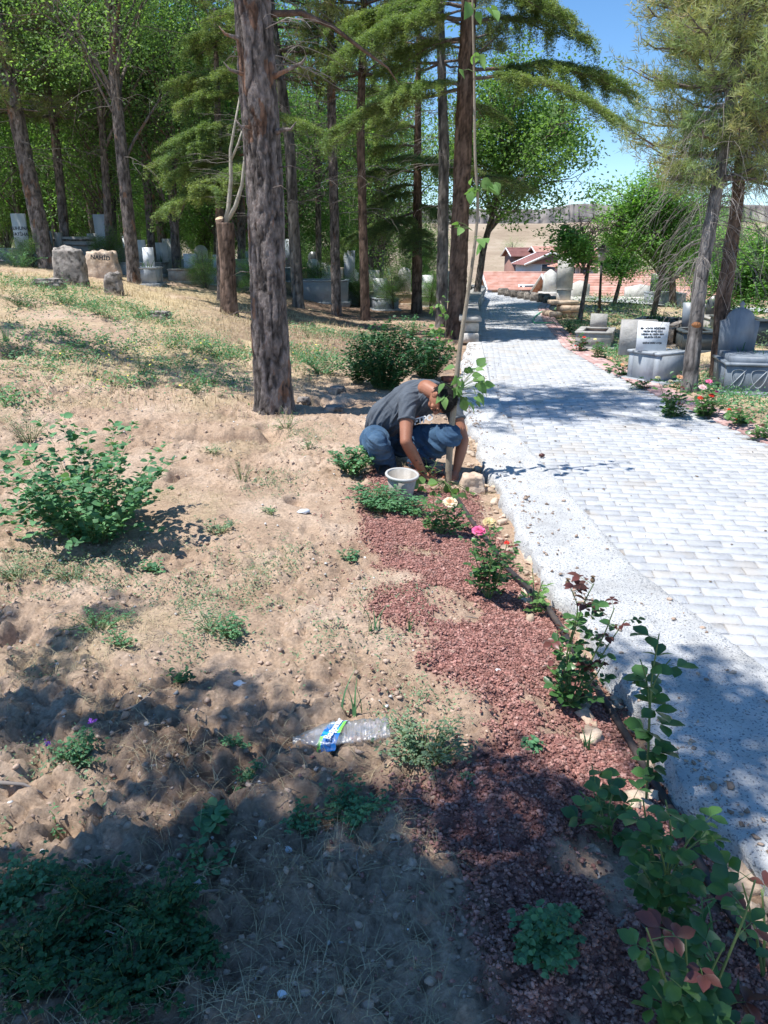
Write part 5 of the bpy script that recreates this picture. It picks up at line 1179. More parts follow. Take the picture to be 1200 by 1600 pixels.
# ================================================================== GRAVES, STONES, HOUSES, SMALL THINGS
def text_mesh(s, size, loc, rot, matl, parent, name='lettering', ext=.002, align='CENTER', bold=0.0, spacing=1.0, shear=0.0):
    c = bpy.data.curves.new(name, 'FONT'); c.body = s; c.size = size; c.extrude = ext; c.align_x = align; c.align_y = 'CENTER'; c.offset = bold; c.space_line = spacing; c.shear = shear; c.resolution_u = 3
    o = bpy.data.objects.new(name + '_curve', c); COL.objects.link(o); dg = bpy.context.evaluated_depsgraph_get(); me = bpy.data.meshes.new_from_object(o.evaluated_get(dg)); bpy.data.objects.remove(o)
    n = bpy.data.objects.new(name, me); COL.objects.link(n); me.materials.clear(); me.materials.append(matl)
    n.location = Vector(loc) - (Vector(parent.location) if parent is not None else Vector()); n.rotation_euler = rot
    if parent is not None: n.parent = parent
    return n
def head_outline(w, h, style):
    if style == 'flat': return [(-w / 2, 0), (w / 2, 0), (w / 2, h), (-w / 2, h)]
    if style == 'taper': return [(-w * .42, 0), (w * .42, 0), (w / 2, h), (-w / 2, h)]
    if style == 'arch': return [(-w / 2, 0), (w / 2, 0)] + [(w / 2 * math.cos(a), h - w / 2 + w / 2 * math.sin(a)) for a in np.linspace(0, math.pi, 14)]
    if style == 'shoulder': return [(-w * .46, 0), (w * .46, 0), (w * .5, h * .72), (w * .36, h * .76)] + [(w * .36 * math.cos(a), h * .76 + w * .30 * math.sin(a)) for a in np.linspace(.1, math.pi - .1, 12)] + [(-w * .36, h * .76), (-w * .5, h * .72)]
    if style == 'point': return [(-w / 2, 0), (w / 2, 0), (w / 2, h * .82), (0, h), (-w / 2, h * .82)]
def grave(label, foot, rz=0.0, w=.9, l=1.8, h=.4, mt='marble_grey', hw=.55, hh=.9, style='flat', hmt=None, soil=True, foot_h=0, text=None, tsize=.05, head_t=.07, plants=0, group=None, trim=True, lean=0):
    """kerbed box grave: local +y runs away from the camera, headstone at the far end"""
    root = empty('grave', tuple(foot), label, 'grave', group); ca, sa = math.cos(rz), math.sin(rz)
    def L(x, y, z): return (foot.x + x * ca - y * sa, foot.y + x * sa + y * ca, foot.z + z)
    m = MB(); m.box(L(0, l / 2, -.03), (w + .14, l + .14, .14), rz, .9, bev=.01); m.build('plinth', MT[mt], root)
    for nm, c, s in (('side_panel', (-w / 2 + .04, l / 2, .04 + h / 2), (.08, l - .17, h)), ('side_panel', (w / 2 - .04, l / 2, .04 + h / 2), (.08, l - .17, h)), ('end_panel', (0, .04, .04 + h / 2), (w, .08, h + .003)), ('end_panel', (0, l - .04, .04 + h / 2), (w, .08, h + .003))):
        m = MB(); m.box(L(*c), s, rz, random.uniform(.92, 1.08), bev=.008)
        if trim: m.box(L(c[0], c[1], .04 + h + .02), (s[0] + .04, s[1] + .04, .035), rz, 1.05, bev=.006)
        m.build(nm, MT[mt], root)
    if soil: m = MB(); m.box(L(0, l / 2, .04 + h * .8 - .05), (w - .17, l - .17, .1), rz, .8); m.build('soil_fill', MT['clod'], root)
    if hh:
        m = MB(); m.prism(head_outline(hw, hh, style), L(0, l - .05 + (.0 if soil else 0), .04 + h * .9), head_t, rz); o = m.build('headstone', MT[hmt or mt], root)
        if text: text_mesh(text, tsize, L(0, l - .05 - head_t / 2 - .002, .04 + h * .9 + hh * .52), (R(90), 0, rz), MT['ink'], root, spacing=1.25, bold=.0015)
    if foot_h: m = MB(); m.prism(head_outline(hw * .6, foot_h, style), L(0, .05, .04 + h * .9), .06, rz); m.build('footstone', MT[mt], root)
    if plants:
        r = np.random.default_rng(int(abs(foot.x * 100))); m = MB(); P = np.array([L(r.uniform(-.25, .25) * w, l * r.uniform(.25, .8), h * .85) for _ in range(plants)]); V, F, k = blades(P, .3, .03, r, .5, 4); m.add(V, F, np.repeat(.7 + .6 * r.random(plants), k)); o = m.build('planting', MT['weed_deep'], root)
    return root
# right of the path --------------------------------------------------
gp = ghit(1047, 600)
g1 = grave('grey box grave carrying a tilted white headstone lettered in black', gp, R(30), .52, .50, .32, 'marble_grey', 0, 0, soil=False)
m = MB(); ca, sa = math.cos(R(30)), math.sin(R(30))
def LG(x, y, z): return Vector((gp.x + x * ca - y * sa, gp.y + x * sa + y * ca, gp.z + z))
m.box(LG(0, .25, .385), (.44, .42, .04), R(30), .9, bev=.01); m.build('cover_slab', MT['marble_grey'], g1)
c0 = LG(-.17, .22, .40)
m = MB(); m.prism([(-.20, 0), (.18, 0), (.21, .36), (-.18, .38)], (0, 0, 0), .035, 0); hs = m.build('headstone', MT['marble_white'], g1, local=True); hs.location = c0 - gp; hs.rotation_euler = (R(-14), 0, R(-4))
tx = text_mesh("SEN DÜNYA GÖZÜMDE\nYEDİM SEVGİ DİLE\nNEDEN BU SESİN BEN\nBELEDİM DİLEM\n\nEMİNE EMRE AYŞE", .029, (0, 0, 0), (R(90), 0, 0), MT['ink'], None, spacing=1.3, bold=.0008); tx.parent = hs; tx.location = (0, -.0195, .19)
m = MB(); m.prism(head_outline(.46, .46, 'flat'), LG(-.02, .60, .30), .09, 0); m.build('back_stone', MT['concrete_old'], g1)
m = MB(); P = np.array([tuple(LG(rng.uniform(-.05, .2), rng.uniform(.05, .4), .41)) for _ in range(26)]); V, F, k = blades(P, .05, .008, np.random.default_rng(2), 1.5, 3); m.add(V, F); m.build('dead_stalks', MT['straw'], g1)
gp = ghit(1198, 618); RZ = R(-12)
g2 = grave('ornate blue-grey grave with relief panels and an arched headstone at the right edge', gp, RZ, 1.0, .85, .30, 'marble_blue', 0, 0, plants=26)
m = MB(); ca, sa = math.cos(RZ), math.sin(RZ)
def LG2(x, y, z): return Vector((gp.x + x * ca - y * sa, gp.y + x * sa + y * ca, gp.z + z))
m.box(LG2(0, .42, .40), (.92, .76, .09), RZ, 1.05, bev=.01); m.build('upper_kerb', MT['marble_blue'], g2)
m = MB(); m.prism(head_outline(.46, .62, 'shoulder'), LG2(-.26, .74, .36), .07, RZ); m.build('headstone', MT['marble_blue'], g2)
m = MB()
for k in range(4):
    cx = -.36 + k * .24; q = [LG2(cx + .09 * math.cos(t) * (1 if k % 2 else .8), -.003, .19 + .11 * math.sin(t + .5 * math.cos(t))) for t in np.linspace(0, 2 * math.pi, 22)]
    m.tube(q, .0055, 5, 1.2, False); m.tube([LG2(cx - .09, -.003, .07), LG2(cx, -.006, .19), LG2(cx + .09, -.003, .30)], .0055, 5, 1.2)
m.build('relief', MT['marble_grey'], g2, True)
m = MB(); m.lathe([(.035, 0), (.02, .02), (.035, .05), (.008, .08), (.001, .09)], LG2(-.26, .74, .97), 12); m.build('finial', MT['marble_blue'], g2, True)
m = MB(); m.lathe([(.04, 0), (.05, .03), (.03, .06), (.05, .1), (.02, .14), (.001, .16)], LG2(.0, .03, .42), 12); m.build('finial', MT['marble_blue'], g2, True)
grave('dark blue box grave with a slanted tablet, between the two right-hand pines', ghit(1092, 552), R(-8), .6, .9, .28, 'marble_dark', .34, .50, 'taper', 'marble_blue')
grave('dark granite grave seen just right of the browner pine', ghit(1135, 528), R(-8), .7, 1.2, .3, 'concrete_old', .4, .5, 'arch', 'marble_dark')
grave('brown stone box grave holding irises, behind the lettered white headstone', ghit(1010, 541), R(-30), .9, 1.7, .32, 'stone', 0, 0, plants=40)
grave('plain low concrete grave near the path bend', ghit(925, 546), R(-20), .6, 1.0, .22, 'concrete_old', .3, .3, 'flat')
grave('small grave with a shiny black plaque up on the slope across the lower road', hit(1045, 478), R(-5), 1.1, 1.4, .35, 'marble_grey', .75, .7, 'flat', 'marble_dark')
grave('dark grave in the shade under the wide acacia', ghit(1165, 542), R(-8), .8, 1.2, .4, 'marble_dark', 0, 0)
# stone pillar on its rough base at the path side
pp = ghit(880, 497); pl_ = empty('gravestone', tuple(pp), 'tall pale stone slab standing on a rough masonry base beside the path', 'gravestone'); s = 1 / ppm(pp)
m = MB()
for k in range(9): m.box((pp.x + random.uniform(-.35, .35), pp.y + random.uniform(-.1, .35), pp.z + .08 + .15 * (k // 5)), (random.uniform(.25, .45), .3, .17), random.uniform(-.3, .3), random.uniform(.7, 1.2), bev=.04)
m.box((pp.x, pp.y + .15, pp.z + .38), (.72, .5, .10), 0, 1, bev=.02); m.build('base', MT['stone_tan'], pl_)
m = MB(); m.box((pp.x, pp.y + .15, pp.z + .55), (.34, .17, .30), 0, 1.05, bev=.012); m.box((pp.x, pp.y + .15, pp.z + .70), (.40, .22, .03), 0, .6); m.prism(head_outline(.40, .85, 'point'), (pp.x, pp.y + .15, pp.z + .72), .14, 0, 1.0); m.build('slab', MT['stone_white'], pl_)
# graves under the trees on the left: (px, py foot, w, l, h, mat, hw, hh, style, hmat, label)
GL = [
 (502, 474, 1.5, 1.4, .55, 'marble_grey', 0, 0, 'flat', None, 'pale blue-grey box grave left of the straight brown pine'),
 (540, 475, 1.0, 1.2, .55, 'marble_grey', .36, 1.0, 'taper', 'marble_grey', 'blue-grey grave with a tall tapering tablet right of the straight brown pine'),
 (600, 468, 1.9, 1.5, .50, 'concrete_old', 0, 0, 'flat', None, 'long concrete grave behind the reddish-brown pine'),
 (555, 445, 1.0, 1.6, .6, 'stone_tan', .5, .9, 'flat', 'marble_dark', 'grave with a dark plaque of pale lines, above the tapering tablet'),
 (480, 444, 2.4, 1.6, .5, 'stone_tan', .4, .7, 'arch', 'marble_dark', 'brown stone double grave behind the ragged pine'),
 (468, 432, 1.0, 1.8, .4, 'marble_dark', .55, 1.3, 'shoulder', 'marble_dark', 'black shouldered headstone left of the narrow black trunk'),
 (517, 432, 1.0, 1.8, .4, 'marble_dark', .6, 1.4, 'arch', 'marble_blue', 'dark arched headstone right of the narrow black trunk'),
 (445, 440, .8, 1.6, .4, 'marble_blue', .45, 1.1, 'flat', 'marble_blue', 'blue headstone seen in the gap right of the big pine'),
 (300, 432, 3.0, 1.4, .42, 'marble_grey', 0, 0, 'flat', None, 'long blue-grey grave kerb on the crest left of the sawn-off tree'),
 (222, 412, .9, 1.5, .5, 'marble_grey', .4, .8, 'flat', 'marble_white', 'whitish grave with a stepped headstone right of the black trunk'),
 (262, 402, .7, 1.4, .5, 'stone_white', .55, 1.0, 'flat', 'marble_white', 'white slab grave behind the shrubs on the crest'),
 (400, 448, 1.3, 1.3, .5, 'marble_grey', .35, 1.0, 'flat', 'marble_white', 'white stepped grave right of the sawn-off tree'),
 (137, 384, 1.0, 1.6, .4, 'concrete_old', .70, 1.9, 'taper', 'marble_grey', 'tallest pale headstone, leaning, left of the black trunk'),
 (8, 372, .9, 1.5, .4, 'concrete_old', .6, 1.5, 'flat', 'marble_white', 'white lettered headstone cut by the left frame edge'),
 (42, 376, .9, 1.5, .5, 'concrete_old', .6, .8, 'flat', 'marble_blue', 'grey grave left of the leaning pine'),
 (120, 372, 1.0, 1.6, .5, 'marble_grey', .6, .9, 'flat', 'marble_blue', 'blue-grey grave in shadow right of the leaning pine'),
 (640, 447, 1.6, 1.4, .5, 'marble_blue', 0, 0, 'flat', None, 'dark blue grave box left of the fluted grey trunk'),
 (608, 430, .9, 1.6, .5, 'marble_grey', .5, 1.3, 'arch', 'marble_white', 'white arched headstone behind the low cedar boughs'),
 (675, 447, .9, 1.6, .5, 'marble_grey', .4, .9, 'flat', 'marble_white', 'pale grave between the cedar trunks'),
 (335, 405, .9, 1.6, .4, 'stone_white', .5, 1.0, 'flat', 'stone_white', 'pale grave behind the sawn-off tree'),
 (200, 375, .9, 1.6, .4, 'stone_white', .5, 1.0, 'flat', 'marble_white', 'small white headstone far back between the two dark trunks'),
 (268, 372, .9, 1.6, .4, 'stone_white', .5, 1.1, 'arch', 'marble_white', 'white arched headstone far back left of centre'),
 (545, 420, .9, 1.6, .4, 'stone_white', .5, 1.1, 'flat', 'stone_white', 'pale rectangular headstone far back right of the straight brown pine'),
 (590, 415, .9, 1.6, .4, 'stone_white', .5, 1.0, 'arch', 'stone_white', 'pale round-topped headstone far back behind the cedar boughs'),
 (375, 392, .9, 1.6, .4, 'marble_grey', .5, 1.0, 'arch', 'marble_white', 'round-topped pale headstone far back behind the dark thin tree')]
for k, (a, b, w, l, h, mt, hw, hh, sty, hmt, lab) in enumerate(GL):
    f = fhit(a, b)
    if a < 260: w, l, h, hw, hh = [q * .62 for q in (w, l, h, hw, hh)]
    txt = "RUHUNA\nFATİHA" if 'lettered' in lab else None
    gr = grave(lab, f, random.uniform(-.12, .12), w, l, h, mt, hw, hh, sty, hmt, text=txt, tsize=.12, plants=14 if k in (5, 8, 9) else 0)
r = np.random.default_rng(99)
for k, (a, Yg, w, hh, sty, hm, lab) in enumerate([
 (232, 21, .42, .8, 'flat', 'marble_white', 'bright white stepped headstone between the black trunk and the low dark leaves'), (250, 23, .5, .95, 'flat', 'stone_white', 'pale square headstone next right of the bright stepped one'), (278, 20, .4, .6, 'flat', 'marble_white', 'small white tablet above the long grave kerb'),
 (312, 24, .5, .9, 'arch', 'stone_white', 'pale arched stone left of the sawn-off tree'), (330, 21, .4, .7, 'flat', 'marble_white', 'white tablet touching the left side of the sawn-off tree'), (384, 22, .45, 1.0, 'taper', 'marble_grey', 'grey-blue tapering stone right of the sawn-off tree'),
 (478, 24, .5, 1.1, 'arch', 'stone_white', 'pale arched stone seen right beside the ragged pine'), (508, 27, .5, 1.0, 'flat', 'marble_white', 'white tablet just behind the dark arched headstone'), (548, 25, .45, 1.1, 'shoulder', 'marble_white', 'white shouldered stone right of the straight brown pine'),
 (585, 26, .5, 1.0, 'flat', 'stone_white', 'pale block stone right of the reddish-brown pine'), (605, 22, .5, .8, 'taper', 'marble_white', 'white tablet below the low cedar boughs'), (628, 25, .5, 1.2, 'arch', 'stone_white', 'tall pale stone left of the small cedar trunk'), (668, 24, .45, .9, 'flat', 'marble_white', 'white stone right of the small cedar trunk'), (706, 27, .45, 1.0, 'arch', 'stone_white', 'pale stone glimpsed between the fluted trunk and the tall cedar'),
 (30, 20, .4, .8, 'flat', 'stone_white', 'pale stone left of the leaning pine'), (178, 22, .45, .9, 'flat', 'marble_white', 'white stone left of the black trunk, lower than the tall one'), (160, 25, .5, .9, 'arch', 'stone_white', 'pale arched stone behind the tall pale headstone')]):
    p = atY(a, 400, Yg); p.z = gz(p.x, p.y); w *= .85; hh *= .72; grave(lab, p, r.uniform(-.2, .2), w + .25, 1.3, .26, ['concrete_old', 'marble_grey', 'stone_tan'][k % 3], w, hh, sty, hm, plants=10 if k % 4 == 0 else 0)
for k, (a, Yg, s_, lab) in enumerate(((318, 19.5, .18, 'small shrub beside the grave kerb left of the sawn-off tree'), (395, 20, .2, 'shrub behind the big pine, right of the sawn-off tree'), (495, 25, .22, 'shrub below the dark arched headstone'), (560, 23, .2, 'shrub between the two straight brown trunks'), (615, 22, .22, 'shrub beside the small cedar among the graves'), (675, 23, .2, 'shrub between the small cedar and the fluted trunk'), (50, 19, .16, 'shrub left of the leaning pine'), (170, 20, .2, 'shrub behind the lettered tan stone'))):
    x_ = atY(a, 400, Yg).x; dup_tree(protos[k % 4], (x_, Yg, gz(x_, Yg) - .25), k * 1.3, (s_, s_, s_ * .8), lab, 'shrubs among the graves')
# small pale headstones at the end of the path, many and alike
for k, (a, b, hh, w, lab) in enumerate([(826, 452, 1.9, 1.5, 'wide weathered stone block with a niche at the far end of the path'), (768, 446, 1.5, .8, 'pale upright stone right of the slanting trunk at the path end'), (790, 450, .9, .6, 'short pale stone near the small young tree'), (858, 462, 1.0, .5, 'narrow pale stone left of the tall slab'), (845, 448, 1.2, .5, 'grey upright stone behind the stone blocks'), (905, 470, .7, .6, 'low pale stone right of the tall slab'), (1000, 470, .6, 1.2, 'low pale block below the long red roof')]):
    f = hit(a, b); m = MB(); m.prism(head_outline(w, hh, 'point' if k != 0 else 'flat'), f, .3 if k else .7, random.uniform(-.1, .1)); m.box((f.x, f.y, f.z), (w + .3, .6, .3), 0, bev=.02)
    o = m.build('gravestone', MT['stone_white'], None, origin=tuple(f)); tag(o, lab, 'gravestone')
m = MB()   # niche for the block is dark stone let into the face
# stones on the crest --------------------------------------------------
def boulder(label, foot, size, matl, seed, rot=0, name='boulder', flat_front=False):
    r = np.random.default_rng(seed); bm = bmesh.new(); bmesh.ops.create_cube(bm, size=2); bmesh.ops.subdivide_edges(bm, edges=bm.edges[:], cuts=14, use_grid_fill=True)
    V = np.array([v.co[:] for v in bm.verts]); bm.verts.ensure_lookup_table(); F = np.array([[v.index for v in f.verts] for f in bm.faces]); bm.free()
    n = V / np.linalg.norm(V, axis=1)[:, None]; V = V * .72 + n * .38
    o1 = seed * 3.7; k = np.array([mnoise.fractal(Vector(v * 1.3 + o1), 1, 2, 5) for v in V]); k2 = np.array([mnoise.fractal(Vector(v * 4 + o1), 1, 2, 4) for v in V])
    V = V + n * (.20 * k + .05 * k2)[:, None]; V[:, 0] *= 1 - .12 * V[:, 2]
    V = V * np.array(size) / 2; c, s = math.cos(rot), math.sin(rot); V = np.stack([V[:, 0] * c - V[:, 1] * s, V[:, 0] * s + V[:, 1] * c, V[:, 2]], -1)
    m = MB(); m.add(V + np.array(foot) + [0, 0, size[2] * .38], F, 1); o = m.build(name, matl, None, True, origin=tuple(foot)); tag(o, label, 'stone'); return o
f = ghit(113, 446); s = ppm(f); boulder('dark upright broken stone on the crest, left of the lettered one', f, (44 / s, .3, 60 / s), MT['stone'], 1)
f = ghit(163, 436); s = ppm(f); bl = boulder('tan block of stone with dark hand-painted letters', f, (46 / s, .35, 44 / s), MT['stone_tan'], 2); text_mesh("NAHİD", .13, (f.x + .05, f.y - .23, f.z + 30 / s), (R(84), R(5), R(4)), MT['ink'], bl, bold=.004)
f = ghit(180, 462); s = ppm(f); boulder('small leaning grey stone below the lettered block', f, (24 / s, .25, 36 / s), MT['stone'], 3)
f = ghit(78, 452); s = ppm(f); boulder('flat stone lying left of the upright broken one', f, (40 / s, .35, 14 / s), MT['stone'], 4)
f = ghit(292, 440); s = ppm(f); boulder('low squared stone in the dry grass below the long grave kerb', f, (34 / s, .35, 18 / s), MT['stone'], 5)
f = ghit(250, 498); s = ppm(f); boulder('half-buried dark rock on the dry slope', f, (30 / s, .35, 12 / s), MT['stone'], 6)
for k, (a, b, w, h, lab) in enumerate([(527, 612, 18, 9, 'flat grey rock in the shaded hollow behind the man'), (520, 628, 14, 9, 'blue-grey rock in the shaded hollow'), (474, 618, 14, 8, 'pale grey rock at the left of the shaded hollow'), (522, 642, 22, 8, 'brown slab of rock at the near rim of the shaded hollow'), (668, 536, 16, 9, 'pale stone beside the foot of the fluted trunk'), (778, 1050, 7, 5, 'white chip of stone lying on the red gravel')]):
    f = ghit(a, b + h / 2); s = ppm(f); boulder(lab, f, (w * 1.3 / s, w / s, h * 1.3 / s), MT['marble_white'] if 'white chip' in lab else MT['stone'], 20 + k, name='rock')
f = ghit(738, 760); s = ppm(f); boulder('tan broken lump of mortar at the kerb beside the hand of the man', f + Vector((0, .02, -.02)), (34 / s, .14, 34 / s), MT['stone_tan'], 41, name='rock')
f = ghit(1165, 1350); s = ppm(f); boulder('pale broken edge of old concrete below the kerb at the right', f + Vector((.02, 0, -.04)), (60 / s, .12, 40 / s), MT['stone_tan'], 42, name='rock')
# ruined grave of weathered boards/stone behind the boulders
f = ghit(132, 420); rg = empty('grave', tuple(f), 'weathered dark grave surround with a carved panel behind the two boulders', 'grave'); s = 1 / ppm(f)
m = MB(); m.box((f.x - 12 * s, f.y + .5, f.z + 22 * s), (82 * s, .12, 50 * s), .03, .9, bev=.01); m.build('carved_panel', MT['concrete_old'], rg)
m = MB(); m.prism([(-3 * s, 0), (46 * s, 0), (46 * s, 22 * s), (0, 44 * s)], (f.x + 26 * s, f.y + .5, f.z), .12, .03, .8); m.build('side_panel', MT['concrete_old'], rg)
m = MB(); m.tube([(f.x - 46 * s, f.y + .42, f.z + 18 * s), (f.x - 34 * s, f.y + .42, f.z + 34 * s), (f.x + 8 * s, f.y + .42, f.z + 34 * s), (f.x + 20 * s, f.y + .42, f.z + 18 * s)], .02, 5, .5); m.box((f.x - 12 * s, f.y + .43, f.z + 42 * s), (80 * s, .05, 3 * s), .03, .5); m.build('carving', MT['stone'], rg)
m = MB(); m.box((f.x + 46 * s, f.y + .3, f.z + 10 * s), (9 * s, .1, 34 * s), 0, 1.1, bev=.01); m.build('corner_post', MT['stone_white'], rg)
m = MB(); m.box((f.x - 44 * s, f.y + .46, f.z + 24 * s), (10 * s, .16, 58 * s), 0, .8, bev=.01); m.build('corner_post', MT['concrete_old'], rg)
# red brick by the kerb
f = ghit(702, 590); m = MB(); m.box((f.x, f.y, f.z + .04), (.20, .11, .08), .2, 1, bev=.006); tag(m.build('brick', mat('brick', [C(.34, .12, .08), C(.48, .20, .14)], 20, .9, .5, 60), None, origin=tuple(f)), 'single red brick lying at the kerb behind the head of the man', 'brick')
# row of low dark edging stones at the far end of the path
for k in range(9):
    f = hit(786 + k * 10.5, 462 + k * 1.9); m = MB(); m.box((f.x, f.y, f.z + .12), (.42, .25, random.uniform(.26, .38)), random.uniform(-.2, .2), random.uniform(.5, 1.1), bev=.05)
    tag(m.build('edging_stone', MT['stone'], None, origin=tuple(f)), ['leftmost', 'second', 'third', 'fourth', 'middle', 'sixth', 'seventh', 'last but one', 'rightmost'][k] + ' rough stone of the low row closing the far end of the path', 'edging stone', 'edging stones at the far end of the path')

# lamp post
f = ghit(936, 492); lp = empty('lamp_post', tuple(f), 'thin black lamp post with a small lantern beside the lower road', 'lamp post'); top = atY(940, 408, f.y); MT['black_metal'] = mat('black_metal', [C(.02, .02, .02), C(.04, .04, .04)], 5, .5)
m = MB(); m.tube([f, f + (top - f) * .5, top], [.045, .035, .03], 10); m.lathe([(.10, 0), (.10, .03), (.06, .12), (.05, .2)], f, 12); m.build('post', MT['black_metal'], lp, True)
m = MB(); m.lathe([(.04, 0), (.10, .04), (.12, .28), (.05, .30)], top, 6); m.build('lantern', mat('lantern_glass', [C(.3, .32, .33), C(.5, .52, .54)], 5, .2), lp)
m = MB(); m.lathe([(.17, .30), (.15, .33), (.03, .42), (.001, .47)], top, 6); m.build('cap', MT['black_metal'], lp)

# ---- houses in the valley
MT['tile'] = mat('clay_tile', [C(.46, .22, .16), C(.58, .33, .26), C(.66, .44, .37)], 1.5, .85, .3, 12)
MT['tile_dark'] = mat('old_clay_tile', [C(.22, .10, .09), C(.34, .17, .15)], 1.5, .85, .3, 12)
MT['plaster'] = mat('plaster', [C(.60, .58, .55), C(.74, .72, .69)], 1.5, .9); MT['plaster_ochre'] = mat('ochre_plaster', [C(.52, .36, .18), C(.62, .45, .24)], 1.5, .9); MT['boards'] = mat('brown_boards', [C(.20, .11, .09), C(.30, .17, .14)], 2, .9, .4, 6, (8, 8, .5))
MT['glass'] = mat('window_glass', [C(.03, .04, .05), C(.08, .10, .12)], 1, .15, spec=.6)
def house(label, cx, Y, w, d, z_eave, z_ridge, ridge='x', wallm='plaster', roofm='tile', rz=0, wins=(), hip=False, zbase=None):
    zb = float(base_h(cx, Y)) - .5 if zbase is None else zbase; o = empty('house', (cx, Y, zb), label, 'house'); ca, sa = math.cos(rz), math.sin(rz)
    def L(x, y, z): return (cx + x * ca - y * sa, Y + x * sa + y * ca, z)
    m = MB(); m.box(L(0, 0, (zb + z_eave) / 2), (w, d, z_eave - zb), rz); 
    if not hip:
        if ridge == 'x':
            for sx in (-1, 1): m.prism([(-d / 2, 0), (d / 2, 0), (0, z_ridge - z_eave - .12)], L(sx * (w / 2 - .1), 0, z_eave), .2, rz + math.pi / 2)
        else:
            for sy in (-1, 1): m.prism([(-w / 2, 0), (w / 2, 0), (0, z_ridge - z_eave - .12)], L(0, sy * (d / 2 - .1), z_eave), .2, rz)
    m.build('wall', MT[wallm], o); m = MB(); ov = .5
    # roof slopes as courses of tiles: each course a slightly lapped strip with rolls
    if hip: slopes = [((-w / 2 - ov, -d / 2 - ov), (w / 2 + ov, -d / 2 - ov), 0), ((w / 2 + ov, -d / 2 - ov), (w / 2 + ov, d / 2 + ov), 1), ((w / 2 + ov, d / 2 + ov), (-w / 2 - ov, d / 2 + ov), 2), ((-w / 2 - ov, d / 2 + ov), (-w / 2 - ov, -d / 2 - ov), 3)]
    if hip:
        hw_ = max(0, (w - d) / 2)
        for (a, b, k) in slopes:
            r0 = {0: ((-hw_, 0), (hw_, 0)), 1: ((hw_, 0), (hw_, 0)), 2: ((hw_, 0), (-hw_, 0)), 3: ((-hw_, 0), (-hw_, 0))}[k]; n = 10
            for i in range(n):
                t0, t1 = i / n, (i + 1) / n; q = [(a[j] + (r0[0][j] - a[j]) * t0, ) for j in (0, 1)]
                def P(c, rr, t, dz): return L(c[0] + (rr[0] - c[0]) * t, c[1] + (rr[1] - c[1]) * t, z_eave + (z_ridge - z_eave) * t + dz)
                m.add([P(a, r0[0], t0, .09), P(b, r0[1], t0, .09), P(b, r0[1], t1, .03), P(a, r0[0], t1, .03), P(a, r0[0], t0, 0), P(b, r0[1], t0, 0)], np.array([(0, 1, 2, 3), (4, 5, 1, 0)]), random.uniform(.9, 1.1))
    else:
        along, half = (w, d / 2) if ridge == 'x' else (d, w / 2); n = 11; nu = int(along / .5)
        for sgn in (-1, 1):
            for i in range(n):
                t0, t1 = i / n, (i + 1) / n; V = []; us = np.linspace(-along / 2 - ov, along / 2 + ov, nu + 1)
                for u in us:
                    for t, dz in ((t0, 0), (t0, .12), (t1, .03)):
                        v = sgn * (half + ov) * (1 - t); z = z_eave - .15 + (z_ridge - z_eave + .2) * t + dz; V.append(L(u, v, z) if ridge == 'x' else L(v, u, z))
                ix = np.arange(len(V)).reshape(-1, 3); tn = 1 + .16 * np.repeat(rng.random(len(us)) - .5, 3)
                m.add(V, np.stack([ix[:-1, :-1], ix[:-1, 1:], ix[1:, 1:], ix[1:, :-1]], -1).reshape(-1, 4), tn * random.uniform(.93, 1.07))
        m.tube([L(-along / 2 - ov, 0, z_ridge + .08), L(along / 2 + ov, 0, z_ridge + .08)] if ridge == 'x' else [L(0, -along / 2 - ov, z_ridge + .08), L(0, along / 2 + ov, z_ridge + .08)], .14, 6, .9)
    rf = m.build('roof', MT[roofm], o)
    if not hip:
        m = MB()
        for sg in (-1, 1):
            for s2 in (-1, 1):
                if ridge == 'x': m.tube([L(sg * (w / 2 + ov + .02), s2 * (half + ov), z_eave - .12), L(sg * (w / 2 + ov + .02), 0, z_ridge + .12)], .10, 4)
                else: m.tube([L(s2 * (half + ov), sg * (d / 2 + ov + .02), z_eave - .12), L(0, sg * (d / 2 + ov + .02), z_ridge + .12)], .10, 4)
        m.build('verge_board', MT['white_paint'], o)
    for x, z, ww, hh in wins:
        m = MB(); m.box(L(x, -d / 2 - .03, z), (ww + .2, .08, hh + .2), rz); fr = m.build('window', MT['white_paint'], o); m = MB(); m.box(L(x, -d / 2 - .06, z), (ww, .06, hh), rz); pane = m.build('pane', MT['glass'], fr)
    return o
def zat(py, Y): return atY(600, py, Y).z
Y = 58; house('long low house with a salmon tiled roof right of the path end', atY(985, 450, Y).x, Y, 12.4, 9.5, zat(474, Y - 4.7), zat(432, Y), wins=[(-2, zat(480, Y - 5), 1.2, 1)])
Y = 66; house('smaller salmon tiled roof left of the long one, behind the tall slab', atY(812, 440, Y).x, Y, 5.5, 7, zat(450, Y - 3.5), zat(428, Y), wins=[(0, zat(456, Y - 3.5), 1.2, 1)])
Y = 92; house('house with a dark brown boarded gable and a strip of windows', atY(850, 405, Y).x, Y, 5.2, 8, zat(412, Y - 4), zat(396, Y), 'y', 'plaster', 'tile_dark', wins=[(0.6, zat(419, Y - 4), 3.2, .8)])
m = MB(); Yf = Y - 4.12; m.prism([(-2.3, 0), (2.3, 0), (0, zat(396, Y) - zat(412, Y - 4) - .25)], (atY(850, 405, Y).x, Yf, zat(412, Y - 4)), .1); o = m.build('gable_boards', MT['boards'], bpy.data.objects[[x.name for x in bpy.data.objects if x.get('label', '').startswith('house with a dark brown')][0]])
Y = 104; house('ochre house with an orange roof behind the boarded gable', atY(880, 395, Y).x, Y, 7.5, 8, zat(399, Y - 4), zat(387, Y), wallm='plaster_ochre', zbase=-9)
Y = 108; house('pale pink-roofed house left of the boarded gable', atY(830, 395, Y).x, Y, 6, 8, zat(399, Y - 4), zat(389, Y), wallm='boards', roofm='tile_dark', zbase=-9)
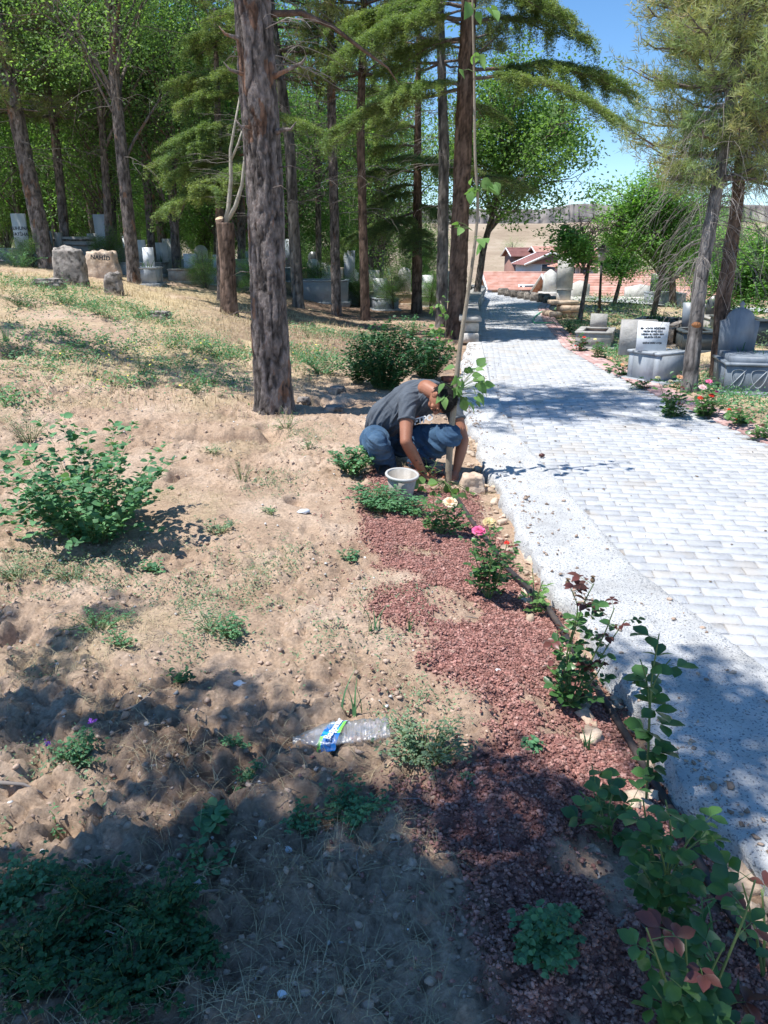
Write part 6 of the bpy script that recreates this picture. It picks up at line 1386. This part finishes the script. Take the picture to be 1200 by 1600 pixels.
Y = 60; house('little kiosk with a pyramid tile roof above the young acacia', atY(897, 415, Y).x, Y, 2.4, 2.4, zat(417, Y), zat(405, Y), hip=True, wins=[(-.5, zat(424, Y), .6, .8), (.5, zat(424, Y), .6, .8)])
Y = 70; house('house with salmon roof seen between the acacia trunks', atY(1050, 450, Y).x, Y, 5.0, 6, zat(478, Y - 3), zat(452, Y), rz=.5, wins=[(-1, zat(485, Y - 4), 1.2, 1)])
Y = 86; house('white house with a window row above the roof between the acacias', atY(1035, 440, Y).x, Y, 9, 7, zat(436, Y - 3.5), zat(424, Y), wins=[(-2.6, zat(445, Y - 3.5), 1.4, .9), (0, zat(445, Y - 3.5), 1.4, .9), (2.6, zat(445, Y - 3.5), 1.4, .9)])
Y = 64; house('house with a reddish roof at the right edge above the parked car', atY(1188, 455, Y).x, Y, 3.6, 5, zat(476, Y - 2.5), zat(456, Y), rz=-.4)
Y = 40; house('small stone shed with a grey metal roof at the right edge', atY(1185, 500, Y).x, Y, 3.0, 3, zat(496, Y - 1.5), zat(482, Y), wallm='stone', roofm='marble_grey')
# parked car, far and small, right edge
def car(label, c, rz, matl):
    o = empty('parked_car', tuple(c), label, 'car'); ca, sa = math.cos(rz), math.sin(rz)
    def L(x, y, z): return (c.x + x * ca - y * sa, c.y + x * sa + y * ca, c.z + z)
    m = MB(); m.prism([(-2.1, .35), (2.1, .35), (2.15, .75), (1.3, .92), (.7, 1.40), (-1.2, 1.42), (-2.0, .95), (-2.15, .7)], L(0, 0, 0), 1.7, rz); m.build('body', matl, o)
    m = MB(); m.prism([(1.15, .95), (.65, 1.34), (-1.12, 1.36), (-1.8, .97)], L(0, 0, 0), 1.72, rz); m.build('window', MT['glass'], o)
    for x in (-1.3, 1.3):
        for y in (-.8, .8): m = MB(); m.lathe([(.001, -.1), (.2, -.1), (.33, -.08), (.33, .08), (.2, .1), (.001, .1)], L(x, y, .33), 16, axis=(-sa, ca, 0)); m.build('wheel', MT['black_metal'], o)
f = atY(1150, 497, 44); f.z = float(base_h(f.x, 44)); car('white parked car half hidden by leaves beyond the lower road', f, .3, MT['white_paint'])

# ---- small things in the foreground -------------------------------------
# irrigation hose
HP = [(703, 765), (722, 792), (740, 818), (765, 848), (790, 880), (820, 915), (850, 945), (878, 985), (905, 1025), (935, 1070), (958, 1105), (985, 1150), (1012, 1198), (1045, 1250), (1075, 1305), (1110, 1360), (1150, 1415), (1200, 1475), (1260, 1560)]
P = [ghit(a, b) + Vector((0, 0, .014 + (.04 if 790 < a < 900 else .006))) for a, b in HP]; Pn = np.array([tuple(p) for p in P]); L_ = np.r_[0, np.cumsum(np.linalg.norm(np.diff(Pn, axis=0), axis=1))]; t = np.linspace(0, L_[-1], 260); Q = np.stack([np.interp(t, L_, Pn[:, k]) for k in range(3)], -1)
for _ in range(30): Q[1:-1] = (Q[:-2] + Q[2:] + 2 * Q[1:-1]) / 4
m = MB(); Q[:, 2] += .006; m.tube(Q, .0135, 12, 1); MT['hose'] = mat('black_hose', [C(.02, .02, .022), C(.045, .04, .04), C(.12, .09, .075)], 6, .5, .2, 60)
tag(m.build('irrigation_hose', MT['hose'], None, True), 'black plastic irrigation hose running along the kerb through the roses', 'hose')
# green loop of hose on the far path
m = MB(); P = [hit(a, b) + Vector((0, 0, .05)) for a, b in ((868, 508), (850, 508), (835, 508), (832, 504), (836, 497), (846, 490), (852, 488))]; m.tube(P, .014, 6)
tag(m.build('garden_hose', mat('green_hose', [C(.02, .35, .16), C(.04, .45, .22)], 5, .5)), 'loop of thin green hose lying on the far part of the path', 'hose')
# leaves on the path
f = hit(846, 720); m = MB(); m.add(ICV * [.028, .022, .018] + [f.x, f.y, .048], ICF); tag(m.build('pine_cone', MT['rose_red_leaf'], None, origin=tuple(f)), 'small reddish-brown cone lying on the sunlit paving', 'pine cone')

# bucket
bk = ghit(626, 778) + Vector((0, 0, -.005)); bo = empty('bucket', tuple(bk), 'small dirty whitish plastic bucket standing in front of the man', 'bucket'); MT['pail'] = mat('dirty_plastic', [C(.20, .18, .15), C(.34, .31, .27), C(.46, .43, .39)], 9, .6, .3, 40, (1, 1, .4)); MT['rim'] = mat('pale_rim', [C(.42, .41, .39), C(.56, .55, .53)], 9, .5)
ax_ = (.05, -.10, 1); H, R1, R0 = .175, .108, .078
m = MB(); m.lathe([(.001, 0), (R0, 0), (R0 + .002, .004), (R1 - .004, H), (R1 - .009, H), (R0 - .004, .008), (.001, .008)], bk, 48, axis=ax_); m.build('body', MT['pail'], bo, True)
m = MB(); m.lathe([(R1 - .006, H - .012), (R1 + .006, H - .012), (R1 + .009, H), (R1 + .006, H + .006), (R1 - .008, H + .006), (R1 - .009, H - .004)], bk, 48, axis=ax_); m.build('rim', MT['rim'], bo, True)
# crushed bottle with label
A = ghit(458, 1166); B_ = ghit(608, 1160); d = (B_ - A); ln = d.length; d.normalize(); sdv = Vector((-d.y, d.x, 0)).normalized()
bo = empty('plastic_bottle', tuple(A), 'crushed clear plastic bottle with a blue and green label on the bare soil', 'bottle'); MT['pet'] = None
pm = bpy.data.materials.new('clear_plastic'); pm.use_nodes = True; N = pm.node_tree.nodes; L2 = pm.node_tree.links; N.clear(); out = N.new('ShaderNodeOutputMaterial'); gl = N.new('ShaderNodeBsdfGlossy'); gl.inputs['Roughness'].default_value = .3; tr = N.new('ShaderNodeBsdfTransparent'); tr.inputs[0].default_value = (.93, .94, .96, 1); df = N.new('ShaderNodeBsdfDiffuse'); df.inputs[0].default_value = (.62, .65, .70, 1)
m1 = N.new('ShaderNodeMixShader'); m1.inputs[0].default_value = .20; m2 = N.new('ShaderNodeMixShader'); lw = N.new('ShaderNodeLayerWeight'); lw.inputs[0].default_value = .35
L2.new(tr.outputs[0], m1.inputs[1]); L2.new(df.outputs[0], m1.inputs[2]); L2.new(lw.outputs[1], m2.inputs[0]); L2.new(m1.outputs[0], m2.inputs[1]); L2.new(gl.outputs[0], m2.inputs[2]); L2.new(m2.outputs[0], out.inputs[0])
def bsec(u):       # half width, half thickness along the bottle
    w = np.interp(u, [0, .04, .12, .26, .4, .6, .85, 1.0], [.016, .018, .032, .056, .062, .060, .056, .050]); tck = np.interp(u, [0, .1, .3, .7, 1], [.011, .012, .012, .014, .016]); return w, tck
def bottle_surf(u0, u1, nu, nv, grow, amp, full=True, v0=0, v1=2 * math.pi):
    V = []
    for i in range(nu):
        u = u0 + (u1 - u0) * i / (nu - 1); w, tk = bsec(u); c = A + d * ln * u + Vector((0, 0, .022 + .006 * math.sin(u * 5)))
        for j in range(nv):
            a = v0 + (v1 - v0) * j / (nv if full else nv - 1); ridge = 0
            kx = 1 + amp * (float(fbm(u * 26, math.cos(a) * 3 + 5, 4, 3)) - .5); rib = .0025 * math.sin(u * 120) if .35 < u < .98 else 0
            x = math.cos(a) * (w + grow) * (1 + .15 * (kx - 1)); z = (abs(math.sin(a)) ** .8 * math.copysign(1, math.sin(a))) * (tk * kx + grow + rib)
            V.append(tuple(c + sdv * x + Vector((0, 0, z))))
    ix = np.arange(nu * nv).reshape(nu, nv)
    F = (np.stack([ix[:-1], np.roll(ix[:-1], -1, 1), np.roll(ix[1:], -1, 1), ix[1:]], -1) if full else np.stack([ix[:-1, :-1], ix[:-1, 1:], ix[1:, 1:], ix[1:, :-1]], -1)).reshape(-1, 4); return V, F, ix
V, F, ix = bottle_surf(0, 1, 90, 28, 0, 1.5); m = MB(); m.add(V, F); m.F.append((ix[-1][None], 0)); m.F.append((ix[0][::-1][None], 0)); m.build('body', pm, bo, False)
lm = bpy.data.materials.new('label_print'); lm.use_nodes = True; N = lm.node_tree.nodes; L2 = lm.node_tree.links; b = N['Principled BSDF']; b.inputs['Roughness'].default_value = .4; at = N.new('ShaderNodeAttribute'); at.attribute_name = 'lab'; cr = N.new('ShaderNodeValToRGB'); cr.color_ramp.interpolation = 'CONSTANT'; e = cr.color_ramp.elements; e[0].position = 0; e[0].color = (.70, .82, .88, 1); e[1].position = .3; e[1].color = (.008, .13, .42, 1)
x_ = e.new(.55); x_.color = (.02, .30, .62, 1); x_ = e.new(.8); x_.color = (.20, .62, .10, 1); L2.new(at.outputs['Fac'], cr.inputs[0]); L2.new(cr.outputs[0], b.inputs['Base Color'])
# label: a sleeve wrapped askew, pale band at its far end, blue field, green corners
V = []; nu, nv = 24, 60; lab = []
for i in range(nu):
    for j in range(nv):
        s_ = j / (nv - 1); tt = i / (nu - 1); u = .315 + .20 * tt + .17 * (s_ - .5); x = (s_ - .5) * 2 * .074; w, tk = bsec(u)
        zz = max(0, 1 - (x / (w + .002)) ** 2) ** .5 * (tk + .006) if abs(x) < w else 0
        c = A + d * ln * u + sdv * x + Vector((0, 0, .024 + max(zz, -.004) + .0035 * (float(fbm(u * 40, s_ * 6, 9, 2)) - .5) - (.012 if abs(x) > w else 0))); V.append(tuple(c))
        wv = s_ + .05 * math.sin(tt * 6)
        lab.append(.1 if wv > .80 else (.9 if (tt > .80 and .35 < s_ < .8) or (tt < .2 and s_ < .35) else (.6 if .42 < wv < .52 or (wv > .70 and tt < .55) else .4)))
ix = np.arange(nu * nv).reshape(nu, nv); m = MB(); m.add(V, np.stack([ix[:-1, :-1], ix[1:, :-1], ix[1:, 1:], ix[:-1, 1:]], -1).reshape(-1, 4)); lo = m.build('label', lm, bo, True, attrs={'lab': lab})
c = A + d * ln * .425 + sdv * .0 + Vector((0, 0, .047)); t_ = text_mesh("Başpınar", .034, c, (0, 0, math.atan2(sdv.y, sdv.x) - .42), MT['white_paint'], bo, 'label_text', .0008, bold=.0008)
# small litter
for k, (a, b, w, lab_) in enumerate([(475, 806, 9, 'crumpled white scrap of paper on the soil above centre'), (375, 1070, 9, 'shiny grey scrap of plastic on the bare soil'), (448, 1330, 8, 'pale blue scrap lying in the shade below the alfalfa'), (443, 1580, 8, 'white scrap at the bottom edge, left of centre'), (755, 1050, 0, ''), (895, 668, 0, '')]):
    if not w: continue
    f = ghit(a, b); s = 1 / ppm(f); m = MB(); r = np.random.default_rng(k); V = IC2V * [w * s, w * s * .8, w * s * .45] * (1 + .7 * (r.random((len(IC2V), 1)) - .5)) + [f.x, f.y, f.z + w * s * .3]; m.add(V, IC2F); tag(m.build('paper_scrap', MT['marble_white'], None, origin=tuple(f)), lab_, 'litter')
# fallen sticks
for k, (lst, lab_) in enumerate([([(185, 1108), (215, 1102), (242, 1090)], 'forked dry stick on the shaded soil at left'), ([(0, 1252), (40, 1244), (68, 1248)], 'thick dry root sticking out at the left edge'), ([(965, 1452), (975, 1440), (992, 1430)], 'pale curled twig on the red gravel at the bottom'), ([(298, 1440), (318, 1425), (345, 1405)], 'dry stick among the shaded clover'), ([(0, 1575), (20, 1560), (40, 1535)], 'dry stick in the bottom left corner')]):
    P = [ghit(a, b) + Vector((0, 0, .012)) for a, b in lst]; m = MB(); m.tube(P, [.006, .005, .003], 6); tag(m.build('dry_stick', MT['dead']), lab_, 'stick')
# ================================================================== THE MAN
MT['skin'] = mat('skin', [C(.30, .125, .072), C(.40, .175, .105)], 9, .5, .08, 120, spec=.4)
MT['shirt'] = mat('grey_tshirt', [C(.080, .094, .115), C(.11, .127, .15)], 7, .9, .25, 160)
MT['denim'] = mat('denim', [C(.022, .048, .095), C(.045, .095, .165), C(.11, .18, .26)], 4.5, .9, .25, 200)
MT['hair'] = mat('black_hair', [C(.008, .008, .009), C(.03, .03, .032)], 40, .6, 1.0, 150)
MT['shoe'] = mat('dark_shoe', [C(.02, .02, .024), C(.05, .05, .055)], 9, .7)
MT['sole'] = mat('shoe_sole', [C(.25, .24, .23), C(.35, .34, .33)], 9, .8)
def cap_tube(m, pts, rad, seg=20, sub=6):
    """closed round-ended sweep through the points"""
    P = np.array([tuple(p) for p in pts], float); r0 = np.asarray(rad, float); n = len(P)
    L_ = np.r_[0, np.cumsum(np.linalg.norm(np.diff(P, axis=0), axis=1))]; k = max(4, sub * (n - 1)); t = np.linspace(0, L_[-1], k)
    Q = np.stack([np.interp(t, L_, P[:, i]) for i in range(3)], -1); r = np.interp(t, L_, r0)
    for _ in range(max(1, sub // 3)): Q[1:-1] = (Q[:-2] + Q[2:] + 2 * Q[1:-1]) / 4; r[1:-1] = (r[:-2] + r[2:] + 2 * r[1:-1]) / 4
    a = (Q[0] - Q[1]) / np.linalg.norm(Q[0] - Q[1]); b = (Q[-1] - Q[-2]) / np.linalg.norm(Q[-1] - Q[-2])
    h = np.linspace(0, math.pi / 2, 5)[1:]
    A0 = [Q[0] + a * r[0] * math.sin(x) for x in h][::-1]; ra = [r[0] * math.cos(x) + 1e-4 for x in h][::-1]; B0 = [Q[-1] + b * r[-1] * math.sin(x) for x in h]; rb = [r[-1] * math.cos(x) + 1e-4 for x in h]
    m.tube(np.array(A0 + list(Q) + B0), np.array(ra + list(r) + rb), seg)
def ellip(m, c, R3, rot=None, mod=None):
    V, F = IC3V * 1.0, IC3F
    if mod is not None: V = mod(V)
    V = V * np.array(R3)
    if rot is not None: V = V @ np.array(rot).T
    m.add(V + np.array(tuple(c)), F)
IC3V, IC3F = ico(4)
def fuse(m, name, matl, parent, voxel=.006, smooth=4, disp=None, dec=None):
    o = m.build(name, matl, parent, True)
    md = o.modifiers.new('r', 'REMESH'); md.mode = 'VOXEL'; md.voxel_size = voxel; md.use_smooth_shade = True
    s = o.modifiers.new('s', 'SMOOTH'); s.factor = .5; s.iterations = smooth
    dg = bpy.context.evaluated_depsgraph_get(); dg.update(); me = bpy.data.meshes.new_from_object(o.evaluated_get(dg)); o.modifiers.clear(); o.data = me
    me.materials.clear(); me.materials.append(matl)
    if disp is not None:
        n = len(me.vertices); co = np.empty(n * 3, np.float32); me.vertices.foreach_get('co', co); no = np.empty(n * 3, np.float32); me.vertices.foreach_get('normal', no)
        co = co.reshape(-1, 3).astype(float); no = no.reshape(-1, 3); off = np.array(parent.location) if parent.parent is None else np.zeros(3)
        co2 = co + no * disp(co + off, no)[:, None]; me.vertices.foreach_set('co', co2.astype(np.float32).ravel()); me.update()
    me.polygons.foreach_set('use_smooth', np.ones(len(me.polygons), bool))
    a = me.attributes.get('tint') or me.attributes.new('tint', 'FLOAT', 'POINT'); a.data.foreach_set('value', np.ones(len(me.vertices), np.float32))
    return o
def A_(px, py, Y): return atY(px, py, Y)
# joints, image left = the man's right side
hipR = A_(584, 688, 5.72); hipL = A_(628, 690, 5.80); pel = A_(600, 682, 5.80)
kneeR = A_(589, 690, 5.22); kneeL = A_(703, 682, 5.26)
ankR = A_(604, 732, 5.40); ankL = A_(652, 724, 5.55)
chest = A_(650, 628, 5.56); belly = A_(606, 655, 5.70); upper = A_(672, 618, 5.47)
shR = A_(636, 630, 5.38); shL = A_(706, 628, 5.56)
elR = A_(634, 690, 5.20); elL = A_(724, 688, 5.42)
wrR = A_(661, 738, 5.26); wrL = A_(713, 735, 5.36)
neck = A_(664, 603, 5.44); head = A_(691, 622, 5.30)
mroot = empty('person', (0.25, 5.45, gz(.25, 5.45)), 'person in grey T-shirt and blue jeans squatting over the sapling, hands in the soil', 'person')
# ---- body: one continuous skin surface
b = MB()
cap_tube(b, [pel, belly, chest, upper], [.12, .125, .135, .10]); cap_tube(b, [shR, chest + Vector((0, .02, .03)), shL], [.05, .09, .05])
for hp_, kn, an in ((hipR, kneeR, ankR), (hipL, kneeL, ankL)): cap_tube(b, [hp_, (hp_ + kn) / 2, kn], [.07, .066, .05]); cap_tube(b, [kn, (kn + an) / 2, an], [.045, .045, .035])
def arm(sh, el, wr): 
    cap_tube(b, [sh, sh + (el - sh) * .35, sh + (el - sh) * .75, el], [.058, .055, .046, .042]); cap_tube(b, [el, el + (wr - el) * .3, el + (wr - el) * .7, wr], [.042, .045, .037, .027])
arm(shR, elR, wrR); arm(shL, elL, wrL)
cap_tube(b, [upper + Vector((-.01, .01, .0)), neck + Vector((0, 0, -.01)), neck + (head - neck) * .55], [.080, .062, .058])
# head: long axis runs crown -> chin; he looks down at his hands, crown towards the camera and right
face = Vector((-.30, -.22, -.93)).normalized()            # where the nose points
crown = Vector((.66, -.52, .40)); crown = (crown - crown.dot(face) * face).normalized()
side = face.cross(crown).normalized()                      # his left/right axis
Mh = Matrix((side, face, crown)).transposed()              # columns: x side, y face, z crown
def H(x, y, z): return head + Mh @ Vector((x, y, z))
def headmod(V):
    W_ = V.copy(); z = V[:, 2]; jaw = np.clip(-z, 0, 1); W_[:, 0] *= 1 - .30 * jaw ** 1.5; W_[:, 1] = np.where(V[:, 1] < 0, V[:, 1] * (1 + .12 * np.clip(z + .3, 0, 1)) * (1 - .25 * jaw), V[:, 1] * (1 - .06 * jaw)); return W_
ellip(b, head, (.076, .098, .118), Mh, headmod)
ellip(b, H(0, .060, -.080), (.030, .032, .028), Mh)        # chin
ellip(b, H(0, .090, .026), (.050, .014, .012), Mh)         # brow
cap_tube(b, [H(0, .095, .018), H(0, .112, -.012), H(0, .118, -.022)], [.009, .012, .013], 12)   # nose
for s_ in (-1, 1):
    ellip(b, H(s_ * .014, .108, -.026), (.008, .010, .008), Mh); ellip(b, H(s_ * .042, .074, -.020), (.022, .020, .020), Mh)
    ellip(b, H(s_ * .076, -.004, -.006), (.010, .020, .031), Mh); ellip(b, H(s_ * .083, -.012, .008), (.007, .016, .018), Mh)
ellip(b, H(0, .096, -.050), (.024, .010, .006), Mh); ellip(b, H(0, .094, -.060), (.021, .010, .007), Mh)
# hands: palm, four fingers of different lengths, thumb from the side
def hand(wr, el, tgt, up, s_):
    d = (tgt - wr).normalized(); up = Vector(up); n_ = (up - up.dot(d) * d).normalized(); sd = d.cross(n_) * s_
    palm = wr + d * .050
    Mp = Matrix((sd, d, n_)).transposed(); ellip(b, palm, (.040, .048, .016), Mp); cap_tube(b, [wr, palm], [.024, .022])
    for k, (off, l, spread) in enumerate(((-.030, .070, -.12), (-.010, .080, -.03), (.011, .075, .05), (.030, .058, .15))):
        r0 = wr + d * .085 + sd * off; dd = (d + sd * spread).normalized(); bend = [.25 + .06 * k, .75 + .08 * k, 1.15 + .05 * k]; P = [r0 - dd * .015, r0]; q = r0
        for ang_, f in zip(bend, (.45, .32, .23)): q = q + (dd * math.cos(ang_) - n_ * math.sin(ang_)) * l * f; P.append(q)
        cap_tube(b, P, [.0098, .0098, .0088, .0080, .0068], 12, 4)
    t0 = wr + d * .030 - sd * .030; dd = (d * .72 - sd * .62 - n_ * .35).normalized(); cap_tube(b, [t0, t0 + dd * .030, t0 + dd * .052 + (d * .5 - n_ * .4) * .012, t0 + dd * .066 + (d - n_ * .6) * .022], [.014, .0125, .0105, .0085], 12, 4)
hand(wrR, elR, wrR + Vector((.065, -.035, -.045)), (-.35, .1, 1), 1)
hand(wrL, elL, wrL + Vector((-.035, -.05, -.070)), (.45, -.2, 1), -1)
body = fuse(b, 'body', MT['skin'], mroot, .0042, 3)
# ---- hair: short, follows the skull, hairline at the nape and above the ears
hm = MB(); hv = headmod(IC3V * 1.0); sel = (IC3V[:, 2] > .36) | ((IC3V[:, 1] < .15 - .25 * np.clip(.4 - IC3V[:, 2], 0, 1)) & (IC3V[:, 2] > -.38)) ; 
fsel = sel[IC3F].all(1); nz = np.array([mnoise.noise(Vector(v * 9)) for v in IC3V]); nz2 = np.array([mnoise.noise(Vector(v * 26)) for v in IC3V])
V = hv * np.array((.0805, .1035, .126)) * (1 + .03 * nz + .03 * nz2)[:, None]; V = V @ np.array(Mh).T + np.array(head); hm.add(V, IC3F[fsel]); hm.build('hair', MT['hair'], mroot, True)
hs_ = MB(); r = np.random.default_rng(3); ii = r.choice(np.where(sel)[0], 2600); base = V[ii]; nn = (V[ii] - np.array(head)); nn /= np.linalg.norm(nn, axis=1)[:, None]; P = base + r.normal(0, .003, (len(ii), 3)); d_ = nn + r.normal(0, .6, (len(ii), 3)); d_ /= np.linalg.norm(d_, axis=1)[:, None]; s3 = np.cross(d_, r.normal(0, 1, (len(ii), 3))); s3 /= np.linalg.norm(s3, axis=1)[:, None]
Vh = np.stack([P - s3 * .0012, P + s3 * .0012, P + d_ * .014], 1); hs_.add(Vh.reshape(-1, 3), np.arange(len(ii) * 3).reshape(-1, 3)); hs_.build('hair_strands', MT['hair'], mroot)
eb = MB()
for s_ in (-1, 1): eb.tube([H(s_ * .018, .104, .030), H(s_ * .034, .100, .036), H(s_ * .052, .086, .030)], [.003, .004, .002], 6); ellip(eb, H(s_ * .031, .092, .006), (.010, .006, .005), Mh)
eb.build('eyes_and_brows', MT['hair'], mroot, True)
# ---- T-shirt
t = MB(); waist = (pel + belly) / 2 + Vector((0, 0, .015))
cap_tube(t, [waist + Vector((-.02, .02, -.01)), belly + Vector((0, 0, .01)), chest + Vector((0, .01, .012)), upper + Vector((0, .01, -.01))], [.142, .150, .152, .118], 28, 8)
cap_tube(t, [shR + Vector((.0, .0, .012)), chest + Vector((.01, .01, .055)), shL + Vector((0, 0, .012))], [.066, .105, .066], 24, 8)
for sh, el in ((shR, elR), (shL, elL)):
    d = (el - sh); cap_tube(t, [sh + Vector((0, 0, .006)), sh + d * .22, sh + d * .44], [.068, .068, .066], 24, 8)
def shirt_d(P, N_):
    a = (chest - belly).normalized(); u = (P - np.array(belly)) @ np.array(a); w_ = np.cross(P - np.array(belly), np.array(a)); an = np.arctan2(w_[:, 2], w_[:, 1])
    f = fbm(an * 2.6 + u * 5, u * 6 + an, 301, 3); g2 = fbm(P[:, 0] * 14 + P[:, 2] * 9, P[:, 1] * 9 - P[:, 2] * 14, 305, 3)
    return .020 * (1 - np.abs(f - .5) * 5).clip(0, 1) * .8 - .004 + .010 * (g2 - .5)
sh_o = fuse(t, 'tshirt', MT['shirt'], mroot, .0048, 5, shirt_d)
# cut the round sleeve ends square, flattened hems
def cut(o, planes):
    bm = bmesh.new(); bm.from_mesh(o.data); off = Vector(mroot.location)
    for c, n_, rad in planes:
        c = Vector(c) - off; n_ = Vector(n_).normalized(); g_ = [v for v in bm.verts if (v.co - c).length < rad]; vs = set(g_); es = [e for e in bm.edges if e.verts[0] in vs or e.verts[1] in vs]; fs = [f_ for f_ in bm.faces if any(v in vs for v in f_.verts)]
        bmesh.ops.bisect_plane(bm, geom=g_ + es + fs, plane_co=c, plane_no=n_, clear_outer=True)
    bm.to_mesh(o.data); bm.free()
cut(sh_o, [(shR + (elR - shR) * .46, elR - shR, .14), (shL + (elL - shL) * .46, elL - shL, .14)])
m = MB()
for sh, el in ((shR, elR), (shL, elL)):
    d = (el - sh); c = sh + d * .455; ax3 = d.normalized(); m.lathe([(.056, -.010), (.0665, -.010), (.0675, 0), (.066, .008), (.056, .008)], c, 28, axis=tuple(ax3))
m.build('tshirt_hem', MT['shirt'], mroot, True)
# print on the chest, seen below the chin
c = A_(661, 656, 5.36); text_mesh("FTPO", .062, c, (R(70), R(-14), R(10)), MT['white_paint'], mroot, 'tshirt_print', .002, bold=.0022, shear=.2)
# ---- jeans
j = MB()
cap_tube(j, [pel + Vector((-.01, .02, -.02)), (pel + belly) / 2 + Vector((0, 0, -.03))], [.150, .140], 28)
ellip(j, pel + Vector((-.005, .03, -.06)), (.17, .13, .11))
for hp_, kn, an in ((hipR, kneeR, ankR), (hipL, kneeL, ankL)):
    cap_tube(j, [hp_ + Vector((0, 0, -.01)), (hp_ + kn) / 2 + Vector((0, 0, .01)), kn + (kn - hp_).normalized() * .005], [.105, .098, .078], 24, 8)
    mid = (kn + an) / 2; cap_tube(j, [kn, mid + Vector((0, .03, 0)), an + Vector((0, .01, .01))], [.074, .078, .064], 24, 8)
def jean_d(P, N_):
    f = fbm(P[:, 0] * 7 + P[:, 2] * 11, P[:, 1] * 9 - P[:, 2] * 9, 401, 3); g2 = fbm(P[:, 2] * 26 + P[:, 0] * 6, P[:, 1] * 16, 405, 3)
    return .022 * (1 - np.abs(f - .5) * 5).clip(0, 1) - .005 + .008 * (g2 - .5)
fuse(j, 'jeans', MT['denim'], mroot, .0052, 5, jean_d)
# ---- shoes
for an, ty in ((ankR, (-.02, -.10)), (ankL, (.05, -.10))):
    z0 = gz(an.x, an.y) + .0; s_ = MB(); dv = Vector((ty[0], ty[1], 0)).normalized(); c = Vector((an.x, an.y, z0))
    cap_tube(s_, [c - dv * .05 + Vector((0, 0, .05)), c + dv * .03 + Vector((0, 0, .055)), c + dv * .11 + Vector((0, 0, .042)), c + dv * .17 + Vector((0, 0, .034))], [.042, .046, .042, .030], 20, 6); cap_tube(s_, [c + Vector((0, 0, .05)), c + Vector((0, 0, .10))], [.045, .046]); so = fuse(s_, 'shoe', MT['shoe'], mroot, .005, 3)
    q = MB(); rz = math.atan2(dv.y, dv.x); q.box(c + dv * .055 + Vector((0, 0, .012)), (.27, .088, .026), rz, 1, bev=.012); q.build('sole', MT['sole'], so)

# ---- look-alikes that would share a label are told apart by their place in the row
from collections import defaultdict
byl = defaultdict(list)
for o in COL.objects:
    if o.parent is None and o.get('label') and o.get('group', '').endswith('shaded grove'): byl[o['label']].append(o)
for lab, os_ in byl.items():
    if len(os_) > 1:
        os_.sort(key=lambda o: o.location.x / o.location.y)
        names_ = ['leftmost', 'second from left', 'third from left', 'fourth from left', 'fifth from left', 'sixth from left', 'seventh from left', 'eighth from left', 'ninth from left', 'tenth from left', 'eleventh from left', 'twelfth from left']
        for i, o in enumerate(os_): o['label'] = lab.replace('background tree closing the view', 'background tree').replace(' low leafy', ' low').replace(' leafy tree', ' tree') + ', ' + ('rightmost' if i == len(os_) - 1 else names_[min(i, 11)])
